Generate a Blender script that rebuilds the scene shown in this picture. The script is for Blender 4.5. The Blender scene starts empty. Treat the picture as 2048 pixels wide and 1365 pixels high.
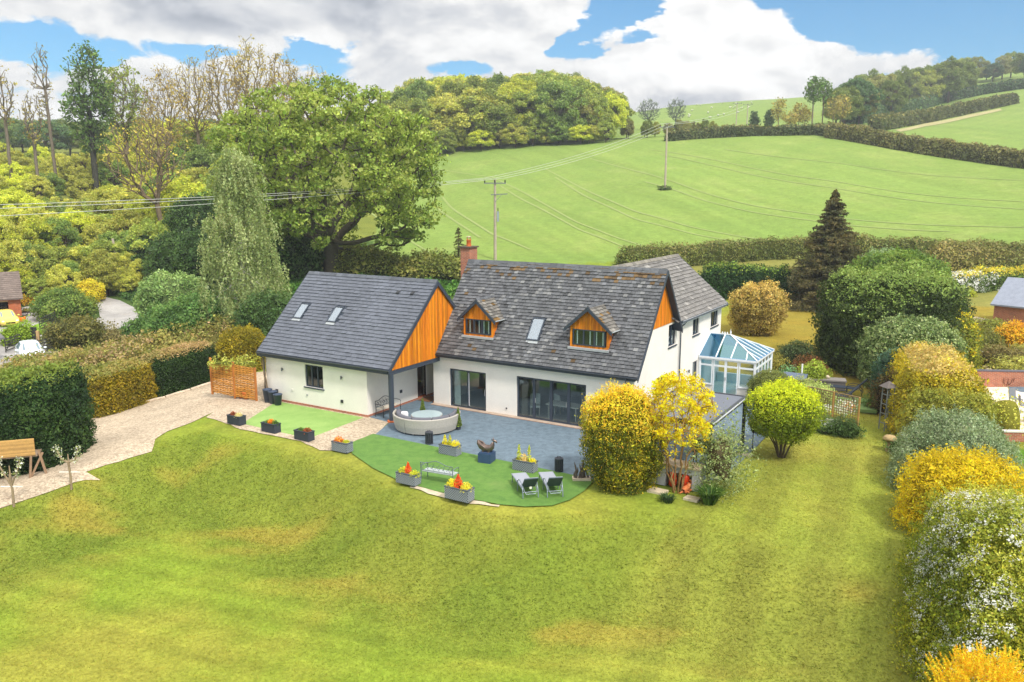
import bpy, math, random
import numpy as np
from mathutils import Vector, Matrix
from mathutils.geometry import delaunay_2d_cdt

# ------------------------------------------------------------------ camera, world, sun
scene = bpy.context.scene
COL = scene.collection
H = 11.8
PITCH = math.atan(295.5 / 1605.0)
cam_d = bpy.data.cameras.new("camera")
cam = bpy.data.objects.new("camera", cam_d)
COL.objects.link(cam)
cam.location = (0, 0, H)
cam.rotation_euler = (math.pi / 2 - PITCH, 0, 0)
cam_d.sensor_width = 36.0
cam_d.lens = 36.0 * 1605.0 / 2048.0
cam_d.clip_start = 0.2
cam_d.clip_end = 6000
scene.camera = cam
scene.view_settings.view_transform = 'Standard'
scene.view_settings.look = 'None'
scene.view_settings.exposure = 0.48
scene.view_settings.gamma = 1.0
scene.view_settings.use_curve_mapping = False

SUN_AZ = math.radians(147)     # clockwise from the view direction (+Y)
SUN_EL = math.radians(50)
sun_d = bpy.data.lights.new("sun", 'SUN')
sun_d.energy = 2.7
sun_d.angle = math.radians(7)
sun_d.color = (1.0, 0.96, 0.89)
sun = bpy.data.objects.new("sun", sun_d)
COL.objects.link(sun)
sdir = Vector((math.sin(SUN_AZ) * math.cos(SUN_EL), math.cos(SUN_AZ) * math.cos(SUN_EL), math.sin(SUN_EL)))
sun.rotation_euler = sdir.to_track_quat('Z', 'Y').to_euler()
sun.location = (30, -30, 60)

def lin(r, g, b):
    f = lambda c: (c / 255.0) / 12.92 if c <= 10 else ((c / 255.0 + 0.055) / 1.055) ** 2.4
    return (f(r), f(g), f(b))

class NT:
    """small helper for node trees"""
    def __init__(s, tree):
        s.t = tree; s.n = tree.nodes; s.l = tree.links
    def node(s, typ, **kw):
        n = s.n.new(typ)
        for k, v in kw.items(): setattr(n, k, v)
        return n
    def put(s, sock, v):
        if hasattr(v, 'is_linked'): s.l.new(v, sock)
        elif isinstance(v, (tuple, list)) and len(v) == 3 and len(sock.default_value) == 4: sock.default_value = (*v, 1)
        else: sock.default_value = v
    def m(s, op, a, b=0.0, c=0.0, clamp=False):
        n = s.node('ShaderNodeMath', operation=op, use_clamp=clamp)
        s.put(n.inputs[0], a); s.put(n.inputs[1], b); s.put(n.inputs[2], c)
        return n.outputs[0]
    def mr(s, v, a, b, c=0.0, d=1.0, smooth=True):
        n = s.node('ShaderNodeMapRange', interpolation_type='SMOOTHSTEP' if smooth else 'LINEAR')
        s.put(n.inputs[0], v); s.put(n.inputs[1], a); s.put(n.inputs[2], b); s.put(n.inputs[3], c); s.put(n.inputs[4], d)
        return n.outputs[0]
    def mix(s, f, a, b, mode='MIX'):
        n = s.node('ShaderNodeMix', data_type='RGBA', blend_type=mode)
        s.put(n.inputs[0], f); s.put(n.inputs[6], a); s.put(n.inputs[7], b)
        return n.outputs[2]
    def noise(s, vec, scale, detail=4, rough=0.55, dist=0.0):
        n = s.node('ShaderNodeTexNoise')
        if vec is not None: s.l.new(vec, n.inputs['Vector'])
        n.inputs['Scale'].default_value = scale; n.inputs['Detail'].default_value = detail
        n.inputs['Roughness'].default_value = rough; n.inputs['Distortion'].default_value = dist
        return n.outputs['Fac']
    def comb(s, x, y, z):
        n = s.node('ShaderNodeCombineXYZ')
        s.put(n.inputs[0], x); s.put(n.inputs[1], y); s.put(n.inputs[2], z)
        return n.outputs[0]

# --- sky: Nishita sky with procedural clouds laid out by azimuth and elevation
world = bpy.data.worlds.new("World")
scene.world = world
world.use_nodes = True
W = NT(world.node_tree)
W.n.clear()
out = W.node('ShaderNodeOutputWorld'); bg = W.node('ShaderNodeBackground')
W.l.new(bg.outputs[0], out.inputs[0])
sky = W.node('ShaderNodeTexSky', sky_type='NISHITA', sun_disc=False, sun_elevation=SUN_EL, sun_rotation=SUN_AZ,
             altitude=100.0, air_density=1.0, dust_density=0.6, ozone_density=2.0)
tc = W.node('ShaderNodeTexCoord')
sep = W.node('ShaderNodeSeparateXYZ'); W.l.new(tc.outputs['Generated'], sep.inputs[0])
az = W.m('MULTIPLY', W.m('ARCTAN2', sep.outputs[0], sep.outputs[1]), 57.2958)      # degrees right of +Y
el = W.m('MULTIPLY', W.m('ARCSINE', sep.outputs[2]), 57.2958)
_wn = W.noise(W.comb(W.m('MULTIPLY', az, 0.16), W.m('MULTIPLY', el, 0.34), 9.1), 1.0, 6, 0.6); _wm = W.noise(W.comb(W.m('MULTIPLY', az, 0.16), W.m('MULTIPLY', el, 0.34), 4.3), 1.0, 6, 0.6)
azw = W.m('ADD', az, W.m('MULTIPLY', W.m('SUBTRACT', _wn, 0.5), 11.0)); elw = W.m('ADD', el, W.m('MULTIPLY', W.m('SUBTRACT', _wm, 0.5), 3.6))
def gauss(a0, e0, sa, se, amp):
    x = W.m('DIVIDE', W.m('SUBTRACT', azw, a0), sa); y = W.m('DIVIDE', W.m('SUBTRACT', elw, e0), se)
    r = W.m('ADD', W.m('MULTIPLY', x, x), W.m('MULTIPLY', y, y))
    return W.m('MULTIPLY', W.m('EXPONENT', W.m('MULTIPLY', r, -1.0)), amp)
def cl_noise(de, dx, scale, det, rough=0.58):
    v = W.comb(W.m('MULTIPLY', W.m('ADD', az, dx), 0.075), W.m('MULTIPLY', W.m('ADD', el, de), 0.14), 3.7)
    return W.noise(v, scale, det, rough, 0.25)
bias = 0.03
for g in [(-18, 12.6, 20, 3.0, 0.40), (-29, 11.0, 9, 1.6, 0.20), (-4, 10.8, 8, 2.6, 0.34), (-12, 11.6, 8, 1.6, .25),     # long grey bank
          (-24, 5.6, 11, 2.3, 0.30), (-9, 6.3, 7, 2.0, 0.26), (-1, 6.0, 5, 1.5, 0.22),
          (10, 8.0, 5.5, 2.6, 0.42), (16, 8.6, 5.0, 2.6, 0.45), (20, 6.6, 4.5, 2.6, 0.32), (8, 5.0, 8, 2.5, 0.3), (12.0, 11.6, 3.0, 1.6, 0.34),   # bright cumulus
          (27, 7.8, 4.0, 0.9, 0.16), (30.5, 10.2, 2.4, 0.45, 0.30),
          (-28.5, 8.3, 4.5, 0.9, -0.46), (-20.5, 9.0, 2.4, 0.6, -0.38), (-13.2, 9.2, 1.9, 0.9, -0.55), (-4.5, 7.9, 2.6, 0.7, -0.42),
          (7.3, 11.6, 2.4, 1.4, -0.62), (4.6, 10.0, 1.8, 0.9, -0.40), (24, 11.4, 6.5, 1.9, -0.55), (30, 8.7, 5, 1.3, -0.32)]:
    bias = W.m('ADD', bias, gauss(*g))
n1 = cl_noise(0, 0, 1.8, 10, 0.55)
dens = W.m('ADD', W.m('ADD', W.m('MULTIPLY', n1, 1.45), -0.225), bias)
n2 = cl_noise(0.8, 0.6, 1.8, 8, 0.55)                                                    # the same field sampled towards the sun
cover = W.mr(dens, 0.505, 0.63)
thick = W.mr(dens, 0.58, 1.02)
# cloud brightness: bright edges and tops, grey thick undersides; the left bank is a darker stratocumulus
selfsh = W.mr(W.m('SUBTRACT', n1, n2), -0.16, 0.13)
bank = W.m('ADD', gauss(-14, 11.8, 16, 2.6, 1.0), W.m('ADD', gauss(13, 6.6, 4.0, 1.2, 0.85), gauss(-20, 6.0, 9, .8, .6)))
greyn = cl_noise(0, 4, 1.3, 4)
dark = W.m('MULTIPLY', W.mr(W.m('ADD', bank, W.m('MULTIPLY', W.m('SUBTRACT', greyn, 0.5), 2.2)), 0.25, 1.15), thick)
bright = W.m('ADD', W.m('ADD', 0.46, gauss(13, 9.6, 8, 2.6, 0.12)), W.m('MULTIPLY', selfsh, 0.19))
bright = W.m('SUBTRACT', bright, W.m('MULTIPLY', dark, 0.18))
ccol = W.mix(W.mr(bright, 0.25, 0.62), (0.76, 0.83, 0.97), (1.0, 0.995, 0.985))
cb = W.mix(1.0, ccol, W.comb(bright, bright, bright), 'MULTIPLY')
skyc = W.mix(1.0, sky.outputs[0], (0.034, 0.072, 0.090), 'MULTIPLY')
vis = W.mix(cover, skyc, cb)
# bright broken cloud added overhead, out of view, for stronger neutral ambient light
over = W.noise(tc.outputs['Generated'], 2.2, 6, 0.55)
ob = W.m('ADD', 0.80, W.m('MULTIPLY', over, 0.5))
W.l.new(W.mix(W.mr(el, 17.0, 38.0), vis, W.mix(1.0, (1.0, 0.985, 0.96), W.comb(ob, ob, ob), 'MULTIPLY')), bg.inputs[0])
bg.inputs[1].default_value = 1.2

# ------------------------------------------------------------------ geometry helpers
A31 = math.radians(31.0)
UX = np.array([math.cos(A31), -math.sin(A31), 0.0]); VX = np.array([math.sin(A31), math.cos(A31), 0.0])
ORG = np.array([-4.446, 44.338, 0.0])         # front left corner of the main house
def w3(u, v, z=0.0):
    p = ORG + UX * u + VX * v
    return (float(p[0]), float(p[1]), float(z))
def to_uv(x, y):
    dx = x - ORG[0]; dy = y - ORG[1]
    return dx * UX[0] + dy * UX[1], dx * VX[0] + dy * VX[1]

def vnoise(p, s=1.0, seed=0):
    p = np.asarray(p, float) * s + seed * 17.31
    i = np.floor(p); f = p - i; f = f * f * (3 - 2 * f)
    def h(ox, oy, oz):
        q = (i[:, 0] + ox) * 127.1 + (i[:, 1] + oy) * 311.7 + (i[:, 2] + oz) * 74.7
        r = np.sin(q) * 43758.5453
        return r - np.floor(r)
    x0 = h(0,0,0) * (1 - f[:,0]) + h(1,0,0) * f[:,0]; x1 = h(0,1,0) * (1 - f[:,0]) + h(1,1,0) * f[:,0]
    x2 = h(0,0,1) * (1 - f[:,0]) + h(1,0,1) * f[:,0]; x3 = h(0,1,1) * (1 - f[:,0]) + h(1,1,1) * f[:,0]
    a = x0 * (1 - f[:,1]) + x1 * f[:,1]; b = x2 * (1 - f[:,1]) + x3 * f[:,1]
    return a * (1 - f[:,2]) + b * f[:,2]
def fbm(p, s=1.0, seed=0, o=3):
    r = 0; a = 0.5; t = 0
    for k in range(o):
        r = r + a * vnoise(p, s * 2 ** k, seed + k * 3); t += a; a *= 0.5
    return r / t

class Geo:
    """collects blocks of vertices and faces and links them as ONE mesh object"""
    def __init__(s): s.b = []; s.mats = []
    def mi(s, m):
        if m not in s.mats: s.mats.append(m)
        return s.mats.index(m)
    def add(s, V, F, mat, col=None, smooth=False):
        V = np.asarray(V, float).reshape(-1, 3); F = np.asarray(F, int)
        if len(F) == 0: return
        c = None
        if col is not None:
            c = np.asarray(col, float)
            if c.ndim == 1: c = np.tile(c, (len(F), 1))
        s.b.append((V, F, s.mi(mat), c, smooth))
    def box(s, x0, x1, y0, y1, z0, z1, mat, col=None):
        V = [(x0,y0,z0),(x1,y0,z0),(x1,y1,z0),(x0,y1,z0),(x0,y0,z1),(x1,y0,z1),(x1,y1,z1),(x0,y1,z1)]
        s.add(V, [(0,3,2,1),(4,5,6,7),(0,1,5,4),(1,2,6,5),(2,3,7,6),(3,0,4,7)], mat, col)
    def beam(s, p0, p1, w, h, mat, col=None, up=(0,0,1)):
        p0 = np.array(p0, float); p1 = np.array(p1, float); d = p1 - p0; d /= np.linalg.norm(d) + 1e-9
        up = np.array(up, float); x = np.cross(d, up)
        if np.linalg.norm(x) < 1e-4: x = np.cross(d, (0, 1, 0))
        x /= np.linalg.norm(x); y = np.cross(x, d)
        V = []
        for p in (p0, p1):
            for a, b in ((-1,-1),(1,-1),(1,1),(-1,1)): V.append(p + x * a * w / 2 + y * b * h / 2)
        s.add(V, [(0,1,2,3),(7,6,5,4),(0,4,5,1),(1,5,6,2),(2,6,7,3),(3,7,4,0)], mat, col)
    def tube(s, pts, r, mat, n=6, col=None, smooth=True, cap=True):
        pts = np.array(pts, float); m = len(pts)
        rr = np.full(m, r) if np.isscalar(r) else np.array(r, float)
        d = np.gradient(pts, axis=0); d /= (np.linalg.norm(d, axis=1)[:, None] + 1e-9)
        ref = np.array([0, 0, 1.0]) if abs(d[:, 2]).mean() < 0.8 else np.array([1.0, 0, 0])
        x = np.cross(d, ref); x /= (np.linalg.norm(x, axis=1)[:, None] + 1e-9); y = np.cross(d, x)
        a = np.arange(n) * 2 * math.pi / n
        V = pts[:, None, :] + rr[:, None, None] * (x[:, None, :] * np.cos(a)[None, :, None] + y[:, None, :] * np.sin(a)[None, :, None])
        V = V.reshape(-1, 3); i = np.arange(m - 1)[:, None] * n; j = np.arange(n)[None, :]; k = (j + 1) % n
        F = np.stack([i + j, i + k, i + k + n, i + j + n], -1).reshape(-1, 4)
        s.add(V, F, mat, col, smooth)
        if cap and n <= 8:
            s.add(V[:n], [list(range(n))[::-1]], mat, None if col is None else np.asarray(col)[:3] if np.ndim(col) == 1 else col[0])
            s.add(V[-n:], [list(range(n))], mat, None if col is None else np.asarray(col)[:3] if np.ndim(col) == 1 else col[0])
    def lathe(s, prof, c, mat, n=20, col=None, smooth=True, a0=0.0, a1=2 * math.pi, sx=1, sy=1):
        full = abs(a1 - a0 - 2 * math.pi) < 1e-6
        m = n if full else n + 1
        a = a0 + (a1 - a0) * np.arange(m) / n
        P = np.array(prof, float)
        V = np.stack([P[:, None, 0] * np.cos(a)[None] * sx + c[0], P[:, None, 0] * np.sin(a)[None] * sy + c[1], np.repeat(P[:, 1:2], m, 1) + c[2]], -1).reshape(-1, 3)
        i = np.arange(len(P) - 1)[:, None] * m; j = np.arange(n)[None]; k = (j + 1) % m
        F = np.stack([i + j, i + k, i + k + m, i + j + m], -1).reshape(-1, 4)
        s.add(V, F, mat, col, smooth)
    def cyl(s, c, r, z0, z1, mat, n=16, col=None, r1=None):
        r1 = r if r1 is None else r1
        s.lathe([(0.001, z0), (r, z0), (r, z0), (r1, z1), (r1, z1), (0.001, z1)], (c[0], c[1], 0), mat, n, col, smooth=False)
    def prism(s, poly, z0, z1, mat, col=None, axis='z'):
        """poly of 2-D points extruded; axis 'z': (x,y)->z, 'y': (x,z)->y, 'x': (y,z)->x"""
        n = len(poly)
        def mk(p, h): return (p[0], p[1], h) if axis == 'z' else ((p[0], h, p[1]) if axis == 'y' else (h, p[0], p[1]))
        V = [mk(p, z0) for p in poly] + [mk(p, z1) for p in poly]
        s.add(V, [list(range(n))[::-1]], mat, col); s.add(V, [list(range(n, 2 * n))], mat, col)
        s.add(V, [(i, (i + 1) % n, (i + 1) % n + n, i + n) for i in range(n)], mat, col)
    def build(s, name, parent=None, loc=None, rotz=0.0, mesh_only=False):
        V = np.concatenate([b[0] for b in s.b]); nv = 0
        loops = []; starts = []; tot = []; mi = []; sm = []; cols = []; ls = 0; anyc = any(b[3] is not None for b in s.b)
        for (v, f, m, c, smo) in s.b:
            k = f.shape[1]; n = len(f)
            loops.append((f + nv).ravel()); starts.append(ls + np.arange(n) * k); ls += n * k; nv += len(v)
            tot.append(np.full(n, k)); mi.append(np.full(n, m)); sm.append(np.full(n, smo))
            if anyc:
                cc = np.ones((n, 3)) if c is None else (c if len(c) == n else np.tile(c[:1], (n, 1)))
                cols.append(np.repeat(cc, k, axis=0))
        me = bpy.data.meshes.new(name)
        me.vertices.add(len(V)); me.vertices.foreach_set('co', V.astype(np.float32).ravel())
        L = np.concatenate(loops); me.loops.add(len(L)); me.loops.foreach_set('vertex_index', L.astype(np.int32))
        S = np.concatenate(starts); me.polygons.add(len(S)); me.polygons.foreach_set('loop_start', S.astype(np.int32))
        me.polygons.foreach_set('loop_total', np.concatenate(tot).astype(np.int32))
        me.polygons.foreach_set('material_index', np.concatenate(mi).astype(np.int32))
        me.polygons.foreach_set('use_smooth', np.concatenate(sm).astype(bool))
        for m in s.mats: me.materials.append(m)
        if anyc:
            at = me.color_attributes.new('Col', 'FLOAT_COLOR', 'CORNER')
            c = np.concatenate(cols); c = np.concatenate([c, np.ones((len(c), 1))], 1)
            at.data.foreach_set('color', c.astype(np.float32).ravel())
        me.update(calc_edges=True); me.validate()
        if mesh_only: return me
        o = bpy.data.objects.new(name, me); COL.objects.link(o)
        if parent is not None: o.parent = parent
        if loc is not None: o.location = loc
        if rotz: o.rotation_euler = (0, 0, rotz)
        return o

def tag(o, label=None, cat=None, group=None, kind=None):
    if label: o['label'] = label
    if cat: o['category'] = cat
    if group: o['group'] = group
    if kind: o['kind'] = kind
    return o
def thing(name, loc, rotz, label, cat, group=None):
    o = bpy.data.objects.new(name, None); COL.objects.link(o)
    o.empty_display_size = 0.3
    o.location = loc; o.rotation_euler = (0, 0, rotz)
    return tag(o, label, cat, group)
def mesh_obj(name, me, loc=(0, 0, 0), rotz=0.0, scale=(1, 1, 1), parent=None, color=None):
    o = bpy.data.objects.new(name, me); COL.objects.link(o)
    o.location = loc; o.rotation_euler = (0, 0, rotz); o.scale = scale
    if parent is not None: o.parent = parent
    if color is not None: o.color = (*color, 1)
    return o
KIDS = {}
def dup(root, loc, rotz, label, group=None, scale=None):
    r = root.copy(); COL.objects.link(r); r.location = loc; r.rotation_euler = (0, 0, rotz)
    r['label'] = label
    if group: r['group'] = group
    if scale: r.scale = (scale,) * 3
    for ch in [o for o in list(COL.objects) if o.parent == root]:
        c = ch.copy(); COL.objects.link(c); c.parent = r
        for g in [o for o in list(COL.objects) if o.parent == ch]:
            d = g.copy(); COL.objects.link(d); d.parent = c
    return r

# ------------------------------------------------------------------ materials
MATS = {}
def mat(name, base, rough=0.7, metal=0.0, spec=0.4, var=0.0, vscale=4.0, bump=0.0, bscale=30.0, col=False, objcol=False, stain=None, sscale=1.5, alpha=None, coords='Object'):
    """procedural principled material with noise variation; col: multiplies the mesh's own per-face colours"""
    if name in MATS: return MATS[name]
    m = bpy.data.materials.new(name); m.use_nodes = True; MATS[name] = m
    T = NT(m.node_tree); T.n.clear()
    o = T.node('ShaderNodeOutputMaterial'); p = T.node('ShaderNodeBsdfPrincipled'); T.l.new(p.outputs[0], o.inputs[0])
    p.inputs['Roughness'].default_value = rough; p.inputs['Metallic'].default_value = metal
    p.inputs['Specular IOR Level'].default_value = spec
    t = T.node('ShaderNodeTexCoord'); vec = t.outputs[coords]
    c = (*base, 1)
    if col:
        a = T.node('ShaderNodeAttribute', attribute_name='Col'); c = T.mix(1.0, a.outputs['Color'], base, 'MULTIPLY')
    if objcol:
        oi = T.node('ShaderNodeObjectInfo'); c = T.mix(1.0, c, oi.outputs['Color'], 'MULTIPLY')
    if var:
        n = T.noise(vec, vscale, 5, 0.6)
        f = T.mr(n, 0.25, 0.75, 1 - var, 1 + var, False)
        c = T.mix(1.0, c, T.comb(f, f, f), 'MULTIPLY')
    if stain:
        n = T.noise(vec, sscale, 6, 0.65)
        c = T.mix(T.mr(n, 0.5, 0.75, 0, 0.8), c, (*stain, 1))
    T.put(p.inputs['Base Color'], c)
    if bump:
        b = T.node('ShaderNodeBump'); b.inputs['Strength'].default_value = bump; b.inputs['Distance'].default_value = 0.02
        T.l.new(T.noise(vec, bscale, 4, 0.6), b.inputs['Height']); T.l.new(b.outputs[0], p.inputs['Normal'])
    return m
def leaf_mat(name, trans=0.3, rough=0.55, spec=0.25, shine=1.0):
    m = bpy.data.materials.new(name); m.use_nodes = True; MATS[name] = m
    T = NT(m.node_tree); T.n.clear()
    o = T.node('ShaderNodeOutputMaterial'); p = T.node('ShaderNodeBsdfPrincipled')
    a = T.node('ShaderNodeAttribute', attribute_name='Col'); oi = T.node('ShaderNodeObjectInfo')
    c = T.mix(1.0, a.outputs['Color'], oi.outputs['Color'], 'MULTIPLY')
    T.l.new(c, p.inputs['Base Color']); p.inputs['Roughness'].default_value = rough; p.inputs['Specular IOR Level'].default_value = spec
    tr = T.node('ShaderNodeBsdfTranslucent'); T.l.new(T.mix(1.0, c, (1.0, 0.98, 0.65), 'MULTIPLY'), tr.inputs[0])
    mx = T.node('ShaderNodeMixShader'); mx.inputs[0].default_value = trans
    T.l.new(p.outputs[0], mx.inputs[1]); T.l.new(tr.outputs[0], mx.inputs[2]); T.l.new(mx.outputs[0], o.inputs[0])
    return m
LEAF = leaf_mat('leaf', 0.34)
GLOSSY_LEAF = leaf_mat('glossy_leaf', 0.2, 0.35, 0.5)
BARK = mat('bark', (1, 1, 1), 0.9, var=0.35, vscale=6, bump=0.5, bscale=12, col=True)
CORE = mat('hedge_core', (1, 1, 1), 1.0, spec=0.0, var=0.4, vscale=5, col=True)
PAINT = mat('painted', (1, 1, 1), 0.5, col=True, var=0.06, vscale=3)
MATTE = mat('matte', (1, 1, 1), 0.85, col=True, var=0.15, vscale=8, bump=0.15, bscale=40)
METAL = mat('metal_dark', (1, 1, 1), 0.4, 0.6, col=True, var=0.1)

def glass_mat(name, tint, refl=0.1, rough=0.02, rcol=(0.92, 0.97, 1)):
    m = bpy.data.materials.new(name); m.use_nodes = True; MATS[name] = m
    T = NT(m.node_tree); T.n.clear()
    o = T.node('ShaderNodeOutputMaterial'); tr = T.node('ShaderNodeBsdfTransparent'); tr.inputs[0].default_value = (*tint, 1)
    g = T.node('ShaderNodeBsdfGlossy'); g.inputs['Roughness'].default_value = rough; g.inputs[0].default_value = (*rcol, 1)
    lw = T.node('ShaderNodeFresnel'); bf_ = T.node('ShaderNodeNewGeometry'); T.l.new(T.mr(bf_.outputs['Backfacing'], 0, 1, 1.5, 1 / 1.5, False), lw.inputs[0])
    f = T.m('ADD', T.m('MULTIPLY', lw.outputs[0], 1.1), refl, clamp=True)
    mx = T.node('ShaderNodeMixShader'); T.l.new(f, mx.inputs[0]); T.l.new(tr.outputs[0], mx.inputs[1]); T.l.new(g.outputs[0], mx.inputs[2])
    T.l.new(mx.outputs[0], o.inputs[0])
    return m
GLASS = glass_mat('window_glass', (0.8, 0.86, 0.86), 0.03)
DGLASS = glass_mat('dormer_glass', (0.8, 0.86, 0.86), 0.0)
ROOFGLASS = glass_mat('roof_glass', (0.08, 0.34, 0.55), 0.26, 0.05, (.5, .78, 1.0))
SKYLIGHT = glass_mat('rooflight_glass', (0.42, 0.52, 0.58), 0.36, 0.12, (.85, .93, 1))

# ------------------------------------------------------------------ terrain
def cray(px, py):
    a = (px - 1024.0) / 1605.0; b = (py - 682.5) / 1605.0
    return np.array([a, math.cos(PITCH) - b * math.sin(PITCH), -(math.sin(PITCH) + b * math.cos(PITCH))])
def elev(py, dist, px):
    r = cray(px, py); return H + r[2] / math.hypot(r[0], r[1]) * dist
# profiles of the land beyond the garden: azimuth (deg) -> (distance, height)
def azd(px): r = cray(px, 450); return math.degrees(math.atan2(r[0], r[1]))
PROF = [(-70, [(55, -1.5), (110, -1), (200, 20), (320, 30), (700, 52), (1500, 60)])]
for px, pts in [(0, [(55, -1.5), (108, -1.0), (200, 17), (330, ('y', 290)), (600, ('y', 284)), (1500, 60)]),
                (260, [(55, -1.0), (95, -1.3), (112, 0.5), (200, 17), (330, ('y', 292)), (600, ('y', 288)), (1500, 60)]),
                (450, [(55, -0.2), (80, 0.8), (100, 3.0), (130, 6.5), (200, 18), (330, 30), (600, 40), (1500, 60)]),
                (660, [(55, 0.3), (75, 1.6), (88, 3.3), (100, 4.0), (140, 9), (200, 19), (330, 34), (600, 42), (1500, 60)]),
                (860, [(55, 0.3), (85, 2.3), (98, ('y', 525)), (145, ('y', 425)), (198, ('y', 319)), (300, 38), (600, 60), (1500, 60)]),
                (1000, [(55, 0.3), (85, 2.3), (96, ('y', 522)), (145, ('y', 400)), (200, ('y', 302)), (300, 40), (600, 66), (1500, 60)]),
                (1200, [(55, 0.3), (85, 1.8), (100, ('y', 515)), (145, ('y', 388)), (203, ('y', 285)), (300, 33), (450, ('y', 236)), (700, ('y', 236)), (1500, 60)]),
                (1330, [(55, 0.3), (85, 1.2), (105, ('y', 508)), (143, ('y', 378)), (205, ('y', 276)), (300, ('y', 256)), (450, ('y', 214)), (700, ('y', 214)), (1500, 60)]),
                (1500, [(55, 0.3), (83, 1.0), (109, ('y', 500)), (150, ('y', 372)), (207, ('y', 270)), (300, ('y', 250)), (460, ('y', 200)), (700, ('y', 202)), (1500, 60)]),
                (1650, [(55, 0.3), (83, 1.0), (112, ('y', 490)), (152, ('y', 365)), (206, ('y', 268)), (300, ('y', 238)), (460, ('y', 196)), (700, ('y', 190)), (1500, 60)]),
                (1850, [(55, 0.2), (89, 1.5), (103, 2.2), (113, ('y', 484)), (155, ('y', 375)), (195, ('y', 303)), (240, ('y', 280)), (300, ('y', 243)), (380, ('y', 212)), (480, ('y', 172)), (700, ('y', 150)), (1500, 80)]),
                (2048, [(55, 0.2), (92, 1.8), (103, 2.4), (113, ('y', 478)), (150, ('y', 392)), (184, ('y', 328)), (240, ('y', 292)), (340, ('y', 208)), (420, ('y', 168)), (520, ('y', 140)), (700, ('y', 120)), (1500, 80)])]:
    PROF.append((azd(px), [(d, elev(z[1], d, px) if isinstance(z, tuple) else z) for d, z in pts]))
PROF.append((75, PROF[-1][1]))
_R = np.exp(np.linspace(math.log(50), math.log(1500), 260)); _A = np.linspace(-70, 75, 240)
_cols = np.array([np.interp(_R, [q[0] for q in p[1]], [q[1] for q in p[1]]) for p in PROF])
_T = np.array([np.interp(_A, [p[0] for p in PROF], _cols[:, j]) for j in range(len(_R))]).T     # [az, r]
for _ in range(5):
    _T[:, 1:-1] = 0.25 * _T[:, :-2] + 0.5 * _T[:, 1:-1] + 0.25 * _T[:, 2:]
    _T[1:-1] = 0.25 * _T[:-2] + 0.5 * _T[1:-1] + 0.25 * _T[2:]
def far_h(x, y):
    a = np.degrees(np.arctan2(x, y)); r = np.hypot(x, y)
    a = np.clip(a, -70, 75); ai = np.clip((a + 70) / (145) * 239, 0, 238.999)
    ri = np.clip((np.log(np.maximum(r, 50)) - math.log(50)) / (math.log(1500) - math.log(50)) * 259, 0, 258.999)
    i = ai.astype(int); j = ri.astype(int); fa = ai - i; fr = ri - j
    return (_T[i, j] * (1 - fa) + _T[i + 1, j] * fa) * (1 - fr) + (_T[i, j + 1] * (1 - fa) + _T[i + 1, j + 1] * fa) * fr
def g0(px, py, z=0.0):
    r = cray(px, py); t = (z - H) / r[2]; return r[0] * t, r[1] * t
EDGE = [g0(*p) for p in [(-900, 1180, -1.2), (-300, 1085, -1.1), (0, 1000, -1.0), (150, 955, -.8), (300, 880, -.3), (400, 856, -.1), (430, 862, 0), (480, 872, 0), (600, 898, 0), (690, 922, 0), (800, 975, 0), (900, 1002, 0),
                         (1000, 1022, 0), (1110, 1026, 0), (1200, 1010, 0), (1300, 1015, 0), (1430, 1035, 0), (1580, 1075, 0), (1740, 1120, 0), (1900, 1170, 0), (2300, 1300, 0)]]
_E = np.array(EDGE)
def sst(a, b, x):
    t = np.clip((x - a) / (b - a), 0, 1); return t * t * (3 - 2 * t)
def edge_dist(x, y):
    best = np.full(x.shape, 1e9); sg = np.zeros(x.shape)
    for k in range(len(_E) - 1):
        a = _E[k]; b = _E[k + 1]; d = b - a; L = d @ d
        t = np.clip(((x - a[0]) * d[0] + (y - a[1]) * d[1]) / L, 0, 1)
        qx = x - a[0] - t * d[0]; qy = y - a[1] - t * d[1]; dd = np.hypot(qx, qy)
        s = np.sign(d[0] * (y - a[1]) - d[1] * (x - a[0]))
        m = dd < best; best = np.where(m, dd, best); sg = np.where(m, s, sg)
    return -best * sg          # positive downhill (towards the camera)
def near_h(x, y):
    u, v = to_uv(x, y)
    up = -1.15 * sst(-13.5, -26, x) - 0.25 * sst(17, 24, u) - 0.5 * sst(-17, -30, x)
    up = up + 0.3 * sst(14, 26, v) * sst(-20, -5, x)
    low = -2.25 + 0.0 * x
    d = edge_dist(x, y)
    w = 4.2 + 2.4 * sst(5, 14, x)
    k = sst(-0.2, 1, d / w)
    return up + (np.minimum(low, up) - up) * k + 0.10 * (fbm(np.stack([x, y, x * 0], -1).reshape(-1, 3), 0.22, 5, 2).reshape(x.shape) - 0.5) * sst(0, 3, d)
def hgt(x, y):
    x = np.asarray(x, float); y = np.asarray(y, float); sh = x.shape; x = x.ravel(); y = y.ravel()
    r = np.hypot(x, y); k = sst(56, 70, r) * (y > 0)
    back = sst(0, -30, y)
    z = near_h(x, y) * (1 - k) + far_h(x, y) * k
    return (z * (1 - back) + (-1.8) * back).reshape(sh)
def hz(x, y): return float(hgt(np.array([x]), np.array([y]))[0])
def gp(px, py, rmin=12.0):
    """where the line of sight through that point of the photograph meets the land"""
    d = cray(px, py); hd = math.hypot(d[0], d[1]); rr = np.concatenate([np.arange(rmin, 70, 0.05), np.exp(np.arange(math.log(70), math.log(900), 0.0015))])
    x = d[0] / hd * rr; y = d[1] / hd * rr; z = H + d[2] / hd * rr
    h = hgt(x, y); k = np.argmax(z < h)
    if not (z < h).any(): k = len(rr) - 1
    return float(x[k]), float(y[k]), float(h[k])
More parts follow.
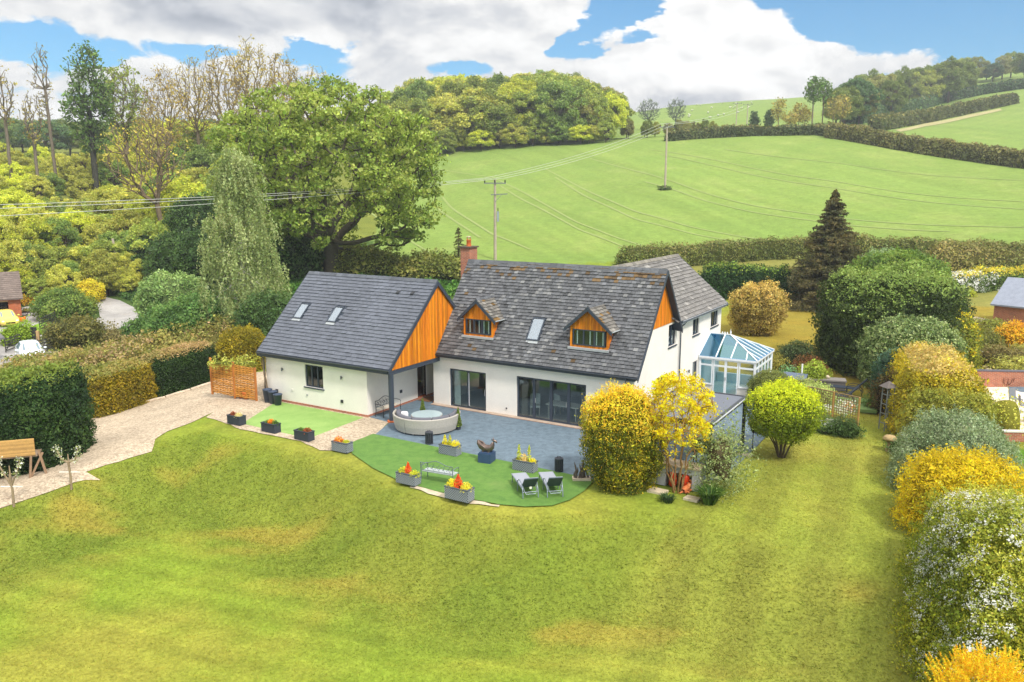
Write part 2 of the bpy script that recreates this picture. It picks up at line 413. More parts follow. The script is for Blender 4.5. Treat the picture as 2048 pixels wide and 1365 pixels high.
# ------------------------------------------------------------------ ground sheet
_m0 = g0(0, 1080, -1.7); _m1 = g0(900, 1250, -1.7); MOW = (np.array(_m1) - np.array(_m0)) / np.linalg.norm(np.array(_m1) - np.array(_m0))
_t0 = gp(1075, 415); _t1 = gp(1260, 500); ROWD = np.array([_t1[0] - _t0[0], _t1[1] - _t0[1]]); ROWD /= np.linalg.norm(ROWD)
def ground_colors(x, y):
    P = np.stack([x, y, 0 * x], -1); r = np.hypot(x, y); az_ = np.degrees(np.arctan2(x, y)); u, v = to_uv(x, y)
    n1 = fbm(P, 0.16, 1, 4)[:, None]; n2 = fbm(P, 0.5, 2, 3)[:, None]; n3 = fbm(P * np.array([.45, 1.0, 1]), 0.5, 4, 4)[:, None]
    L = lambda *c: np.array(lin(*c))[None]
    green = L(114, 133, 42) * (1 - n2) + L(131, 145, 50) * n2
    dark = L(88, 116, 40)
    yel = L(156, 143, 64)
    c = green * (1 - sst(.52, .74, n1)) + (0.45 * green + 0.55 * yel) * sst(.52, .74, n1)
    c = c * (1 - .28 * sst(.5, .75, 1 - n3)) + dark * (.28 * sst(.5, .75, 1 - n3))
    # the bank below the terrace: rougher, darker grass with straw-coloured patches
    d = edge_dist(x, y); bank = (sst(-0.4, 1.2, d) * (1 - sst(4.5, 8, d)))[:, None]
    bk = L(96, 114, 40) * (1 - n2) + L(130, 136, 52) * n2
    bk = bk * (1 - .58 * sst(.50, .70, n3)) + L(170, 142, 66) * .58 * sst(.50, .70, n3)
    c = c * (1 - .75 * bank) + bk * .75 * bank
    # mowing stripes, and the drier strip to the right of the terrace
    s1 = np.sin(2 * math.pi * (x * math.cos(.42) - y * math.sin(.42)) / 2.4)
    right = (sst(15.5, 18, u) * (v < 13))[:, None] * (sst(-22, -12, v))[:, None]
    c = c * (1 + .17 * (np.tanh(2.5 * s1) * right[:, 0])[:, None])
    c = c * (1 - .38 * right) + L(150, 144, 66) * .38 * right
    q = (x * MOW[1] - y * MOW[0])[:, None]; t_ = (x * MOW[0] + y * MOW[1])[:, None]; lawn = sst(3, 7, d)[:, None]
    s2 = np.sin(2 * math.pi * (q + .8 * np.sin(t_ * .09)) / 1.25); c = c * (1 + .055 * np.tanh(2 * s2) * lawn)
    fine = fbm(np.concatenate([q * 2.6, t_ * .22, 0 * q], 1), 1.0, 12, 3)[:, None]; c = c * (1 + .32 * (fine - .5) * lawn) * (1 + .05 * lawn)
    # garden behind the house: ochre
    back = (sst(7, 15, v) * sst(3, 8, u))[:, None] * (1 - (sst(88, 92, r)))[:, None]
    oc = L(150, 126, 46) * (1 - n2) + L(136, 130, 52) * n2
    c = c * (1 - back) + oc * back
    # bright watered lawn beyond the long hedge on the right
    nb = ((az_ > 30.5) & (r < 44)).astype(float)[:, None]
    c = c * (1 - nb) + L(96, 136, 44) * nb
    # far land
    wood = L(96, 108, 46) * (1 - n2) + L(130, 134, 56) * n2
    fieldc = L(114, 140, 66) * (1 - n1) + L(130, 148, 72) * n1
    fy = L(150, 160, 92)
    fieldc = fieldc * (1 - .5 * sst(.5, .8, n3 * .5 + .5 * n1)) + fy * .5 * sst(.5, .8, n3 * .5 + .5 * n1)
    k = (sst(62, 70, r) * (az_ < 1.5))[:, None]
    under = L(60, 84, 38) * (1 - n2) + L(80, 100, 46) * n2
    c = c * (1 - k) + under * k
    inf = ((r > np.interp(az_, [-12, -8.5, -5, 0, 10, 22, 27, 33], [140, 99, 96, 95, 102, 111, 112, 112]) - 2) & (az_ > np.interp(r, [90, 100, 130, 200, 260], [-10.5, -10.3, -9.2, -5.9, -5.2]))).astype(float)[:, None]
    c = c * (1 - inf) + fieldc * inf
    rq = (x * ROWD[1] - y * ROWD[0])[:, None]; rt = (x * ROWD[0] + y * ROWD[1])[:, None]
    rows = fbm(np.concatenate([rq * .55, rt * .02, 0 * rq], 1), 1.0, 14, 3)[:, None]; c = c * (1 + inf * (.30 * (rows - .5) + .03 * np.sin(rq * 2.1)))
    verge = ((r > 86) & (r < 113) & (az_ > 9)).astype(float)[:, None] * (1 - inf)
    c = c * (1 - verge) + (L(112, 118, 54) * (1 - n2) + L(146, 138, 72) * n2) * verge
    # leftover wood floor far away on the left
    k = ((r > 112) & (az_ < -6.5)).astype(float)[:, None] * (1 - inf)
    c = c * (1 - k) + wood * k
    return np.clip(c, 0, 1)

def ground_material():
    m = bpy.data.materials.new('grass_ground'); m.use_nodes = True
    T = NT(m.node_tree); T.n.clear()
    o = T.node('ShaderNodeOutputMaterial'); p = T.node('ShaderNodeBsdfPrincipled'); T.l.new(p.outputs[0], o.inputs[0])
    a = T.node('ShaderNodeAttribute', attribute_name='Col'); g = T.node('ShaderNodeNewGeometry')
    n1 = T.noise(g.outputs['Position'], 7.0, 5, 0.7); n2 = T.noise(g.outputs['Position'], 1.1, 6, 0.7)
    mp = T.node('ShaderNodeMapping'); mp.inputs['Scale'].default_value = (0.5, 1.6, 1); mp.inputs['Rotation'].default_value = (0, 0, 0.35)
    T.l.new(g.outputs['Position'], mp.inputs[0]); n3 = T.noise(mp.outputs[0], 2.2, 5, 0.65)
    f = T.m('MULTIPLY', T.mr(n1, .3, .7, .72, 1.25, False), T.mr(n2, .3, .7, .84, 1.15, False))
    c = T.mix(1.0, a.outputs['Color'], T.comb(f, f, f), 'MULTIPLY')
    c = T.mix(T.mr(n3, .55, .72, 0, .35), c, T.mix(1.0, c, (1.25, 1.02, .8), 'MULTIPLY'))
    T.l.new(c, p.inputs['Base Color']); p.inputs['Roughness'].default_value = 0.95; p.inputs['Specular IOR Level'].default_value = 0.1
    b = T.node('ShaderNodeBump'); b.inputs['Strength'].default_value = 0.55; b.inputs['Distance'].default_value = 0.05
    T.l.new(T.noise(g.outputs['Position'], 9.0, 5, 0.7), b.inputs['Height']); T.l.new(b.outputs[0], p.inputs['Normal'])
    return m
GRASSM = ground_material()
_az = np.radians(np.concatenate([np.arange(-180, -40, 5), np.arange(-40, 40.01, 0.2), np.arange(45, 180, 5)]))
_rr = np.concatenate([[0.5, 4, 8], np.exp(np.arange(math.log(11), math.log(650), 0.0105))])
_x = (np.sin(_az)[:, None] * _rr[None]); _y = (np.cos(_az)[:, None] * _rr[None])
_z = hgt(_x, _y)
n_a, n_r = _x.shape
V = np.stack([_x.ravel(), _y.ravel(), _z.ravel()], -1)
i = np.arange(n_a)[:, None]; j = np.arange(n_r - 1)[None]; i2 = (i + 1) % n_a
F = np.stack([i * n_r + j, i * n_r + j + 1, i2 * n_r + j + 1, i2 * n_r + j], -1).reshape(-1, 4)
me = bpy.data.meshes.new('ground')
me.vertices.add(len(V)); me.vertices.foreach_set('co', V.astype(np.float32).ravel())
me.loops.add(F.size); me.loops.foreach_set('vertex_index', F.astype(np.int32).ravel())
me.polygons.add(len(F)); me.polygons.foreach_set('loop_start', (np.arange(len(F)) * 4).astype(np.int32)); me.polygons.foreach_set('loop_total', np.full(len(F), 4, np.int32))
me.polygons.foreach_set('use_smooth', np.ones(len(F), bool)); me.materials.append(GRASSM)
at = me.color_attributes.new('Col', 'FLOAT_COLOR', 'POINT'); gc = ground_colors(V[:, 0], V[:, 1])
at.data.foreach_set('color', np.concatenate([gc, np.ones((len(gc), 1))], 1).astype(np.float32).ravel()); me.update(calc_edges=True)
tag(mesh_obj('ground', me), kind='structure')

def inside(poly, x, y):
    c = np.zeros(x.shape, bool); n = len(poly)
    for a in range(n):
        x1, y1 = poly[a]; x2, y2 = poly[(a + 1) % n]
        if y1 == y2: continue
        c ^= ((y1 > y) != (y2 > y)) & (x < (x2 - x1) * (y - y1) / (y2 - y1) + x1)
    return c
def drape(name, poly, off, m, step=0.5, flat=None, thick=0.0, jit=0.0, seed=0, colr=None):
    """a sheet cut to a ground outline and laid on the land"""
    rnd = random.Random(seed); P = []
    for a in range(len(poly)):
        p, q = np.array(poly[a][:2]), np.array(poly[(a + 1) % len(poly)][:2]); n = max(1, int(np.linalg.norm(q - p) / step))
        for k in range(n):
            s = p + (q - p) * k / n
            P.append((s[0] + rnd.uniform(-jit, jit), s[1] + rnd.uniform(-jit, jit)))
    nb = len(P); A = np.array(P)
    gx, gy = np.meshgrid(np.arange(A[:, 0].min(), A[:, 0].max(), step), np.arange(A[:, 1].min(), A[:, 1].max(), step))
    gx = gx.ravel(); gy = gy.ravel(); k = inside(P, gx, gy)
    pts = [Vector(p) for p in P] + [Vector((a, b)) for a, b in zip(gx[k], gy[k])]
    vs, es, fs, *_ = delaunay_2d_cdt(pts, [(a, (a + 1) % nb) for a in range(nb)], [list(range(nb))], 1, 1e-4)
    xy = np.array([(p.x, p.y) for p in vs])
    z = hgt(xy[:, 0], xy[:, 1]) + off if flat is None else np.full(len(xy), flat)
    G_ = Geo(); fs = [f for f in fs if len(f) == 3]
    G_.add(np.column_stack([xy, z]), fs, m, colr, smooth=True)
    if thick:
        n = nb; e = np.array(P); ze = hgt(e[:, 0], e[:, 1]) + off if flat is None else np.full(n, flat)
        Vv = np.concatenate([np.column_stack([e, ze]), np.column_stack([e, ze - thick])])
        G_.add(Vv, [(a, (a + 1) % n, (a + 1) % n + n, a + n) for a in range(n)], m, colr)
    o = G_.build(name); tag(o, kind='structure'); return o
pg = lambda pts: [gp(*p)[:2] for p in pts]
def uvp(pts): return [w3(*p)[:2] for p in pts]

def gravel_material(name, a, b):
    m = bpy.data.materials.new(name); m.use_nodes = True
    T = NT(m.node_tree); T.n.clear()
    o = T.node('ShaderNodeOutputMaterial'); p = T.node('ShaderNodeBsdfPrincipled'); T.l.new(p.outputs[0], o.inputs[0])
    g = T.node('ShaderNodeNewGeometry'); v = T.node('ShaderNodeTexVoronoi'); v.inputs['Scale'].default_value = 13
    T.l.new(g.outputs['Position'], v.inputs['Vector'])
    s = T.node('ShaderNodeSeparateColor'); T.l.new(v.outputs['Color'], s.inputs[0])
    big = T.noise(g.outputs['Position'], 0.45, 5, 0.65)
    c = T.mix(T.mr(s.outputs[0], 0, 1), a, b)
    f = T.mr(big, .3, .7, .78, 1.12, False); c = T.mix(1.0, c, T.comb(f, f, f), 'MULTIPLY')
    c = T.mix(T.mr(T.noise(g.outputs['Position'], 1.6, 6, .7), .58, .74, 0, .5), c, lin(128, 92, 70))
    T.l.new(c, p.inputs['Base Color']); p.inputs['Roughness'].default_value = 0.9
    bb = T.node('ShaderNodeBump'); bb.inputs['Strength'].default_value = .5; bb.inputs['Distance'].default_value = .03
    T.l.new(v.outputs['Distance'], bb.inputs['Height']); T.l.new(bb.outputs[0], p.inputs['Normal'])
    return m
GRAVEL = gravel_material('gravel', lin(204, 186, 160), lin(160, 142, 120))
def plain_ground(name, a, b, scale=2.0, rough=.85, fine=60, streak=None, bump=.25):
    m = bpy.data.materials.new(name); m.use_nodes = True
    T = NT(m.node_tree); T.n.clear()
    o = T.node('ShaderNodeOutputMaterial'); p = T.node('ShaderNodeBsdfPrincipled'); T.l.new(p.outputs[0], o.inputs[0])
    g = T.node('ShaderNodeNewGeometry')
    c = T.mix(T.mr(T.noise(g.outputs['Position'], scale, 6, .68, .4), .3, .7), a, b)
    n = T.noise(g.outputs['Position'], fine, 3, .6); f = T.mr(n, .3, .7, .9, 1.1, False); c = T.mix(1.0, c, T.comb(f, f, f), 'MULTIPLY')
    if streak: c = T.mix(T.mr(T.noise(g.outputs['Position'], .5, 5, .6), .55, .75, 0, .6), c, streak)
    T.l.new(c, p.inputs['Base Color']); p.inputs['Roughness'].default_value = rough
    bb = T.node('ShaderNodeBump'); bb.inputs['Strength'].default_value = bump; bb.inputs['Distance'].default_value = .01
    T.l.new(n, bb.inputs['Height']); T.l.new(bb.outputs[0], p.inputs['Normal'])
    return m
RESIN = plain_ground('blue_resin', lin(86, 102, 114), lin(106, 124, 137), 3.0, .8, 40, lin(116, 131, 142))
TURF = plain_ground('artificial_grass', lin(78, 116, 44), lin(96, 132, 54), 2.5, .95, 30, lin(112, 136, 68), .7)
TURF2 = plain_ground('pale_artificial_grass', lin(124, 158, 78), lin(142, 172, 92), .8, .95, 30, lin(166, 196, 110), .7)
TARMAC = plain_ground('lane_tarmac', lin(150, 146, 144), lin(178, 174, 170), .6, .9, 30, lin(160, 150, 140))
CREAM = plain_ground('cream_paving', lin(226, 206, 184), lin(240, 226, 206), 1, .8, 30)
BRICKC = lin(176, 84, 52)

# drive, small lawns, terrace, lane
_drv = (pg([(-420, 1150), (-200, 1075), (0, 1019), (60, 1000), (100, 984), (150, 966), (200, 961), (172, 946), (236, 925), (305, 906), (309, 880), (335, 864), (385, 846), (425, 826), (412, 836), (450, 848), (480, 860), (545, 872), (600, 884), (640, 902), (690, 906)]) +
      uvp([(1.4, -9.0), (1.25, -6.4), (0.25, -4.3), (-1.25, -4.05), (-9.1, -4.1), (-9.3, 3.5), (-13, 3.5)]) + pg([(432, 760), (420, 762), (340, 790), (260, 806), (200, 826), (150, 850), (60, 905), (-60, 920), (-400, 1000)]))
HOLE_DRIVE = [tuple(p[:2]) for p in _drv]
drape('gravel_drive', _drv, 0.03, GRAVEL, 0.45, jit=0.05)
drape('pale_artificial_lawn', uvp([(-8.0, -4.3), (-1.45, -4.32), (-1.25, -8.55), (-6.1, -8.45)]), 0.034, TURF2, 0.4)
drape('terrace', uvp([(1.1, -6.38), (0.35, -4.35), (-1.3, -4.1), (-1.3, 3.2), (0, 3.2), (0, 0), (12.0, 0), (12.0, 10), (17.7, 10.0), (17.8, 1.2), (17.7, -3.8), (13.6, -6.6)]), 0.040, RESIN, 0.6, thick=0.12)
drape('artificial_lawn', uvp([(0.95, -6.36), (13.3, -6.56)]) + pg([(1186, 966), (1168, 985), (1140, 1003), (1105, 1014), (1050, 1016), (1000, 1012), (930, 999), (870, 985), (800, 965), (745, 938), (705, 910), (696, 890)]), 0.048, TURF, 0.45)
drape('stone_edging', pg([(825, 972), (880, 988), (950, 1004), (1000, 1013), (995, 1018), (940, 1009), (870, 994), (822, 977)]), 0.045, plain_ground('edging_stone', lin(176, 160, 134), lin(206, 192, 166), 3), 0.3, jit=0.06)
drape('lane', pg([(172, 586), (200, 593), (240, 602), (268, 616), (280, 634), (262, 656), (226, 660), (200, 668), (150, 700), (60, 716), (-60, 720), (-60, 690), (60, 676), (130, 662), (172, 650), (200, 635), (196, 612), (180, 597), (160, 588)]), 0.05, TARMAC, 1.0)
drape('neighbour_drive', pg([(-80, 660), (40, 640), (96, 640), (60, 655), (48, 668), (60, 682), (130, 668), (120, 690), (100, 720), (60, 745), (-80, 760)]), 0.035, TARMAC, 1.0)
drape('neighbour_yard', pg([(44, 616), (96, 606), (100, 628), (96, 640), (40, 640)]), 0.03, TARMAC, 1.0)
drape('neighbour_lawn', pg([(96, 640), (104, 630), (112, 640), (106, 655), (70, 668), (52, 668), (58, 655)]), 0.03, plain_ground('mown_grass', lin(124, 166, 40), lin(140, 178, 52), 1, .95), 1.0)
drape('lane_by_hedge', pg([(1840, 582), (1860, 566), (1890, 562), (1886, 590), (1868, 592), (1840, 590)]), 0.05, TARMAC, 1.0)
drape('neighbour_patio', pg([(1925, 815), (1935, 778), (1975, 772), (2110, 776), (2200, 860), (2048, 862), (1990, 862)]), 0.05, CREAM, 0.6, thick=.1)
drape('slate_paving', pg([(2000, 772), (2060, 774), (2070, 790), (2040, 786)]), 0.06, RESIN, 0.6)
# tractor wheel marks curving across the sown field
TRACK = mat('wheel_marks', lin(136, 150, 84), 0.95, var=0.12, vscale=1)
def track(pts, w=0.38):
    P = np.array([gp(*p)[:2] for p in pts]); t = np.linspace(0, len(P) - 1, 60)
    Q = np.column_stack([np.interp(t, range(len(P)), P[:, 0]), np.interp(t, range(len(P)), P[:, 1])])
    for _ in range(6): Q[1:-1] = .25 * Q[:-2] + .5 * Q[1:-1] + .25 * Q[2:]
    d = np.gradient(Q, axis=0); d /= np.linalg.norm(d, axis=1)[:, None]; n = np.column_stack([-d[:, 1], d[:, 0]]) * w / 2
    A = Q + n; B = Q - n; Vv = np.concatenate([np.column_stack([A, hgt(A[:, 0], A[:, 1]) + .05]), np.column_stack([B, hgt(B[:, 0], B[:, 1]) + .05])])
    m = len(Q); return Vv, [(a, a + 1, a + 1 + m, a + m) for a in range(m - 1)]
tg = Geo()
for pts in [[(985, 356), (1060, 392), (1150, 445), (1230, 476), (1300, 498), (1400, 515)], [(1000, 372), (1075, 415), (1160, 462), (1260, 500), (1330, 512)],
            [(1090, 338), (1180, 385), (1270, 425), (1380, 455), (1520, 480), (1640, 488)], [(1110, 355), (1180, 398), (1270, 440), (1390, 470), (1500, 488)],
            [(1180, 318), (1280, 345), (1400, 385), (1520, 415), (1700, 440), (1900, 452), (2060, 456)], [(1290, 365), (1400, 400), (1520, 428), (1700, 452), (1900, 464)],
            [(1300, 300), (1450, 325), (1600, 355), (1800, 385), (2060, 405)], [(1320, 310), (1450, 338), (1600, 368), (1800, 398), (2060, 420)],
            [(880, 340), (930, 348), (985, 356)], [(885, 395), (930, 435), (985, 470), (1060, 500)], [(870, 410), (915, 447), (960, 476)], [(740, 425), (800, 470), (870, 512)],
            [(1450, 300), (1620, 322), (1800, 345), (2060, 362)]]:
    Vv, F = track(pts); tg.add(Vv, F, TRACK, smooth=True)
tag(tg.build('wheel_tracks'), kind='structure')
# ------------------------------------------------------------------ house materials
RENDER = mat('cream_render', lin(238, 231, 221), 0.9, spec=.1, var=.06, vscale=1.0, bump=.12, bscale=60)
ANTHR = mat('anthracite_trim', lin(58, 66, 78), 0.45, var=.06, vscale=3)
SLATE = mat('roof_slate', (1, 1, 1), 0.62, spec=.4, col=True, var=.22, vscale=5, bump=.35, bscale=25)
TIMBER = mat('orange_cladding', (1, 1, 1), 0.55, col=True, spec=.3)
def timber_nodes():
    T = NT(TIMBER.node_tree); p = next(n for n in T.n if n.type == 'BSDF_PRINCIPLED'); src = p.inputs['Base Color'].links[0].from_socket
    t = T.node('ShaderNodeTexCoord'); mp = T.node('ShaderNodeMapping'); mp.inputs['Scale'].default_value = (9, 9, .7); T.l.new(t.outputs['Object'], mp.inputs[0])
    n = T.noise(mp.outputs[0], 1.6, 5, .6, .6); f = T.mr(n, .3, .7, .72, 1.18, False)
    T.l.new(T.mix(1.0, src, T.comb(f, T.m('POWER', f, 1.4), f), 'MULTIPLY'), p.inputs['Base Color'])
timber_nodes()
def brick_mat(name, a, b, mortar, scale=1.0, rot=0):
    m = bpy.data.materials.new(name); m.use_nodes = True
    T = NT(m.node_tree); T.n.clear()
    o = T.node('ShaderNodeOutputMaterial'); p = T.node('ShaderNodeBsdfPrincipled'); T.l.new(p.outputs[0], o.inputs[0])
    t = T.node('ShaderNodeTexCoord'); s = T.node('ShaderNodeSeparateXYZ'); T.l.new(t.outputs['Object'], s.inputs[0])
    v = T.comb(T.m('ADD', s.outputs[0], s.outputs[1]), s.outputs[2], 0.0)
    br = T.node('ShaderNodeTexBrick'); T.l.new(v, br.inputs['Vector']); br.inputs['Color1'].default_value = (*a, 1); br.inputs['Color2'].default_value = (*b, 1); br.inputs['Mortar'].default_value = (*mortar, 1)
    br.inputs['Scale'].default_value = 1; br.inputs['Brick Width'].default_value = .225 * scale; br.inputs['Row Height'].default_value = .075 * scale; br.inputs['Mortar Size'].default_value = .01 * scale
    f = T.mr(T.noise(t.outputs['Object'], 2.5, 5, .6), .3, .7, .8, 1.15, False)
    T.l.new(T.mix(1.0, br.outputs[0], T.comb(f, f, f), 'MULTIPLY'), p.inputs['Base Color']); p.inputs['Roughness'].default_value = .9
    return m
BRICK = brick_mat('red_brick', lin(180, 102, 70), lin(156, 84, 60), lin(176, 150, 130))
PAVER = brick_mat('brick_pavers', lin(186, 136, 106), lin(168, 112, 86), lin(176, 156, 138))
WHITEPVC = mat('white_frame', lin(238, 240, 242), 0.35, var=.02)
DARKIN = mat('interior_wall', lin(190, 184, 176), 0.9, var=.1, vscale=2)
WOODFLOOR = mat('interior_floor', lin(150, 150, 152), 0.4, var=.1, vscale=2)
rng = np.random.default_rng(5)

def fbox(g, plane, base, a0, a1, d0, d1, z0, z1, m, col=None):
    """box on a wall: plane 'f' faces -v (front), 'g' faces +u (gable side); d is depth behind the wall face"""
    if plane == 'f': g.box(a0, a1, base + d0, base + d1, z0, z1, m, col)
    elif plane == 'g': g.box(base - d1, base - d0, a0, a1, z0, z1, m, col)
def wall(g, plane, base, a0, a1, z0, z1, holes, m, th=0.25):
    xs = sorted({a0, a1, *[h[0] for h in holes], *[h[1] for h in holes]}); zs = sorted({z0, z1, *[h[2] for h in holes], *[h[3] for h in holes]})
    for i in range(len(xs) - 1):
        k = 0
        while k < len(zs) - 1:
            cx, cz = (xs[i] + xs[i + 1]) / 2, (zs[k] + zs[k + 1]) / 2
            if any(h[0] < cx < h[1] and h[2] < cz < h[3] for h in holes): k += 1; continue
            e = k + 1
            while e < len(zs) - 1 and not any(h[0] < cx < h[1] and h[2] < (zs[e] + zs[e + 1]) / 2 < h[3] for h in holes): e += 1
            fbox(g, plane, base, xs[i], xs[i + 1], 0, th, zs[k], zs[e], m); k = e
def window(parent, plane, base, a0, a1, z0, z1, splits, m=ANTHR, name='window', fw=.06, deep=.07, bars=None, sill=True, transom=None, leaf=.045, glass=GLASS, thick=.07):
    g = Geo()
    fbox(g, plane, base, a0, a0 + fw, deep, deep + thick, z0, z1, m); fbox(g, plane, base, a1 - fw, a1, deep, deep + thick, z0, z1, m)
    fbox(g, plane, base, a0 + fw, a1 - fw, deep, deep + thick, z1 - fw, z1, m); fbox(g, plane, base, a0 + fw, a1 - fw, deep, deep + thick, z0, z0 + fw, m)
    xs = [a0 + fw] + splits + [a1 - fw]
    for s in splits: fbox(g, plane, base, s - leaf, s + leaf, deep - .004, deep + thick - .01, z0 + fw, z1 - fw, m)
    if transom:
        for k in range(len(xs) - 1): fbox(g, plane, base, xs[k] + (leaf if k else 0), xs[k + 1] - (leaf if k < len(xs) - 2 else 0), deep + .003, deep + thick - .014, transom - .03, transom + .03, m)
    o = g.build(name, parent)
    p = Geo(); fbox(p, plane, base, a0 + fw, a1 - fw, deep + .03, deep + .04, z0 + fw, z1 - fw, glass); p.build('pane', o)
    if sill:
        s = Geo(); fbox(s, plane, base, a0 - .08, a1 + .08, -.07, deep, z0 - .06, z0 - .003, m); s.build('sill', o)
    if bars:
        b = Geo()
        for x in bars: fbox(b, plane, base, x - .012, x + .012, deep + .045, deep + .06, z0 + fw, z1 - fw, WHITEPVC)
        b.build('glazing_bars', o)
    return o
def tiles(g, fn, a0, a1, s0, s1, tw, th, cf, keep=None, m=SLATE, t=.018):
    """overlapping slates on a slope; fn(a, s, h) -> point; a along the eaves, s up the slope, h off the surface"""
    V = []; C = []; row = 0; s = s0
    while s < s1 - .02:
        e = min(s + th * 1.12, s1); off = (row % 2) * tw / 2; a = a0 - off
        while a < a1 - .01:
            x0 = max(a, a0) + .006; x1 = min(a + tw, a1) - .006; a += tw
            if x1 - x0 < .02: continue
            if keep and not keep((x0 + x1) / 2, s + th / 2): continue
            j = rng.uniform(-.006, .012); ds = rng.uniform(-.015, .015) if row else 0; l = t + .02 + max(j, 0)
            V.append([fn(x0, s + ds, l + .012), fn(x1, s + ds, l + .012 + j), fn(x1, e, t * .3), fn(x0, e, t * .3), fn(x0, s + ds, 0), fn(x1, s + ds, 0)])
            C.append(cf((x0 + x1) / 2, s))
        s += th; row += 1
    V = np.array(V).reshape(-1, 3); n = len(C); C = np.array(C); b = np.arange(n)[:, None] * 6
    for f in ([0, 1, 2, 3], [4, 5, 1, 0]): g.add(V, b + np.array(f)[None], m, C)
    g.add(V, b + np.array([[4, 0, 3]])[0][None], m, C); g.add(V, b + np.array([5, 2, 1])[None], m, C)
def slate_cf(base, var, moss=None, mossf=None, light=None):
    base = np.array(base)
    def cf(a, s):
        k = 1 + rng.normal(0, var); c = base * max(k, .4)
        if light is not None and rng.random() < light[1]: c = np.array(light[0]) * rng.uniform(.7, 1.1)
        if moss is not None:
            f = mossf(a, s)
            if rng.random() < f: c = np.array(moss) * rng.uniform(.6, 1.3)
        return c
    return cf
def boards(g, plane, base, a0, a1, zb, zt, w=.14, th=.03, m=TIMBER, breaks=(), zb_fn=None, cuts=()):
    """vertical boards from zb up to the sloping line zt(a); cuts are rectangles left open"""
    a = a0
    while a < a1 - .01:
        b = min(a + w, a1)
        for k in breaks:
            if a + .005 < k < b: b = k
        x0, x1 = a + .007, b - .007; a = b
        c = np.array(lin(236, 142, 26)) * rng.uniform(.62, 1.12) * np.array([1, rng.uniform(.88, 1.08), 1])
        spans = [(None, None)]
        segs = []
        lo = zb if zb_fn is None else None
        z_lo0 = zb if zb_fn is None else zb_fn(x0); z_lo1 = zb if zb_fn is None else zb_fn(x1)
        cur = [(z_lo0, z_lo1)]
        hit = [q for q in cuts if q[0] < (x0 + x1) / 2 < q[1]]
        if hit:
            q = hit[0]
            if q[2] > max(z_lo0, z_lo1) + .02: segs.append(((z_lo0, z_lo1), (q[2], q[2])))
            segs.append(((q[3], q[3]), (zt(x0), zt(x1))))
        else: segs.append(((z_lo0, z_lo1), (zt(x0), zt(x1))))
        for (l0, l1), (h0, h1) in segs:
            if h0 - l0 < .005 and h1 - l1 < .005: continue
            h0 = max(h0, l0 + .002); h1 = max(h1, l1 + .002)
            P = [(x0, l0), (x1, l1), (x1, h1), (x0, h0)]
            if plane == 'f': g.prism(P, base, base + th, m, c, axis='y')
            else: g.prism(P, base - th, base, m, c, axis='x')

RZ = -A31
house = thing('house', w3(0, 0), RZ, 'cream rendered main house with steep slate roof, two orange timber dormers and a rear wing', 'house')
KM = (7.92 - 3.05) / 3.67            # slope of the main roof
zr = lambda v: 3.05 + KM * (v + .30)
UR0, UR1 = .18, 12.42
GW = 12.1                             # gable and wing wall face
door = (1.12, 3.53, .03, 2.2); bif = (5.47, 9.55, .03, 2.28)
g = Geo()
wall(g, 'f', 0, 0, GW, 0, 3.1, [door, bif], RENDER)
wall(g, 'g', GW, 1.52, 14.25, 0, 5.0, [(3.15, 4.75, 1.15, 2.3), (4.72, 5.88, 3.68, 4.88), (8.72, 9.85, 3.7, 4.88), (12.1, 13.55, 3.7, 4.85), (8.95, 9.85, .05, 2.1)], RENDER)
g.prism([(.25, 0), (1.52, 0), (1.52, zr(1.52) - .12), (.25, zr(.25) - .12)], GW - .25, GW, RENDER, axis='x')
g.box(0, .25, .25, 6.0, 0, 3.1, RENDER); g.prism([(.3, 3.1), (6.0, 3.1), (6.0, 4.7), (3.37, 7.75), (.3, zr(.3) - .15)], .3, .5, RENDER, axis='x')
g.box(0, 5.7, 5.8, 6.0, 0, 5.0, RENDER); g.box(5.5, 5.75, 6.0, 14.25, 0, 5.0, RENDER)
g.box(5.75, GW - .25, 14.0, 14.25, 0, 5.0, RENDER)
g.prism([(5.75, 5.0), (GW, 5.0), (9.05, 7.6)], 14.0, 14.25, RENDER, axis='y')
g.prism([(1.5, 4.99), (6.0, 4.99), (5.9, 5.1), (3.37, 7.72), (1.55, zr(1.55) - .12)], GW - .25, GW - .036, RENDER, axis='x')
g.build('wall', house)
g = Geo(); g.box(.06, GW - .26, .3, 5.75, -.02, .03, WOODFLOOR); g.box(.26, GW - .26, .26, 5.75, 2.62, 2.85, DARKIN); g.box(.26, GW - .26, 5.5, 5.75, .04, 2.6, DARKIN); g.box(4.4, 4.5, .26, 5.5, .04, 2.6, DARKIN)
g.box(6.0, GW - .26, 6.1, 13.9, 2.6, 2.85, DARKIN); g.box(9.5, 9.6, 6.1, 13.9, .0, 5.0, DARKIN); g.box(.5, GW - .3, 4.2, 4.3, 2.85, 6.3, DARKIN)
g.build('interior_rooms', house)
# brick plinth and paved step in front of the wall
g = Geo(); g.box(0, 12.3, -.34, -.003, .0, .07, PAVER); g.box(GW + .003, GW + .06, .0, 9.9, 0, .14, BRICK); g.box(-.06, -.003, .0, 5.8, 0, .14, BRICK)
g.build('brick_plinth', house)
# gable cladding
g = Geo(); vapex = 3.37
zf = lambda v: min(zr(v), 7.92 - KM * (v - 3.37)) - .10
boards(g, 'g', GW + .03, 1.55, 5.85, 5.0, zf, breaks=(vapex,), th=.06); g.build('gable_cladding', house)

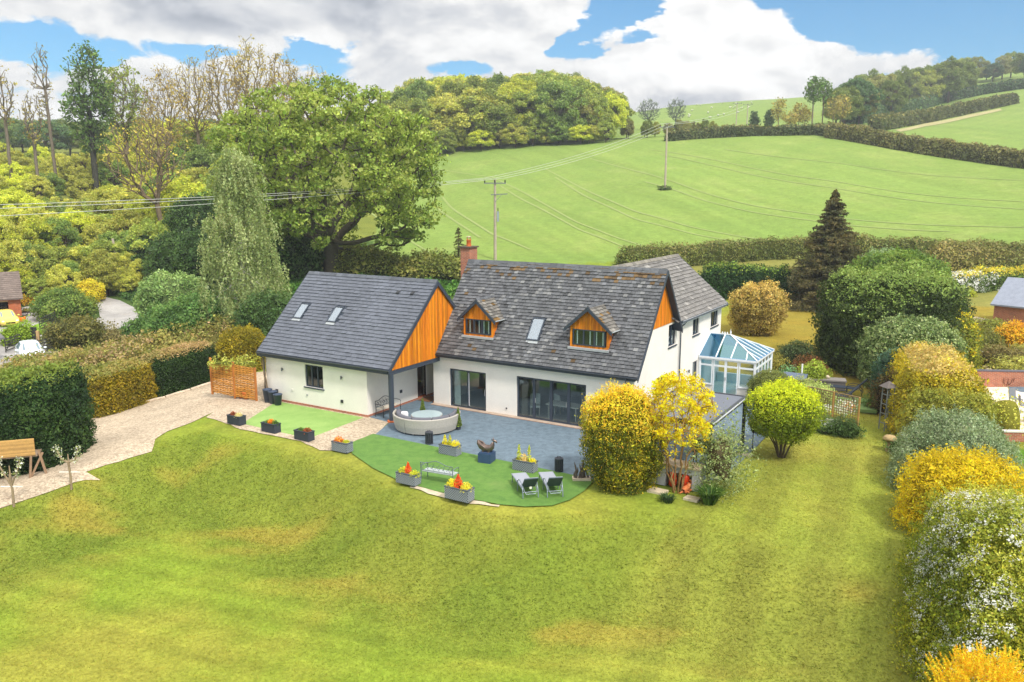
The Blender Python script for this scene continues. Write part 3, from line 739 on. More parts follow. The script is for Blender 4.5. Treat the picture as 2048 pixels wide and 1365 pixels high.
# main roof: slab, slates, ridge, verge boards, gutters
def slab(g, x0, x1, pts, th, m, col=None):
    P = [(p[0], p[1]) for p in pts] + [(p[0], p[1] - th) for p in reversed(pts)]
    g.prism(P, x0, x1, m, col, axis='x')
nf = np.array([0, -KM, 1.0]); nf /= np.linalg.norm(nf); sf = np.array([0, 1.0, KM]); sf /= np.linalg.norm(sf)
roof = Geo()
slab(roof, UR0, UR1, [(-.30, 3.05), (vapex, 7.92), (5.9, 7.92 - KM * (5.9 - vapex))], .14, ANTHR)
rmain = roof.build('roof', house)
g = Geo()
fmain = lambda a, s, h: tuple(np.array([a, -.30, 3.05]) + sf * s + nf * h)
S_TOP = math.hypot(3.67, 4.87)
# clear openings: dormers and rooflight
DORM = [(1.80, 3.72, 2.76, 6.12), (8.38, 10.52, 9.45, 6.2)]         # u0, u1, ridge u, ridge z
VD = .45
def keep_main(a, s):
    v = -.30 + s * sf[1]; z = 3.05 + s * sf[2]
    for (u0, u1, uc, zp) in DORM:
        if u0 - .02 < a < u1 + .02 and v > VD - .02 and z < zp - .10 - abs(a - uc) / (u1 - u0 + .3) * 2 * 1.05: return False
    if 5.74 < a < 6.52 and .50 < v < 1.36: return False
    return True
def mossf(a, s):
    n = vnoise(np.array([[a * 1.1, s * 3.0, 0]]), 1.0, 3)[0]
    return max(0, (s - S_TOP + 1.1) / 1.0) * .95 * (n > .42) + .02 * (n > .7)
tiles(g, fmain, UR0, UR1, 0, S_TOP, .25, .20, slate_cf(lin(94, 95, 98), .18, lin(104, 82, 52), mossf, (lin(128, 128, 128), .10)), keep_main)
sb = np.array([0, -1.0, KM]); sb /= np.linalg.norm(sb); nb_ = np.array([0, KM, 1.0]); nb_ /= np.linalg.norm(nb_)
fback = lambda a, s, h: tuple(np.array([a, 5.9, 7.92 - KM * (5.9 - vapex)]) + sb * s + nb_ * h)
tiles(g, fback, UR0, UR1, 0, math.hypot(2.53, 2.53 * KM), .30, .235, slate_cf(lin(86, 88, 92), .2))
g.build('slates', rmain)
def ridge(g, p0, p1, w=.15, L=.42, m=SLATE, c=lin(92, 94, 98), pitch=1.0, seed=0):
    p0 = np.array(p0, float); p1 = np.array(p1, float); D = np.linalg.norm(p1 - p0); d = (p1 - p0) / D; x = np.cross(d, (0, 0, 1.0)); x /= np.linalg.norm(x)
    n = max(1, int(D / L))
    for k in range(n):
        a = p0 + d * (D * k / n + .006); b = p0 + d * (D * (k + 1) / n - .006); up = np.array([0, 0, 1.0]) * rng.uniform(0, .012)
        V = []
        for q in (a, b):
            V += [q - x * w - np.array([0, 0, w * pitch]) + up, q + up + np.array([0, 0, .03]), q + x * w - np.array([0, 0, w * pitch]) + up]
        g.add(V, [(0, 1, 4, 3), (1, 2, 5, 4)], m, np.array(c) * rng.uniform(.75, 1.2)); g.add(V, [(0, 2, 1), (3, 4, 5)], m, np.array(c) * .8)
g = Geo(); ridge(g, (UR0, vapex, 7.98), (UR1, vapex, 7.98), .16, .45, pitch=KM); g.build('ridge_tiles', rmain)
g = Geo()
def bargeboard(g, u, pts, h=.24, th=.045, m=ANTHR):
    for k in range(len(pts) - 1):
        (v0, z0), (v1, z1) = pts[k], pts[k + 1]
        g.prism([(v0, z0), (v1, z1), (v1, z1 - h), (v0, z0 - h)], u, u + th, m, axis='x')
bargeboard(g, UR1 + .002, [(-.32, 3.05), (vapex, 7.95), (5.92, 7.95 - KM * (5.92 - vapex))]); g.build('bargeboards', rmain)
GUTTER = mat('gutter', lin(74, 80, 88), .35, var=.1); LEADM = mat('lead_flashing', lin(168, 172, 174), .5, var=.15, vscale=6)
def gutter(g, p0, p1, r=.065, m=GUTTER):
    p0 = np.array(p0, float); p1 = np.array(p1, float); d = (p1 - p0) / np.linalg.norm(p1 - p0); x = np.cross(d, (0, 0, 1.0)); x /= np.linalg.norm(x)
    a = np.linspace(math.pi, 2 * math.pi, 7); ring = [x * math.cos(t) * r + np.array([0, 0, 1.0]) * math.sin(t) * r for t in a] + [x * math.cos(t) * (r - .012) + np.array([0, 0, 1.0]) * math.sin(t) * (r - .012) for t in a[::-1]]
    n = len(ring); V = [p0 + q for q in ring] + [p1 + q for q in ring]
    g.add(V, [(k, (k + 1) % n, (k + 1) % n + n, k + n) for k in range(n)], m); g.add(V[:n], [list(range(n))[::-1]], m); g.add(V[n:], [list(range(n))], m)
g = Geo(); gutter(g, (UR0, -.38, 3.03), (UR1 + .05, -.38, 3.03)); g.build('gutter', house)
g = Geo(); fbox(g, 'f', 0, .2, 12.3, -.31, -.28, 2.84, 3.0, ANTHR); g.box(.2, 12.3, -.28, -.01, 2.86, 2.9, ANTHR); g.build('soffit', house)
def downpipe(parent, pts, r=.042):
    g = Geo(); g.tube(pts, r, GUTTER, 8); return g.build('downpipe', parent)
downpipe(house, [(11.85, -.38, 2.98), (11.85, -.36, 2.8), (11.85, -.09, 2.6), (11.85, -.07, 1.5), (11.85, -.07, .12)])
downpipe(house, [(12.47, 6.5, 4.9), (12.35, 6.45, 4.72), (12.19, 6.4, 4.55), (12.19, 6.4, .1)])
# sliding door, bifold door
o = window(house, 'f', 0, door[0], door[1], door[2], door[3], [2.32], name='sliding_door', fw=.09, leaf=.05, sill=False)
g = Geo(); fbox(g, 'f', 0, 2.37, 2.40, .05, .062, .2, 2.05, WHITEPVC); g.build('track', o); g = Geo(); fbox(g, 'f', 0, 3.40, 3.43, .04, .06, .9, 1.25, METAL, lin(200, 200, 200)); g.build('handle', o)
o = window(house, 'f', 0, bif[0], bif[1], bif[2], bif[3], [6.49, 7.51, 8.53], name='bifold_door', fw=.10, leaf=.075, sill=False, thick=.09)
for x in (6.58, 8.4): g = Geo(); fbox(g, 'f', 0, x, x + .03, .035, .06, .95, 1.2, METAL, lin(190, 190, 190)); g.build('handle', o)
# curtain and furniture seen through the glass
CLOTH = mat('cloth', (1, 1, 1), .95, col=True, var=.1, vscale=6)
def curtain(parent, plane, base, a0, a1, d, z0, z1, c=lin(225, 225, 220), n=14):
    t = np.linspace(0, 1, n * 4); xs = a0 + (a1 - a0) * t; ds = d + .035 * np.sin(t * n * math.pi)
    P = [(x, base + q) if plane == 'f' else (base - q, x) for x, q in zip(xs, ds)]
    V = [(p[0], p[1], z0) for p in P] + [(p[0], p[1], z1) for p in P]; m = len(P); g = Geo()
    g.add(V, [(k, k + 1, k + 1 + m, k + m) for k in range(m - 1)], CLOTH, c, True); return g.build('curtain', parent)
curtain(house, 'f', 0, 1.2, 1.62, .35, .05, 2.15); curtain(house, 'f', 0, 5.55, 5.95, .38, .05, 2.2, lin(150, 140, 130)); curtain(house, 'f', 0, 9.1, 9.5, .38, .05, 2.2, lin(150, 140, 130))
for k, (u, v, rz_, lab) in enumerate([(6.05, 1.0, .5, 'cream upholstered chair seen through the left pane of the folding doors'), (7.2, 1.9, 2.6, 'pale dining chair behind the table inside the folding doors')]):
    t = thing('dining_chair', w3(u, v, .03), RZ + rz_, lab, 'chair'); cc = lin(232, 228, 218); g = Geo(); g.box(-.27, .27, -.27, .27, .42, .52, CLOTH, cc); g.build('seat', t); g = Geo(); g.prism([(.2, .52), (.30, 1.08), (.36, 1.06), (.28, .5)], -.27, .27, CLOTH, cc, axis='x'); g.build('backrest', t)
    for q in ((-.23, -.23), (.23, -.23), (-.23, .23), (.23, .23)): g = Geo(); g.beam((q[0], q[1], 0), (q[0], q[1], .42), .04, .04, CLOTH, lin(210, 200, 186)); g.build('leg', t)
t = thing('dining_table', w3(7.8, 1.15, .03), RZ, 'pale topped dining table inside the folding doors', 'table'); g = Geo(); g.box(-.95, .95, -.45, .45, .71, .76, CLOTH, lin(222, 214, 204)); g.build('tabletop', t)
for q in ((-.8, -.35), (.8, -.35), (-.8, .35), (.8, .35)): g = Geo(); g.beam((q[0], q[1], 0), (q[0], q[1], .71), .07, .07, CLOTH, lin(200, 190, 178)); g.build('leg', t)
# wall windows
window(house, 'g', GW, 3.15, 4.75, 1.15, 2.3, [3.68, 4.22]); window(house, 'g', GW, 4.72, 5.88, 3.68, 4.88, [5.3])
window(house, 'g', GW, 8.72, 9.85, 3.7, 4.88, [9.28]); window(house, 'g', GW, 12.1, 13.55, 3.7, 4.85, [12.58, 13.07])
window(house, 'g', GW, 8.95, 9.85, .05, 2.1, [], name='side_door', sill=False, fw=.1)
# rooflight
def rooflight(parent, fn, a0, a1, s0, s1, name='rooflight'):
    g = Geo()
    def q(x0, x1, y0, y1, h0, h1, m):
        P = [fn(x0, y0, h0), fn(x1, y0, h0), fn(x1, y1, h0), fn(x0, y1, h0), fn(x0, y0, h1), fn(x1, y0, h1), fn(x1, y1, h1), fn(x0, y1, h1)]
        g.add(P, [(0,3,2,1),(4,5,6,7),(0,1,5,4),(1,2,6,5),(2,3,7,6),(3,0,4,7)], m)
    w = .065
    q(a0, a0 + w, s0, s1, 0, .10, ANTHR); q(a1 - w, a1, s0, s1, 0, .10, ANTHR); q(a0 + w, a1 - w, s0, s0 + w, 0, .10, ANTHR); q(a0 + w, a1 - w, s1 - w, s1, 0, .115, ANTHR)
    q(a0 + .02, a1 - .02, s0 - .16, s0 - .003, 0.02, .05, LEADM)
    o = g.build(name, parent); g = Geo(); q(a0 + w, a1 - w, s0 + w, s1 - w, .07, .08, SKYLIGHT); q(a0 + w, a1 - w, s0 + w, s1 - w, .01, .02, CLOTH); g.build('pane', o); return o
rooflight(rmain, fmain, 5.76, 6.5, (.52 + .30) / sf[1], (1.34 + .30) / sf[1])

# dormers
def dormer(parent, u0, u1, uc, zp):
    d = Geo(); zb = zr(VD); ze = 5.06; hw = (u1 - u0) / 2; k = (zp - ze) / (hw + .22)
    zt = lambda a: zp - .12 - k * abs(a - uc)
    wz0, wz1 = zb + .16, zb + .98; w0, w1 = u0 + .17, u1 - .17
    boards(d, 'f', VD, u0, u1, zb - .02, zt, w=.12, th=.10, breaks=(uc,), cuts=[(w0, w1, wz0, wz1)])
    # cheeks
    for (ua, ub) in ((u0 + .001, u0 + .05), (u1 - .05, u1 - .001)):
        a = VD + .102
        while a < 1.9:
            b = a + .12; z0a, z0b = zr(a) - .08, zr(b) - .08; top = zt(u0)
            if z0a > top - .02: break
            c = np.array(lin(232, 128, 26)) * rng.uniform(.8, 1.1)
            d.prism([(a + .003, z0a), (b - .003, z0b), (b - .003, max(top, z0b + .01)), (a + .003, top)], ua, ub, TIMBER, c, axis='x'); a = b
    o = d.build('dormer', parent)
    window(o, 'f', VD, w0, w1, wz0, wz1, [w0 + (w1 - w0) / 3, w0 + 2 * (w1 - w0) / 3], name='dormer_window', glass=DGLASS, deep=-.03, sill=False, leaf=.035, fw=.055,
           bars=None)
    b_ = Geo()
    for x in np.linspace(w0 + .22, w1 - .15, 5): fbox(b_, 'f', VD, x - .03, x + .03, .05, .065, wz0 + .06, wz1 - .06, WHITEPVC)
    b_.build('window_blind', o)
    s = Geo(); s.box(u0 - .06, u1 + .06, VD - .16, VD - .003, zb - .06, zb + .05, LEADM); s.build('flashing', o)
    # roof of the dormer
    r = Geo(); ov = .20; vback = (zp - 3.05) / KM - .30 + .05
    for sgn in (-1, 1):
        e = uc + sgn * (hw + .24); zE = zp - k * (hw + .24); vE = (zE - 3.05) / KM - .30 + .06
        V = [(uc, VD - ov, zp), (e, VD - ov, zE), (e, vE, zE), (uc, vback, zp)]; V += [(x, y, z - .07) for x, y, z in V]
        r.add(V, [(0,1,2,3),(7,6,5,4),(0,4,5,1),(1,5,6,2),(2,6,7,3),(3,7,4,0)], ANTHR)
        sl = math.hypot(hw + .24, zp - zE); nrm = np.array([sgn * k, 0, 1.0]); nrm /= np.linalg.norm(nrm); up = np.array([-sgn, 0, k]); up /= np.linalg.norm(up)
        fn = lambda a, s_, h, e=e, zE=zE, up=up, nrm=nrm: tuple(np.array([e, a, zE]) + up * s_ + nrm * h)
        tiles(r, fn, VD - ov, vback, 0, sl, .27, .2, slate_cf(lin(112, 108, 102), .2, lin(120, 92, 50), lambda a, s_: .12, (lin(150, 146, 138), .1)),
              keep=lambda a, s_, vE=vE, sl=sl: a < vE + (vback - vE) * s_ / sl + .05)
        r.tube([(e + sgn * .05, VD - ov, zE - .01), (e + sgn * .05, vE, zE - .01)], .035, LEADM, 6)
    ridge(r, (uc, VD - ov, zp + .05), (uc, vback, zp + .05), .10, .35, pitch=k)
    ro = r.build('dormer_roof', o)
    bb = Geo()
    for sgn in (-1, 1):
        e = uc + sgn * (hw + .27); zE = zp - k * (hw + .27)
        bb.prism([(uc, zp + .02), (e, zE + .02), (e, zE - .17), (uc, zp - .19)] if sgn > 0 else [(e, zE + .02), (uc, zp + .02), (uc, zp - .19), (e, zE - .17)], VD - ov - .045, VD - ov - .002, ANTHR, axis='y')
    bb.build('bargeboards', o)
for dd in DORM: dormer(house, *dd)

# rear wing roof
KW = (7.85 - 4.98) / (12.42 - 9.05)
g = Geo(); P = [(5.68, 4.98), (9.05, 7.85), (12.42, 4.98)]
for sg0 in (-1, 1):
    e0 = 9.05 + sg0 * 3.37; V = [(9.05, 3.5, 7.85), (e0, 5.86, 4.98), (e0, 14.4, 4.98), (9.05, 14.4, 7.85)]; V += [(x, y, z - .12) for x, y, z in V]
    g.add(V, [(0,1,2,3),(7,6,5,4),(0,4,5,1),(1,5,6,2),(2,6,7,3),(3,7,4,0)], ANTHR)
rw = g.build('rear_roof', house)
g = Geo()
for sgn in (-1, 1):
    e = 9.05 + sgn * 3.37; nrm = np.array([sgn * KW, 0, 1.0]); nrm /= np.linalg.norm(nrm); up = np.array([-sgn, 0, KW]); up /= np.linalg.norm(up)
    fn = lambda a, s_, h, e=e, up=up, nrm=nrm: tuple(np.array([e, a, 4.98]) + up * s_ + nrm * h)
    vb = lambda s_: vapex + (7.92 - (4.98 + s_ * up[2])) / KM
    tiles(g, fn, 3.5, 14.42, 0, math.hypot(3.37, 2.87), .33, .26, slate_cf(lin(118, 114, 110), .13, None, None, (lin(150, 146, 140), .06)), keep=lambda a, s_: a > vb(s_) - .3)
g.build('slates', rw)
g = Geo(); ridge(g, (9.05, 3.4, 7.93), (9.05, 14.42, 7.93), .16, .45, c=lin(128, 122, 112), pitch=KW); g.build('ridge_tiles', rw)
g = Geo()
for sgn in (-1, 1):
    e = 9.05 + sgn * 3.4; g.prism([(9.05, 7.9), (e, 4.98), (e, 4.76), (9.05, 7.68)][::sgn], 14.405, 14.45, ANTHR, axis='y')
g.build('bargeboards', rw)
g = Geo(); gutter(g, (12.5, 6.0, 4.95), (12.5, 14.4, 4.95)); g.build('gutter', house)
g = Geo(); g.box(12.1, 12.42, 6.05, 14.3, 4.8, 4.85, WHITEPVC); g.box(12.40, 12.43, 6.05, 14.3, 4.85, 4.97, WHITEPVC); g.build('soffit', house)
# chimney
g = Geo(); g.box(-.66, .0, 3.78, 4.58, 0, 8.62, BRICK); ch = g.build('chimney', house)
g = Geo(); g.box(-.74, .08, 3.70, 4.66, 8.623, 8.70, mat('chimney_cap', lin(92, 80, 66), .9, var=.2)); g.build('chimney_cap', ch)
POT = mat('terracotta', lin(214, 112, 58), .8, var=.2, vscale=9)
g = Geo(); g.lathe([(.15, 0), (.13, .32), (.16, .34), (.16, .38), (.10, .38), (.10, .1)], (-.33, 4.18, 8.70), POT, 14); g.lathe([(.03, .5), (.15, .5), (.17, .53), (.001, .58)], (-.33, 4.18, 8.72), mat('cowl', lin(190, 176, 150), .6), 12)
for a in range(4): g.tube([(-.33 + .12 * math.cos(a * 1.57), 4.18 + .12 * math.sin(a * 1.57), 9.05), (-.33 + .12 * math.cos(a * 1.57), 4.18 + .12 * math.sin(a * 1.57), 9.24)], .015, POT, 5)
g.build('chimney_pot', ch)
g = Geo(); g.box(.02, .2, 3.55, 3.75, 7.2, 7.75, LEADM); g.build('flashing', ch)
# wall fittings
def wall_light(parent, x, y, z, nx, ny):
    g = Geo(); g.cyl((x + nx * .06, y + ny * .06), .045, z - .09, z + .09, METAL, 10, lin(120, 122, 126)); g.box(x - .03, x + .03, y - .03, y + .03, z - .03, z + .03, METAL, lin(110, 112, 116)); return g.build('wall_light', parent)
def vent(parent, plane, base, a, z, s=.13, c=lin(48, 50, 54)):
    g = Geo(); fbox(g, plane, base, a - s / 2, a + s / 2, -.05, -.003, z - s / 2, z + s / 2, PAINT, c); return g.build('vent', parent)
for v_, z_ in ((2.0, 1.6), (8.1, 1.75)): wall_light(house, GW + .03, v_, z_, 1, 0)
vent(house, 'f', 0, 4.85, .42, .07)

# ------------------------------------------------------------------ garage wing with porch
gar = thing('garage', w3(0, 0), RZ, 'cream garage annexe with smooth dark slate roof and tall orange timber gable over the porch', 'garage')
KG = (7.05 - 2.88) / 4.35; GV0, GE = -4.5, 2.88; GR = -.15
zg = lambda v: GE + KG * (v - GV0)
g = Geo(); VW = -4.15; GU0, GU1 = -8.9, -1.3
wall(g, 'f', VW, GU0, GU1, .14, 2.95, [(-5.82, -4.46, 1.16, 2.43)], RENDER)
wall(g, 'g', GU1, VW + .25, 3.6, .14, 2.95, [(.2, 1.06, .14, 2.05)], RENDER)
g.box(GU0, GU0 + .25, VW + .25, 3.9, .14, 2.95, RENDER); g.box(GU0 + .25, GU1 - .25, 3.6, 3.9, .14, 2.95, RENDER)
g.prism([(VW, 2.95), (3.9, 2.95), (GR, 6.9)], GU0, GU0 + .2, RENDER, axis='x')
g.build('wall', gar)
g = Geo(); g.box(GU0 - .03, GU1 + .035, VW - .035, VW + .2, 0, .137, BRICK); g.box(GU1 - .2, GU1 + .035, VW + .2, 3.6, 0, .137, BRICK); g.build('brick_plinth', gar)
g = Geo(); g.box(GU0 + .3, GU1 - .3, VW + .3, 3.5, .1, .15, WOODFLOOR); g.box(GU0 + .3, GU1 - .3, -1.0, -.9, .15, 2.9, DARKIN); g.box(GU0, .4, VW + .3, 3.5, 2.95, 3.0, DARKIN); g.build('interior_rooms', gar)
window(gar, 'f', VW, -5.82, -4.46, 1.16, 2.43, [-5.36, -4.92], fw=.07)
# dark open doorway with an orange lamp inside
dk = mat('dark_door', lin(30, 28, 30), .5); g = Geo(); fbox(g, 'g', GU1, .2, .27, .05, .12, .14, 2.05, dk); fbox(g, 'g', GU1, .99, 1.06, .05, .12, .14, 2.05, dk); fbox(g, 'g', GU1, .27, .99, .05, .12, 1.98, 2.05, dk)
fbox(g, 'g', GU1, .66, .99, .07, .10, .2, 1.97, GLASS); dr = g.build('door', gar); g = Geo(); fbox(g, 'g', GU1, .64, .67, .02, .06, .9, 1.15, METAL, lin(190, 190, 190)); g.build('handle', dr)
# roof
g = Geo(); RU0, RU1 = -9.17, .50
slab(g, RU0, RU1, [(GV0, GE), (GR, 7.05), (4.4, 7.05 - KG * (4.4 - GR))], .12, ANTHR); gr_ = g.build('roof', gar)
g = Geo(); sg = np.array([0, 1.0, KG]); sg /= np.linalg.norm(sg); ng = np.array([0, -KG, 1.0]); ng /= np.linalg.norm(ng)
fgar = lambda a, s, h: tuple(np.array([a, GV0, GE]) + sg * s + ng * h)
SL = [(-8.1, -7.42), (-5.42, -4.76)]
def keep_g(a, s): 
    v = GV0 + s * sg[1]
    return not any(x0 - .02 < a < x1 + .02 and -2.70 < v < -1.85 for x0, x1 in SL)
_b = np.array(lin(98, 102, 112))
def gcf(a, s):
    n = vnoise(np.array([[a * .9 + s * .25, s * .10, 4]]), 1.0, 8)[0]; st = vnoise(np.array([[a * 3.1 + s * .2, s * .15, 1]]), 1.0, 2)[0]
    return _b * (.80 + .30 * n + .12 * st) * (1 + rng.normal(0, .05))
tiles(g, fgar, RU0, RU1, 0, math.hypot(4.35, 4.17), .40, .235, gcf, keep_g, t=.010)
sgb = np.array([0, -1.0, KG]); sgb /= np.linalg.norm(sgb); ngb = np.array([0, KG, 1.0]); ngb /= np.linalg.norm(ngb)
tiles(g, lambda a, s, h: tuple(np.array([a, 4.4, 7.05 - KG * 4.55]) + sgb * s + ngb * h), RU0, RU1, 0, 4.55 * math.hypot(1, KG), .40, .235, gcf, t=.010); g.build('slates', gr_)
g = Geo(); ridge(g, (RU0, GR, 7.10), (RU1, GR, 7.10), .15, .45, c=lin(92, 96, 104), pitch=KG); g.build('ridge_tiles', gr_)
for x0, x1 in SL: rooflight(gr_, fgar, x0, x1, (-2.68 - GV0) / sg[1], (-1.87 - GV0) / sg[1])
for a in (-1.75, -.75):
    g = Geo(); s_ = (-.95 - GV0) / sg[1]; g.add([fgar(a, s_, .03), fgar(a + .2, s_, .03), fgar(a + .2, s_, .12), fgar(a, s_, .12), fgar(a, s_ + .3, .02), fgar(a + .2, s_ + .3, .02)], [(0, 1, 2, 3), (3, 2, 5, 4)], PAINT, lin(40, 42, 46)); g.build('roof_vent', gr_)
g = Geo(); bargeboard(g, RU1 + .002, [(GV0 - .03, GE), (GR, 7.08), (3.6, 7.08 - KG * (3.6 - GR))], .26, .05); g.build('bargeboards', gr_); g = Geo(); bargeboard(g, RU0 - .047, [(GV0 - .03, GE), (GR, 7.08), (4.4, 7.08 - KG * (4.4 - GR))], .22, .045); g.build('bargeboards', gr_)
g = Geo(); boards(g, 'g', .44, -4.32, 3.4, 2.78, lambda v: min(zg(v), 7.05 - KG * (v - GR)) - .13, breaks=(GR,), w=.15, th=.05); g.build('gable_cladding', gar)
g = Geo(); g.box(.36, .47, -4.38, -.02, 2.55, 2.76, ANTHR); g.box(GU1, .36, -4.38, -4.27, 2.6, 2.8, ANTHR); g.build('porch_beam', gar)
g = Geo(); gutter(g, (RU0, -4.57, 2.86), (RU1 + .05, -4.57, 2.86)); g.build('gutter', gar)
g = Geo(); g.box(RU0, .4, GV0, -4.16, 2.62, 2.66, ANTHR); g.box(RU0, .4, -4.53, -4.50, 2.66, 2.8, ANTHR); g.build('soffit', gar)
g = Geo(); g.cyl((.37, -4.18), .14, .10, 2.6, ANTHR, 20); po = g.build('porch_post', gar); g = Geo(); g.cyl((.37, -4.18), .24, .03, .11, POT, 20); g.build('post_base', po)
downpipe(gar, [(-8.95, -4.56, 2.83), (-8.97, -4.5, 2.65), (-8.97, -4.24, 2.45), (-8.97, -4.23, .1)])
for a, z_ in ((-7.55, 1.95), (-3.05, 2.0)): wall_light(gar, a, VW - .03, z_, 0, -1)
for a, z_, s in ((-8.1, .62, .18), (-3.1, .66, .16)): vent(gar, 'f', VW, a, z_, s)
vent(gar, 'f', VW, -6.85, .82, .10, lin(215, 210, 202)); vent(gar, 'f', VW, -5.7, .68, .09, lin(160, 160, 160)); vent(gar, 'g', GU1, -1.35, .85, .17)
lamp = thing('table_lamp', w3(-2.1, .75, .15), RZ, 'small orange lamp glowing inside the dark open porch doorway', 'lamp')
em = bpy.data.materials.new('lamp_glow'); em.use_nodes = True; em.node_tree.nodes['Principled BSDF'].inputs['Emission Color'].default_value = (1, .25, .04, 1); em.node_tree.nodes['Principled BSDF'].inputs['Emission Strength'].default_value = .6; em.node_tree.nodes['Principled BSDF'].inputs['Base Color'].default_value = (.9, .3, .05, 1)
g = Geo(); g.lathe([(.16, .45), (.1, .66)], (0, 0, 0), em, 14); g.build('lamp_shade', lamp); g = Geo(); g.cyl((0, 0), .05, 0, .46, METAL, 10, lin(90, 70, 50)); g.build('lamp_base', lamp)

# ------------------------------------------------------------------ conservatory
con = thing('conservatory', w3(12.13, 10.0, 0), RZ, 'white framed conservatory with hipped blue glass roof against the side of the house', 'conservatory')
g = Geo(); CW, CD, CE = 3.35, 4.0, 2.3
g.box(0, .83, 0, .25, 0, .62, RENDER); g.build('dwarf_wall', con); g = Geo(); g.box(2.35, CW, 0, .25, 0, .62, RENDER); g.box(CW - .25, CW, .25, CD, 0, .62, RENDER); g.box(0, CW - .25, CD - .25, CD, 0, .62, RENDER); g.build('dwarf_wall', con)
g = Geo(); g.box(-.0, CW + .04, -.04, -.003, 0, .15, BRICK); g.box(CW + .003, CW + .04, -.003, CD, 0, .15, BRICK); g.build('brick_plinth', con)
g = Geo(); g.box(.02, CW - .26, .26, CD - .26, .0, .05, CREAM); g.build('floor', con)
def cframe(a0, a1, zb, plane, base, name='window'):
    g = Geo(); w = .07; T_ = 1.83
    for q in ((a0, a0 + w, zb, CE - .06), (a1 - w, a1, zb, CE - .06), (a0 + w, a1 - w, CE - .16, CE - .06), (a0 + w, a1 - w, zb, zb + w), (a0 + w, a1 - w, T_ - .05, T_ + .05)): fbox(g, plane, base, q[0], q[1], .03, .11, q[2], q[3], WHITEPVC)
    o = g.build(name, con); g = Geo(); fbox(g, plane, base, a0 + w, a1 - w, .06, .07, zb + w, CE - .16, GLASS); g.build('pane', o)
    if name == 'window':
        g = Geo(); fbox(g, plane, base, a0 - .02, a1 + .02, -.05, .10, zb - .045, zb - .003, LEADM); g.build('sill', o)
    else:
        g = Geo(); fbox(g, plane, base, a0 + .02 if a0 > 1.4 else a1 - .05, a0 + .05 if a0 > 1.4 else a1 - .02, .0, .03, 1.0, 1.2, METAL, lin(200, 200, 200)); g.build('handle', o)
    return o
cframe(.06, .83, .67, 'f', 0); cframe(2.38, 3.28, .67, 'f', 0); cframe(.87, 1.6, .05, 'f', 0, 'french_door'); cframe(1.6, 2.34, .05, 'f', 0, 'french_door')
for k in range(5): cframe(.1 + k * .76, .1 + (k + 1) * .76, .67, 'g', CW)
g = Geo()
for p in ((CW - .1, 0), (CW - .1, CD - .1), (0, 0)): g.box(p[0], p[0] + .1, p[1], p[1] + .1, .05, CE - .06, WHITEPVC)
g.box(-.0, CW + .06, -.07, .12, CE - .06, CE + .05, WHITEPVC); g.box(CW - .12, CW + .07, .12, CD + .05, CE - .06, CE + .05, WHITEPVC); g.build('frame', con)
ze, zp = CE + .05, 3.38; R0 = (0, CD / 2, zp); R1 = (1.25, CD / 2, zp); cA = (0, -.05, ze); cB = (CW + .06, -.05, ze); cC = (CW + .06, CD + .05, ze); cD = (0, CD + .05, ze)
g = Geo()
for P in ([cA, cB, R1, R0], [cB, cC, R1], [cC, cD, R0, R1]): g.add(P, [list(range(len(P)))], ROOFGLASS)
rf = g.build('glass_roof', con); g = Geo()
L3 = lambda a, b, t: tuple(np.array(a) * (1 - t) + np.array(b) * t)
bars = [(cA, R0), (cB, R1), (cC, R1), (R0, R1), (L3(cA, cB, .30), L3(R0, R1, .75))]
bars += [(L3(cA, cB, .56), L3(R1, cB, .27)), (L3(cA, cB, .82), L3(R1, cB, .66))]
for t, q in ((.18, .64), (.34, .32), (.5, 0.0), (.66, .32), (.82, .64)): bars.append((L3(cB, cC, t), L3(R1, cB if t < .5 else cC, q)))
bars += [(L3(cD, cC, .3), L3(R0, R1, .75)), (L3(cD, cC, .6), L3(R1, cC, .3))]
for a, b in bars: g.beam(np.array(a) + (0, 0, .03), np.array(b) + (0, 0, .03), .06, .05, WHITEPVC)
g.build('glazing_bars', rf)
g = Geo(); g.lathe([(.05, 0), (.03, .06), (.06, .12), (.02, .2), (.001, .34)], (1.25, CD / 2, zp + .05), WHITEPVC, 8)
for k in range(3): g.lathe([(.02, 0), (.05, .05), (.001, .14)], (.75 + k * .15, CD / 2, zp + .05), WHITEPVC, 6)
g.build('ridge_finial', rf)
# ------------------------------------------------------------------ foliage helpers
def unit(a): return a / (np.linalg.norm(a, axis=-1, keepdims=True) + 1e-9)
def rdir(n, r): return unit(r.normal(size=(n, 3)))
def leaf_quads(P, N, size, r, aspect=.6, align=.5, droop=0.0, svar=.35):
    """one rhombic leaf (or leaf cluster) per point"""
    n = len(P); R = rdir(n, r); Nn = unit(N * align + R * (1 - align) + 1e-6)
    T = rdir(n, r); T[:, 2] -= droop * 2; T = unit(T - Nn * (T * Nn).sum(1)[:, None]); B = np.cross(Nn, T)
    s = (size * np.exp(r.normal(0, svar, n)))[:, None] if np.isscalar(size) else (size * np.exp(r.normal(0, svar, n)))[:, None]
    w = s * aspect * .5; l = s * .5
    V = np.stack([P - T * l, P + B * w - T * l * .1 + Nn * s * .08, P + T * l, P - B * w - T * l * .1 + Nn * s * .08], 1).reshape(-1, 3)
    return V, np.arange(n * 4).reshape(n, 4)
GAIN = 1.4
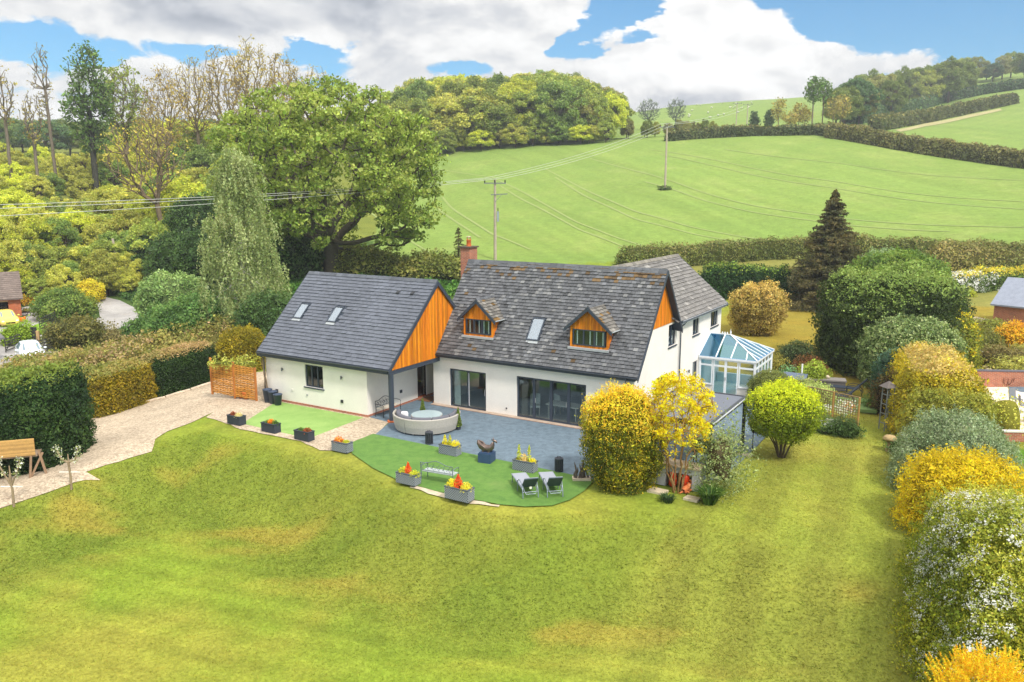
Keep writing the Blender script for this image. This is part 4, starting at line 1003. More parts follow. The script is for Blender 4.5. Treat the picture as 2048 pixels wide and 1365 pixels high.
def pal(n, r, cols, w=None, jit=.16, f=None):
    """colour per leaf from a list of sRGB colours; f in 0..1 picks along the list, else random"""
    C = np.array([lin(*c) for c in cols])
    if f is None: idx = r.choice(len(C), n, p=w); c = C[idx]
    else:
        f = np.clip(f + r.normal(0, .12, n), 0, .9999) * (len(C) - 1); i = f.astype(int); t = (f - i)[:, None]; c = C[i] * (1 - t) + C[np.minimum(i + 1, len(C) - 1)] * t
    return np.clip(c * GAIN * np.exp(r.normal(0, jit, n))[:, None] * np.exp(r.normal(0, .05, (n, 3))), 0, .92)
def stretch(n): return np.clip((n - .5) * 2.1 + .5, 0, 1)

def grow(tips, base, top, r, step=.6, wander=.25, pull=.5, bf=.12):
    """branches: each tip joins the nearest point of the limbs grown so far"""
    nodes = [np.array(base, float)]; par = [-1]; d0 = np.linalg.norm(np.array(top) - base); k = max(2, int(d0 / step))
    for i in range(1, k + 1):
        t = i / k; nodes.append(np.array(base) * (1 - t) + np.array(top) * t + r.normal(0, .05, 3) * wander * d0 * .3 * (t < 1)); par.append(i - 1)
    trunk_n = k
    order = np.argsort([np.linalg.norm(q - np.array(top)) * r.uniform(.8, 1.2) for q in tips])
    A = np.array(nodes); dist = [0.0] * len(nodes)
    endn = []
    for oi in order:
        q = np.array(tips[oi]); A = np.array(nodes[max(1, trunk_n // 2):]); off = max(1, trunk_n // 2)
        dd = np.linalg.norm(A - q, axis=1); low = np.maximum(0, A[:, 2] - q[2]) * pull
        j = int(np.argmin(dd + low + np.array(dist[off:]) * bf)) + off
        p = nodes[j]; L = np.linalg.norm(q - p); m = max(1, int(L / step)); side = r.normal(0, 1, 3) * L * wander * .3; side[2] = abs(side[2]) * -.2
        pj = j
        for i in range(1, m + 1):
            t = i / m; s = p * (1 - t) + q * t + side * math.sin(t * math.pi) + np.array([0, 0, -1]) * L * .08 * math.sin(t * math.pi) + r.normal(0, .03, 3) * step * 3 * (t < 1)
            nodes.append(s); par.append(pj); dist.append(dist[pj] + L / m); pj = len(nodes) - 1
        endn.append(pj)
    return np.array(nodes), np.array(par), endn
def limb_geo(g, nodes, par, r0, col, n=5, minr=.012, power=.42, mat_=None):
    N = len(nodes); cnt = np.zeros(N); child = np.zeros(N, int)
    for p in par[1:]: child[p] += 1
    cnt[child == 0] = 1
    for i in range(N - 1, 0, -1): cnt[par[i]] += cnt[i]
    rad = np.maximum(minr, r0 * (cnt / cnt[0]) ** power)
    a = nodes[par[1:]]; b = nodes[1:]; ra = np.minimum(rad[par[1:]], rad[1:] * 1.5); rb = rad[1:]
    d = unit(b - a); ref = np.where(np.abs(d[:, 2:3]) > .9, np.array([[1., 0, 0]]), np.array([[0, 0, 1.]])); x = unit(np.cross(d, ref)); y = np.cross(d, x)
    t = np.arange(n) * 2 * math.pi / n; c = np.cos(t)[None, :, None]; s = np.sin(t)[None, :, None]
    R0 = a[:, None] + (x[:, None] * c + y[:, None] * s) * ra[:, None, None]; R1 = (b + d * rb[:, None] * .4)[:, None] + (x[:, None] * c + y[:, None] * s) * rb[:, None, None]
    V = np.concatenate([R0, R1], 1).reshape(-1, 3); m = len(a); o = (np.arange(m) * 2 * n)[:, None, None]; j = np.arange(n)[None, :, None]; k = (j + 1) % n
    F = (o + np.concatenate([j, k, k + n, j + n], 2)).reshape(-1, 4)
    g.add(V, F, mat_ or BARK, np.array(col), True)
def ellipsoid_pts(n, r, rad, inner=.5, zmin=-1):
    d = rdir(n * 3, r); d = d[d[:, 2] > zmin][:n]; k = (inner + (1 - inner) * r.random(len(d)) ** .5)[:, None]
    return d * k * np.array(rad)
BROWN = lin(92, 78, 62); GREYB = lin(120, 108, 92)

# crown meshes ----------------------------------------------------------------
def crown_mesh(name, seed, R=(1, 1, 1), nclump=36, cr=.30, per=260, leaf=.06, cols=((86, 110, 40), (130, 150, 52)), zlow=-.55, align=.45, jit=.22, mater=None, aspect=.7, flat=.72, inner=.55):
    r = np.random.default_rng(seed); c = ellipsoid_pts(nclump, r, R, inner, zlow); g = Geo()
    P = []; N = []; K = []
    for q in c:
        rr = cr * r.uniform(.7, 1.25); m = int(per * (rr / cr) ** 2); d = rdir(m, r); d[:, 2] = np.where(d[:, 2] < -.3, -d[:, 2], d[:, 2])
        sh = rr * (.55 + .45 * r.random(m)) * (1 + .25 * np.sin(d[:, 0] * 5 + q[0] * 9) * np.sin(d[:, 1] * 6 + q[1] * 7))
        P.append(q + d * sh[:, None] * np.array([1, 1, flat])); N.append(d * .7 + unit(q[None] + (0, 0, .3)) * .5); K.append(np.full(m, r.random()))
    P = np.concatenate(P); N = unit(np.concatenate(N)); K = np.concatenate(K)
    V, F = leaf_quads(P, N, leaf, r, aspect, align)
    g.add(V, F, mater or LEAF, pal(len(F), r, cols, f=.55 * K + .45 * r.random(len(K)), jit=jit))
    return g.build(name, mesh_only=True)
def trunk_mesh(name, seed, h=1.0, r0=.035, tips=None, col=BROWN, top=.5, step=.12):
    r = np.random.default_rng(seed); g = Geo(); T = ellipsoid_pts(26, r, (.8, .8, .7), .6, -.3) * .42 * h + np.array([0, 0, h * .62])
    nd, pr, _ = grow(T, (0, 0, 0), (0, 0, h * top), r, step * h, .3); limb_geo(g, nd, pr, r0 * h, col, 5, .004 * h)
    return g.build(name, mesh_only=True)
CROWNS = []
WOODCOLS = [((104, 120, 58), (142, 150, 74)), ((134, 138, 66), (166, 166, 84)), ((84, 106, 56), (122, 140, 72)), ((140, 150, 56), (174, 178, 70)), ((126, 124, 72), (152, 150, 92)), ((70, 96, 62), (102, 124, 74))]
for k, c in enumerate(WOODCOLS):
    CROWNS.append(crown_mesh('crown', 20 + k, (1, 1, .95), 86, .22, 340, .052, c, zlow=-.75, inner=.6, flat=.95))
TRUNK = trunk_mesh('trunk', 3)
KINDS = [('mid green', 0), ('olive gold', 1), ('deep green', 2), ('yellow-green', 3), ('buff brown', 4), ('dark blue-green', 5)]
def wood_tree(x, y, h, w, kind, label, group, r, tint=(1, 1, 1), crown_frac=.94, name='tree'):
    z = hz(x, y); t = thing(name, (x, y, z - .3), r.uniform(0, 6.28), label, 'tree', group)
    ch = h * crown_frac / 2
    c = mesh_obj('crown', CROWNS[kind], (0, 0, h - ch), 0, (w / 2, w / 2, ch), t, tint)
    mesh_obj('trunk', TRUNK, (0, 0, 0), 0, (h * .8, h * .8, h * .85), t, (1, 1, 1)); return t
R_ = np.random.default_rng(77)
# the wood on the hill behind the house
def band(x0, x1, n, d0, d1, skyline, hrange, grp, lab, kinds, wf=(.75, 1.0), jitter=.5, tint=(1, 1, 1), row='', colf=None):
    """trees along azimuths x0..x1; heights follow the skyline the photograph shows"""
    done = 0
    for k in range(n):
        t = (k + R_.uniform(.5 - jitter, .5 + jitter)) / n; px = x0 + (x1 - x0) * t; d = R_.uniform(d0, d1)
        a = cray(px, 400); hd = math.hypot(a[0], a[1]); x = a[0] / hd * d; y = a[1] / hd * d
        z = hz(x, y); h = R_.uniform(*hrange); ys = np.interp(px, [s[0] for s in skyline], [s[1] for s in skyline])
        ztop = elev(ys + R_.uniform(0, 10), d, px)
        h = min(h, ztop - z)
        if h < 2.5: continue
        ki = int(R_.choice(kinds)); ti = np.array(tint) * R_.uniform(.78, 1.2)
        lb = lab % KINDS[ki][0] if colf is None else '%s tree %s, %s' % (KINDS[ki][0], row, colf(px)); wood_tree(x, y, h, h * R_.uniform(*wf), ki, lb, grp, R_, tuple(ti))
SK = [(760, 215), (800, 185), (840, 160), (900, 146), (940, 150), (1000, 150), (1060, 145), (1100, 142), (1150, 152), (1190, 165), (1225, 190), (1240, 228), (1300, 238), (1420, 250)]
G1 = 'trees of the dense wood on the hill behind the house'; L1 = '%s tree crown in the dense wood on the hill above the sown field'
def segs(bounds, names): return lambda px: names[min(int(np.searchsorted(bounds, px)), len(names) - 1)]
C1 = segs([850, 900, 960, 1020, 1080, 1140, 1190], ['just right of the oak', 'left of the power pole', 'left of its middle', 'above the power pole', 'in its middle', 'right of its middle', 'towards its right end', 'at its right end'])
for row, (n, d0, d1, hr, x0, x1) in zip(('at the field edge of the hill wood', 'in the front row of the hill wood', 'in the second row of the hill wood', 'halfway up the hill wood', 'in the upper part of the hill wood', 'on the skyline of the hill wood'),
        ((15, 203, 207, (4, 7), 745, 1235), (16, 206, 214, (11, 15), 745, 1225), (14, 220, 232, (16, 21), 750, 1225), (13, 236, 250, (20, 26), 770, 1222), (11, 256, 275, (24, 32), 790, 1215), (9, 285, 300, (26, 40), 800, 1205))):
    band(x0, x1, n, d0, d1, SK, hr, G1, L1, [0, 1, 2, 3, 4, 0, 1, 3, 0], (.8, 1.15) if d0 > 205 else (.9, 1.3), .35, tint=(1.2, 1.17, 1.02), row=row, colf=C1)
band(1235, 1430, 11, 208, 222, [(1235, 232), (1300, 238), (1430, 236)], (5, 9), 'thin young trees at the end of the wood', '%s young tree between the wood and the field hedge', [1, 4, 0], (.5, .8))
# wooded hillside on the left, nearest trees last
G2 = 'trees covering the hillside on the left'; L2 = '%s tree on the steep wooded bank left of the big oak'
SKL = [(-300, 262), (0, 278), (60, 290), (150, 300), (240, 262), (330, 235), (420, 240), (480, 250), (560, 240), (640, 235), (760, 235)]
C2 = segs([-60, 40, 90, 150, 220, 290, 360, 430, 500, 600], ['beyond the left edge', 'at the left edge', 'above the brick garage', 'above the lane island', 'above the lane bend', 'above the leaning pole', 'left of the birch', 'behind the birch', 'right of the birch', 'behind the oak', 'right behind the oak'])
SKB = [(-100, 232), (0, 238), (130, 236), (240, 246), (330, 232), (420, 238), (560, 236), (700, 236)]
for row, (n, d0, d1, hr, x0, x1, sk) in zip(('on the top rim of the left hillside', 'near the top of the left hillside', 'high on the left hillside', 'above the middle of the left hillside', 'in the middle of the left hillside', 'low on the left hillside', 'in the lowest row of the left hillside', 'amid the upper left hillside', 'amid the lower left hillside'),
        ((16, 205, 230, (18, 24), -40, 760, -6), (16, 178, 195, (14, 20), -60, 600, 6), (15, 155, 170, (10, 13), -60, 560, 50), (15, 135, 148, (9, 12), -60, 520, 92), (14, 120, 130, (8, 11), -40, 500, 135), (13, 110, 116, (7, 9.5), -30, 470, 190), (9, 106, 109, (4, 6), -30, 330, 215), (15, 162, 200, (10, 13), -60, 600, 30), (13, 124, 142, (8, 11), -50, 480, 112))):
    n = int(n * (x1 + 260) / (x1 - x0)); x0 = -260
    band(x0, x1, n, d0, d1, [(a, b + sk) for a, b in SKL], (hr[0] * .8, hr[1] * 1.15), G2, L2, [0, 1, 3, 3, 1, 0, 2], (.75, 1.1), .45, tint=(1.30, 1.27, 1.05), row=row, colf=C2)
for row, (n, d0, d1, x0, x1) in zip(('just behind the left hillside', 'far behind the left hillside'), ((20, 250, 275, -60, 640), (20, 300, 330, -60, 640))):
    n = 26; x0 = -260
    band(x0, x1, n, d0, d1, SKB, (12, 17), 'pale trees rising behind the left hillside', L2, [0, 2, 5, 0], (1.0, 1.3), .4, row=row, colf=C2)
band(-60, 700, 36, 330, 420, [(-60, 245), (120, 238), (300, 262), (700, 250)], (14, 22), 'faint trees on the distant ridge on the left', '%s tree on the far pale ridge behind the hillside', [0, 2, 5], (.8, 1.1))
# trees on the upper right slope
G3 = 'trees along the top of the right hand fields'; L3_ = '%s tree in the belt above the upper right fields'
SKR = [(1640, 192), (1680, 165), (1720, 140), (1760, 150), (1800, 128), (1840, 132), (1870, 118), (1920, 112), (1950, 125), (1980, 112), (2010, 95), (2100, 92)]
C3 = segs([1720, 1780, 1840, 1900, 1960, 2010], ['at its left end', 'left of its middle', 'in its middle', 'right of its middle', 'towards the right', 'near the right edge', 'at the right edge'])
for row, (n, d0, d1, hr, x0, x1) in zip(('in the nearest row of the upper right belt', 'in the third row of the upper right belt', 'in the rear row of the upper right belt', 'in the second row of the upper right belt'), ((5, 250, 275, (10, 18), 1650, 1715), (9, 375, 400, (12, 22), 1770, 1900), (13, 430, 490, (15, 26), 1850, 2080), (6, 300, 330, (12, 22), 1690, 1770))):
    band(x0, x1, n, d0, d1, SKR, hr, G3, L3_, [0, 1, 5, 2, 0, 4], (.7, 1.0), .4, (.95, 1, 1), row=row, colf=C3)

# sparse skyline trees ----------------------------------------------------------
def open_tree(name, base, h, w, seed, cols, ntips, leaf, per, cl, label, cat='tree', crown=(.30, 1.0), lean=(0, 0), r0=.02, bcol=GREYB, top=.45, group=None, step=.6, inner=.35, shape=None, wander=.13, minr=.014, mater=None, align=.25, pull=.5, flat=.6, zoff=-.2, aspect=.65, bf=.12):
    r = np.random.default_rng(seed); x, y, z = base
    t = thing(name, (x, y, z + zoff), 0, label, cat, group)
    c0, c1 = crown[0] * h, crown[1] * h; T = ellipsoid_pts(ntips, r, (w / 2, w / 2, (c1 - c0) / 2), inner, -1) + np.array([lean[0], lean[1], (c0 + c1) / 2])
    if shape is not None: T = shape(T, r)
    nd, pr, ends = grow(T, (0, 0, 0), (lean[0] * .5, lean[1] * .5, h * top), r, step, wander, pull, bf)
    g = Geo(); limb_geo(g, nd, pr, r0 * h, bcol, 6, minr); g.build('trunk', t)
    if per:
        m = per * len(ends); c = np.repeat(nd[ends], per, 0); d = rdir(m, r) * (r.random(m) ** .4)[:, None] * cl * np.array([1, 1, flat]); P = c + d
        K = np.repeat(r.random(len(ends)), per); V, F = leaf_quads(P, unit(d + (0, 0, .3 * cl)), leaf, r, aspect, align)
        g = Geo(); g.add(V, F, mater or LEAF, pal(m, r, cols, f=.5 * K + .5 * r.random(m), jit=.2)); g.build('crown', t)
    return t
def onhill(px, d):
    a = cray(px, 400); hd = math.hypot(a[0], a[1]); x = a[0] / hd * d; y = a[1] / hd * d; return x, y, hz(x, y)
def sk_tree(px, ytop, d, wpx, **kw):
    kw['ntips'] = int(kw['ntips'] * 2.2); kw['step'] = 1.1; kw['bf'] = .62; kw['wander'] = .10; kw['pull'] = 1.3; kw['r0'] = kw['r0'] * .8; kw['per'] = max(2, int(kw['per'] * .55))
    x, y, z = onhill(px, d); h = elev(ytop, d, px) - z; return open_tree(kw.pop('name', 'skyline_tree'), (x, y, z), h, wpx / 1605 * d, **kw)
OCH = ((132, 122, 60), (172, 158, 84)); DK = ((70, 96, 44), (104, 128, 60))
sk_tree(28, 122, 165, 42, seed=1, cols=OCH, ntips=60, leaf=.35, per=3, cl=.8, label='bare forked tree at the far left edge of the skyline', crown=(.55, 1), r0=.014, top=.6, group=None)
sk_tree(80, 180, 160, 36, seed=2, cols=OCH, ntips=60, leaf=.35, per=5, cl=.9, label='short bare tree between the two leftmost tall skyline trees', crown=(.5, 1), r0=.016, top=.6)
sk_tree(118, 78, 165, 34, seed=3, cols=OCH, ntips=55, leaf=.3, per=2, cl=.6, label='tallest thin bare tree on the left skyline', crown=(.45, 1), r0=.012, top=.7, lean=(-1.0, 0))
sk_tree(195, 86, 160, 78, seed=4, cols=DK, ntips=150, leaf=.42, per=28, cl=1.1, label='dark green tiered tree standing out against the left sky', crown=(.32, 1), r0=.022, top=.6, inner=.3, bcol=lin(60, 58, 48))
sk_tree(262, 118, 166, 75, seed=5, cols=((108, 124, 56), (146, 154, 70)), ntips=120, leaf=.38, per=20, cl=1.0, label='light green spreading tree just right of the dark tiered one', crown=(.4, 1), r0=.02, top=.5)
for k, (px, yt, d, w, s) in enumerate([(345, 128, 168, 90, 0), (405, 108, 172, 80, 1), (462, 84, 166, 90, 2), (520, 70, 170, 100, 3), (575, 98, 168, 80, 4), (640, 124, 160, 75, 5), (310, 200, 150, 60, 6)]):
    sk_tree(px, yt, d, w, seed=40 + s, cols=(((140, 124, 58), (176, 154, 80)), ((150, 138, 70), (186, 170, 96)))[k % 2], ntips=170, leaf=.30, per=(13, 9, 12, 16, 14, 9, 5)[k], cl=.85,
            label=['thin ochre-leaved tree left of the birch on the skyline', 'sparse upright tree with pale twigs on the skyline', 'tall ochre tree with see-through crown on the skyline', 'tallest golden-brown domed tree behind the oak',
                   'golden-brown tree right of the tallest domed one', 'small open tree just above the top of the oak', 'bare arching tree low on the left hillside'][k], crown=(.36, 1), r0=.016, top=.42, inner=.25, bcol=lin(128, 112, 84))
sk_tree(330, 230, 118, 150, seed=60, cols=((160, 148, 60), (190, 176, 74)), ntips=110, leaf=.3, per=7, cl=.9, label='leaning bare-limbed tree in front of the yellow hillside', crown=(.45, 1), r0=.022, top=.4, lean=(-2.2, 0), bcol=lin(112, 96, 72))
# two round trees on the far skyline, and the pair of tall thin ones
sk_tree(1292, 196, 300, 46, seed=71, cols=((104, 116, 96), (124, 134, 108)), ntips=150, leaf=.4, per=3, cl=.9, label='left of two round bare trees on the far skyline', crown=(.25, 1), r0=.03, top=.35, bcol=lin(92, 96, 96), minr=.05)
sk_tree(1346, 196, 300, 40, seed=72, cols=((104, 116, 96), (124, 134, 108)), ntips=130, leaf=.4, per=3, cl=.9, label='right of two round bare trees on the far skyline', crown=(.25, 1), r0=.03, top=.35, bcol=lin(92, 96, 96), minr=.05)
sk_tree(1614, 152, 232, 30, seed=73, cols=DK, ntips=70, leaf=.5, per=14, cl=1.1, label='tall thin tree with dark tuft against the cloud, left one', crown=(.5, 1), r0=.016, top=.7)
sk_tree(1634, 156, 238, 28, seed=74, cols=DK, ntips=60, leaf=.5, per=11, cl=1.1, label='tall thin tree with dark tuft against the cloud, right one', crown=(.5, 1), r0=.016, top=.7)
for k, px in enumerate((1548, 1572, 1588, 1600, 1655, 1672)):
    sk_tree(px, (195, 222, 205, 215, 190, 186)[k], 225 + k * 3, 26, seed=80 + k, cols=OCH, ntips=70, leaf=.4, per=8, cl=1.0, label=['leftmost sparse buff tree in the thin row above the field hedge', 'second sparse buff tree from the left above the field hedge', 'third sparse buff tree from the left above the field hedge', 'sparse buff tree just left of the two tufted thin trees', 'sparse buff tree just right of the two tufted thin trees', 'rightmost sparse buff tree in the row above the field hedge'][k], crown=(.3, 1), r0=.015, top=.6, group='sparse trees above the field hedge')
for k, (px, yt) in enumerate(((1500, 218), (1530, 214))):
    sk_tree(px, yt + 4, 232, 16, seed=90 + k, cols=((70, 90, 60), (92, 108, 70)), ntips=70, leaf=.5, per=12, cl=.7, label=('small pointed conifer left of the thin row on the hill', 'small pointed conifer nearest the thin row on the hill')[k], crown=(.1, 1), r0=.02, top=.8, inner=.1)

# the big oak -----------------------------------------------------------------
def oak():
    r = np.random.default_rng(11); d = 88.0; x, y, z = onhill(655, d); t = thing('oak_tree', (x, y, z - .3), 0, 'huge spreading green oak behind the garage, the largest tree in view', 'tree')
    T = ellipsoid_pts(760, r, (12.2, 10.5, 9.4), .45, -.9) + np.array([0, 0, 11.2])
    T = T[(T[:, 2] > 2.6)]; low = T[:, 2] < 7; T[low, 0] += 1.3 * (T[low, 0] > 3)
    T = T[~((T[:, 2] < 6.5) & (T[:, 0] > 2) & (T[:, 0] < 6.5) & (r.random(len(T)) < .8))]
    nd, pr, ends = grow(T, (0, 0, 0), (.3, 0, 4.2), r, .7, .32, .8, .3)
    g = Geo(); limb_geo(g, nd, pr, .80, lin(86, 78, 62), 7, .03, .46); g.build('trunk', t)
    per = 95; m = per * len(ends); q = np.repeat(nd[ends], per, 0); dd = rdir(m, r) * (r.random(m) ** .45)[:, None] * np.repeat(r.uniform(.8, 1.35, len(ends)), per)[:, None] * np.array([1, 1, .55])
    K = np.repeat(r.random(len(ends)), per); V, F = leaf_quads(q + dd, unit(dd + (0, 0, .6)), .27, r, .75, .4)
    f = stretch(fbm(q + dd, .22, 3, 2)) * .5 + .25 * K + .25 * r.random(m)
    g = Geo(); g.add(V, F, LEAF, pal(m, r, ((96, 116, 46), (130, 146, 60), (160, 170, 84)), f=f, jit=.2)); g.build('crown', t)
oak()
# silver birch ------------------------------------------------------------------
def birch():
    r = np.random.default_rng(12); x, y, z = gp(492, 672); t = thing('birch_tree', (x, y, z - .3), 0, 'tall pale weeping birch with white stem left of the garage', 'tree')
    h = 15.4; n = 230; s = r.random(n) ** .75; hh = 2.5 + s * (h - 2.8); w = 3.6 * np.clip(1 - (hh / h) ** 1.9, .01, 1) ** .85 * np.clip(hh / 3.5, .5, 1); a = r.random(n) * 6.28
    rad = w * (.35 + .65 * r.random(n)); T = np.column_stack([rad * np.cos(a), rad * np.sin(a), hh])
    nd, pr, ends = grow(T * (.7, .7, 1), (0, 0, 0), (.1, 0, h * .95), r, .6, .03, 1.6); g = Geo(); limb_geo(g, nd, pr, .17, lin(206, 200, 184), 6, .014, .5)
    T2 = [(1.0, .1, q) for q in np.linspace(3, 9.5, 12)]; nd2, pr2, _ = grow([np.array(q) for q in T2], (.3, 0, 0), (1.0, .1, 9.5), r, .6, .01); limb_geo(g, nd2, pr2, .11, lin(206, 200, 184), 6, .03); g.build('trunk', t)
    # hanging strands
    ns = 1500; k = r.integers(0, n, ns); st = T[k] + r.normal(0, .45, (ns, 3)) * (1, 1, .5); L = r.uniform(.8, 2.6, ns); per = 40
    tt = np.tile(np.linspace(0, 1, per), ns); b = np.repeat(st, per, 0); out_ = unit(np.column_stack([b[:, 0], b[:, 1], b[:, 0] * 0])); P = b + out_ * (.5 * tt * (1 - tt * .5))[:, None] + np.column_stack([0 * tt, 0 * tt, -tt * np.repeat(L, per)]) + r.normal(0, .07, (ns * per, 3))
    P[:, 2] = np.maximum(P[:, 2], .3); V, F = leaf_quads(P, out_, .145, r, .6, .3, droop=1.0)
    g = Geo(); g.add(V, F, LEAF, pal(len(F), r, ((112, 126, 72), (142, 154, 98), (170, 176, 126)), f=.6 * stretch(fbm(P, .5, 2, 2)) + .4 * r.random(len(F)), jit=.15)); g.build('crown', t)
birch()

# hedges and shrubs -----------------------------------------------------------------
def grid_surface(Pfun, nu, nv):
    u, v = np.meshgrid(np.linspace(0, 1, nu), np.linspace(0, 1, nv), indexing='ij'); P = Pfun(u.ravel(), v.ravel())
    i = np.arange(nu - 1)[:, None] * nv; j = np.arange(nv - 1)[None]; F = np.stack([i + j, i + nv + j, i + nv + j + 1, i + j + 1], -1).reshape(-1, 4)
    return P, F
def sample_surface(V, F, n, r):
    A, B, C, D = V[F[:, 0]], V[F[:, 1]], V[F[:, 2]], V[F[:, 3]]; nr = np.cross(C - A, D - B); ar = np.linalg.norm(nr, axis=1); k = r.choice(len(F), n, p=ar / ar.sum())
    a = r.random(n)[:, None]; b = r.random(n)[:, None]; P = (A[k] * (1 - a) + B[k] * a) * (1 - b) + (D[k] * (1 - a) + C[k] * a) * b
    return P, unit(nr[k]), ar.sum()
def hedge_surface(path, width, height, seed=0, rnd=.35, lump=.18, lscale=.8, step=.35, top_noise=.0):
    """swept body standing on the land: path of (x, y[, widthfactor, heightfactor])"""
    Q = np.array([(p[0], p[1], p[2] if len(p) > 2 else 1, p[3] if len(p) > 3 else 1) for p in path], float)
    L = np.concatenate([[0], np.cumsum(np.hypot(*np.diff(Q[:, :2], axis=0).T))]); n = max(8, int(L[-1] / step)); t = np.linspace(0, L[-1], n)
    S = np.column_stack([np.interp(t, L, Q[:, k]) for k in range(4)]); d = np.gradient(S[:, :2], axis=0); d /= np.linalg.norm(d, axis=1)[:, None]; nn = np.column_stack([d[:, 1], -d[:, 0]])
    m = 22
    def f(u, v):
        i = np.clip((u * (n - 1)).round().astype(int), 0, n - 1); e = np.minimum(t[i], L[-1] - t[i]); cap = np.sqrt(np.clip(1 - np.clip(1 - e / (rnd * 2), 0, 1) ** 2, 0.0, 1)); cap = np.maximum(cap, .02)
        a = math.pi * (1 - v); c = np.cos(a); s = np.sin(a); p = 2 / (2 + 8 * (1 - rnd)); X = np.sign(c) * np.abs(c) ** p; Z = np.abs(s) ** p
        w = width * S[i, 2] / 2 * cap; hgt_ = height * S[i, 3] * (.55 + .45 * cap)
        x = S[i, 0] + nn[i, 0] * X * w; y = S[i, 1] + nn[i, 1] * X * w; z = hgt(x, y) - .1 + Z * hgt_
        return np.column_stack([x, y, z])
    P, F = grid_surface(f, n, m); c = np.column_stack([np.repeat(S[:, 0], m), np.repeat(S[:, 1], m), P[:, 2] * .7]); nr = unit(P - c)
    k = (fbm(P, lscale, seed, 3) - .5) * 2 * lump; P = P + nr * k[:, None]
    if top_noise: P[:, 2] += (fbm(P, .6, seed + 9, 3) - .5) * 2 * top_noise * np.clip((P[:, 2] - hgt(P[:, 0], P[:, 1])) / height, 0, 1)
    return P, F
def blob_surface(c, rad, seed=0, lump=.2, lscale=.8, zmin=0.0, box=.0, nu=34, nv=20):
    def f(u, v):
        a = u * 2 * math.pi; e = v * math.pi - math.pi / 2; p = 1 - .6 * box; cx, sx, cz, sz = np.cos(a), np.sin(a), np.cos(e), np.sin(e)
        q = lambda k: np.sign(k) * np.abs(k) ** p
        P = np.column_stack([q(cx) * q(cz) * rad[0], q(sx) * q(cz) * rad[1], q(sz) * rad[2]]); n = unit(P / np.array(rad)); P = P + np.array(c)
        return P + n * ((fbm(P, lscale, seed, 3) - .5) * 2 * lump)[:, None]
    P, F = grid_surface(f, nu, nv); P[:, 2] = np.maximum(P[:, 2], zmin); return P[:, :], F[:, ::-1]
def orient(P, F, c):
    A, B, C, D = P[F[:, 0]], P[F[:, 1]], P[F[:, 2]], P[F[:, 3]]; n = np.cross(C - A, D - B); m = (A + C) / 2 - c
    return F if (n * m).sum() > 0 else F[:, ::-1]
def leafy(name, surf, label, cat, dens, leaf, colf, seed=0, depth=.15, clump=1.0, core=lin(44, 48, 26), align=.5, aspect=.6, group=None, mater=None, extra=None, svar=.35, shrink=.12, keepcore=False, droop=0.0, fname='foliage'):
    """hedge or shrub: woody core, darkened in colour, plus a layer of leaves growing out of its uneven surface"""
    r = np.random.default_rng(seed); V, F = surf; ctr = V.mean(0); F = orient(V, F, np.array([ctr[0], ctr[1], V[:, 2].min()]))
    base = np.array([ctr[0], ctr[1], V[:, 2].min()])
    A, B, C, D = V[F[:, 0]], V[F[:, 1]], V[F[:, 2]], V[F[:, 3]]; fn = np.cross(C - A, D - B); vn = np.zeros_like(V)
    for k in range(4): np.add.at(vn, F[:, k], fn)
    vn = unit(vn); Vc = V - vn * shrink
    t = thing(name, tuple(base), 0, label, cat, group)
    A_ = np.linalg.norm(fn, axis=1).sum() / 2; n = int(A_ * dens); P, N, _ = sample_surface(V, F, n, r)
    cn = fbm(P, 2.6 / max(leaf * 10, .55), seed + 21, 2); P = P + N * (r.normal(0, depth, n) * .5 + (stretch(cn) - .45) * depth * 1.9 * clump)[:, None]; zg_ = hgt(P[:, 0], P[:, 1]); k = P[:, 2] > zg_ - .02; P = P[k]; N = N[k]
    Vv, Ff = leaf_quads(P - base, N, leaf, r, aspect, align, droop, svar); cols = colf(P, N, r); g = Geo(); g.add(Vc - base, F, CORE, np.median(cols, 0) * .26 if not keepcore else np.array(core), True); g.build('branches', t); g = Geo(); g.add(Vv, Ff, mater or LEAF, cols)  # core colour darkened to put shaded gaps between the leaves
    if extra: extra(g, V, F, base, r)
    g.build(fname, t); return t
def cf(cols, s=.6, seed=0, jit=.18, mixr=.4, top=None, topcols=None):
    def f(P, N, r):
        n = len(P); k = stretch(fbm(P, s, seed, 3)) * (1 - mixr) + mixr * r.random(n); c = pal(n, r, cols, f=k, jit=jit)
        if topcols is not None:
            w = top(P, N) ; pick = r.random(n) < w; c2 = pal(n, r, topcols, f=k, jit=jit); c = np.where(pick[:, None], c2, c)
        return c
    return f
def blossom(dens, size, cols=((240, 240, 232), (252, 252, 248)), s=.7, seed=5, thr=.55, topbias=.0, lift=.06):
    def ex(g, V, F, base, r):
        P, N, A = sample_surface(V, F, int(2000 * dens), r); w = fbm(P, s, seed, 3) + topbias * N[:, 2]; k = w > thr; P = P[k] + N[k] * lift; N = N[k]
        m = 5; Q = np.repeat(P, m, 0) + r.normal(0, size * 1.1, (len(P) * m, 3)); Vv, Ff = leaf_quads(Q - base, np.repeat(N, m, 0), size, r, .9, .6); g.add(Vv, Ff, LEAF, pal(len(Ff), r, cols, jit=.06))
    return ex
G3p = lambda px, py: gp(px, py)
def at(px, d): return onhill(px, d)
# ------------------------------------------------------------------ garden plants, left side
GRN = ((34, 56, 26), (58, 84, 34), (84, 108, 44)); DGRN = ((30, 50, 26), (48, 72, 32), (70, 96, 40)); GOLDG = ((104, 104, 18), (150, 138, 20), (188, 166, 34)); OLIVE = ((88, 98, 44), (126, 132, 60), (156, 150, 78))
ROUGH = ((96, 104, 48), (136, 136, 66), (166, 142, 84)); DEAD = ((140, 118, 82), (160, 138, 98), (176, 156, 116))
def topw(lo=.3, hi=.8): return lambda P, N: sst(lo, hi, N[:, 2])
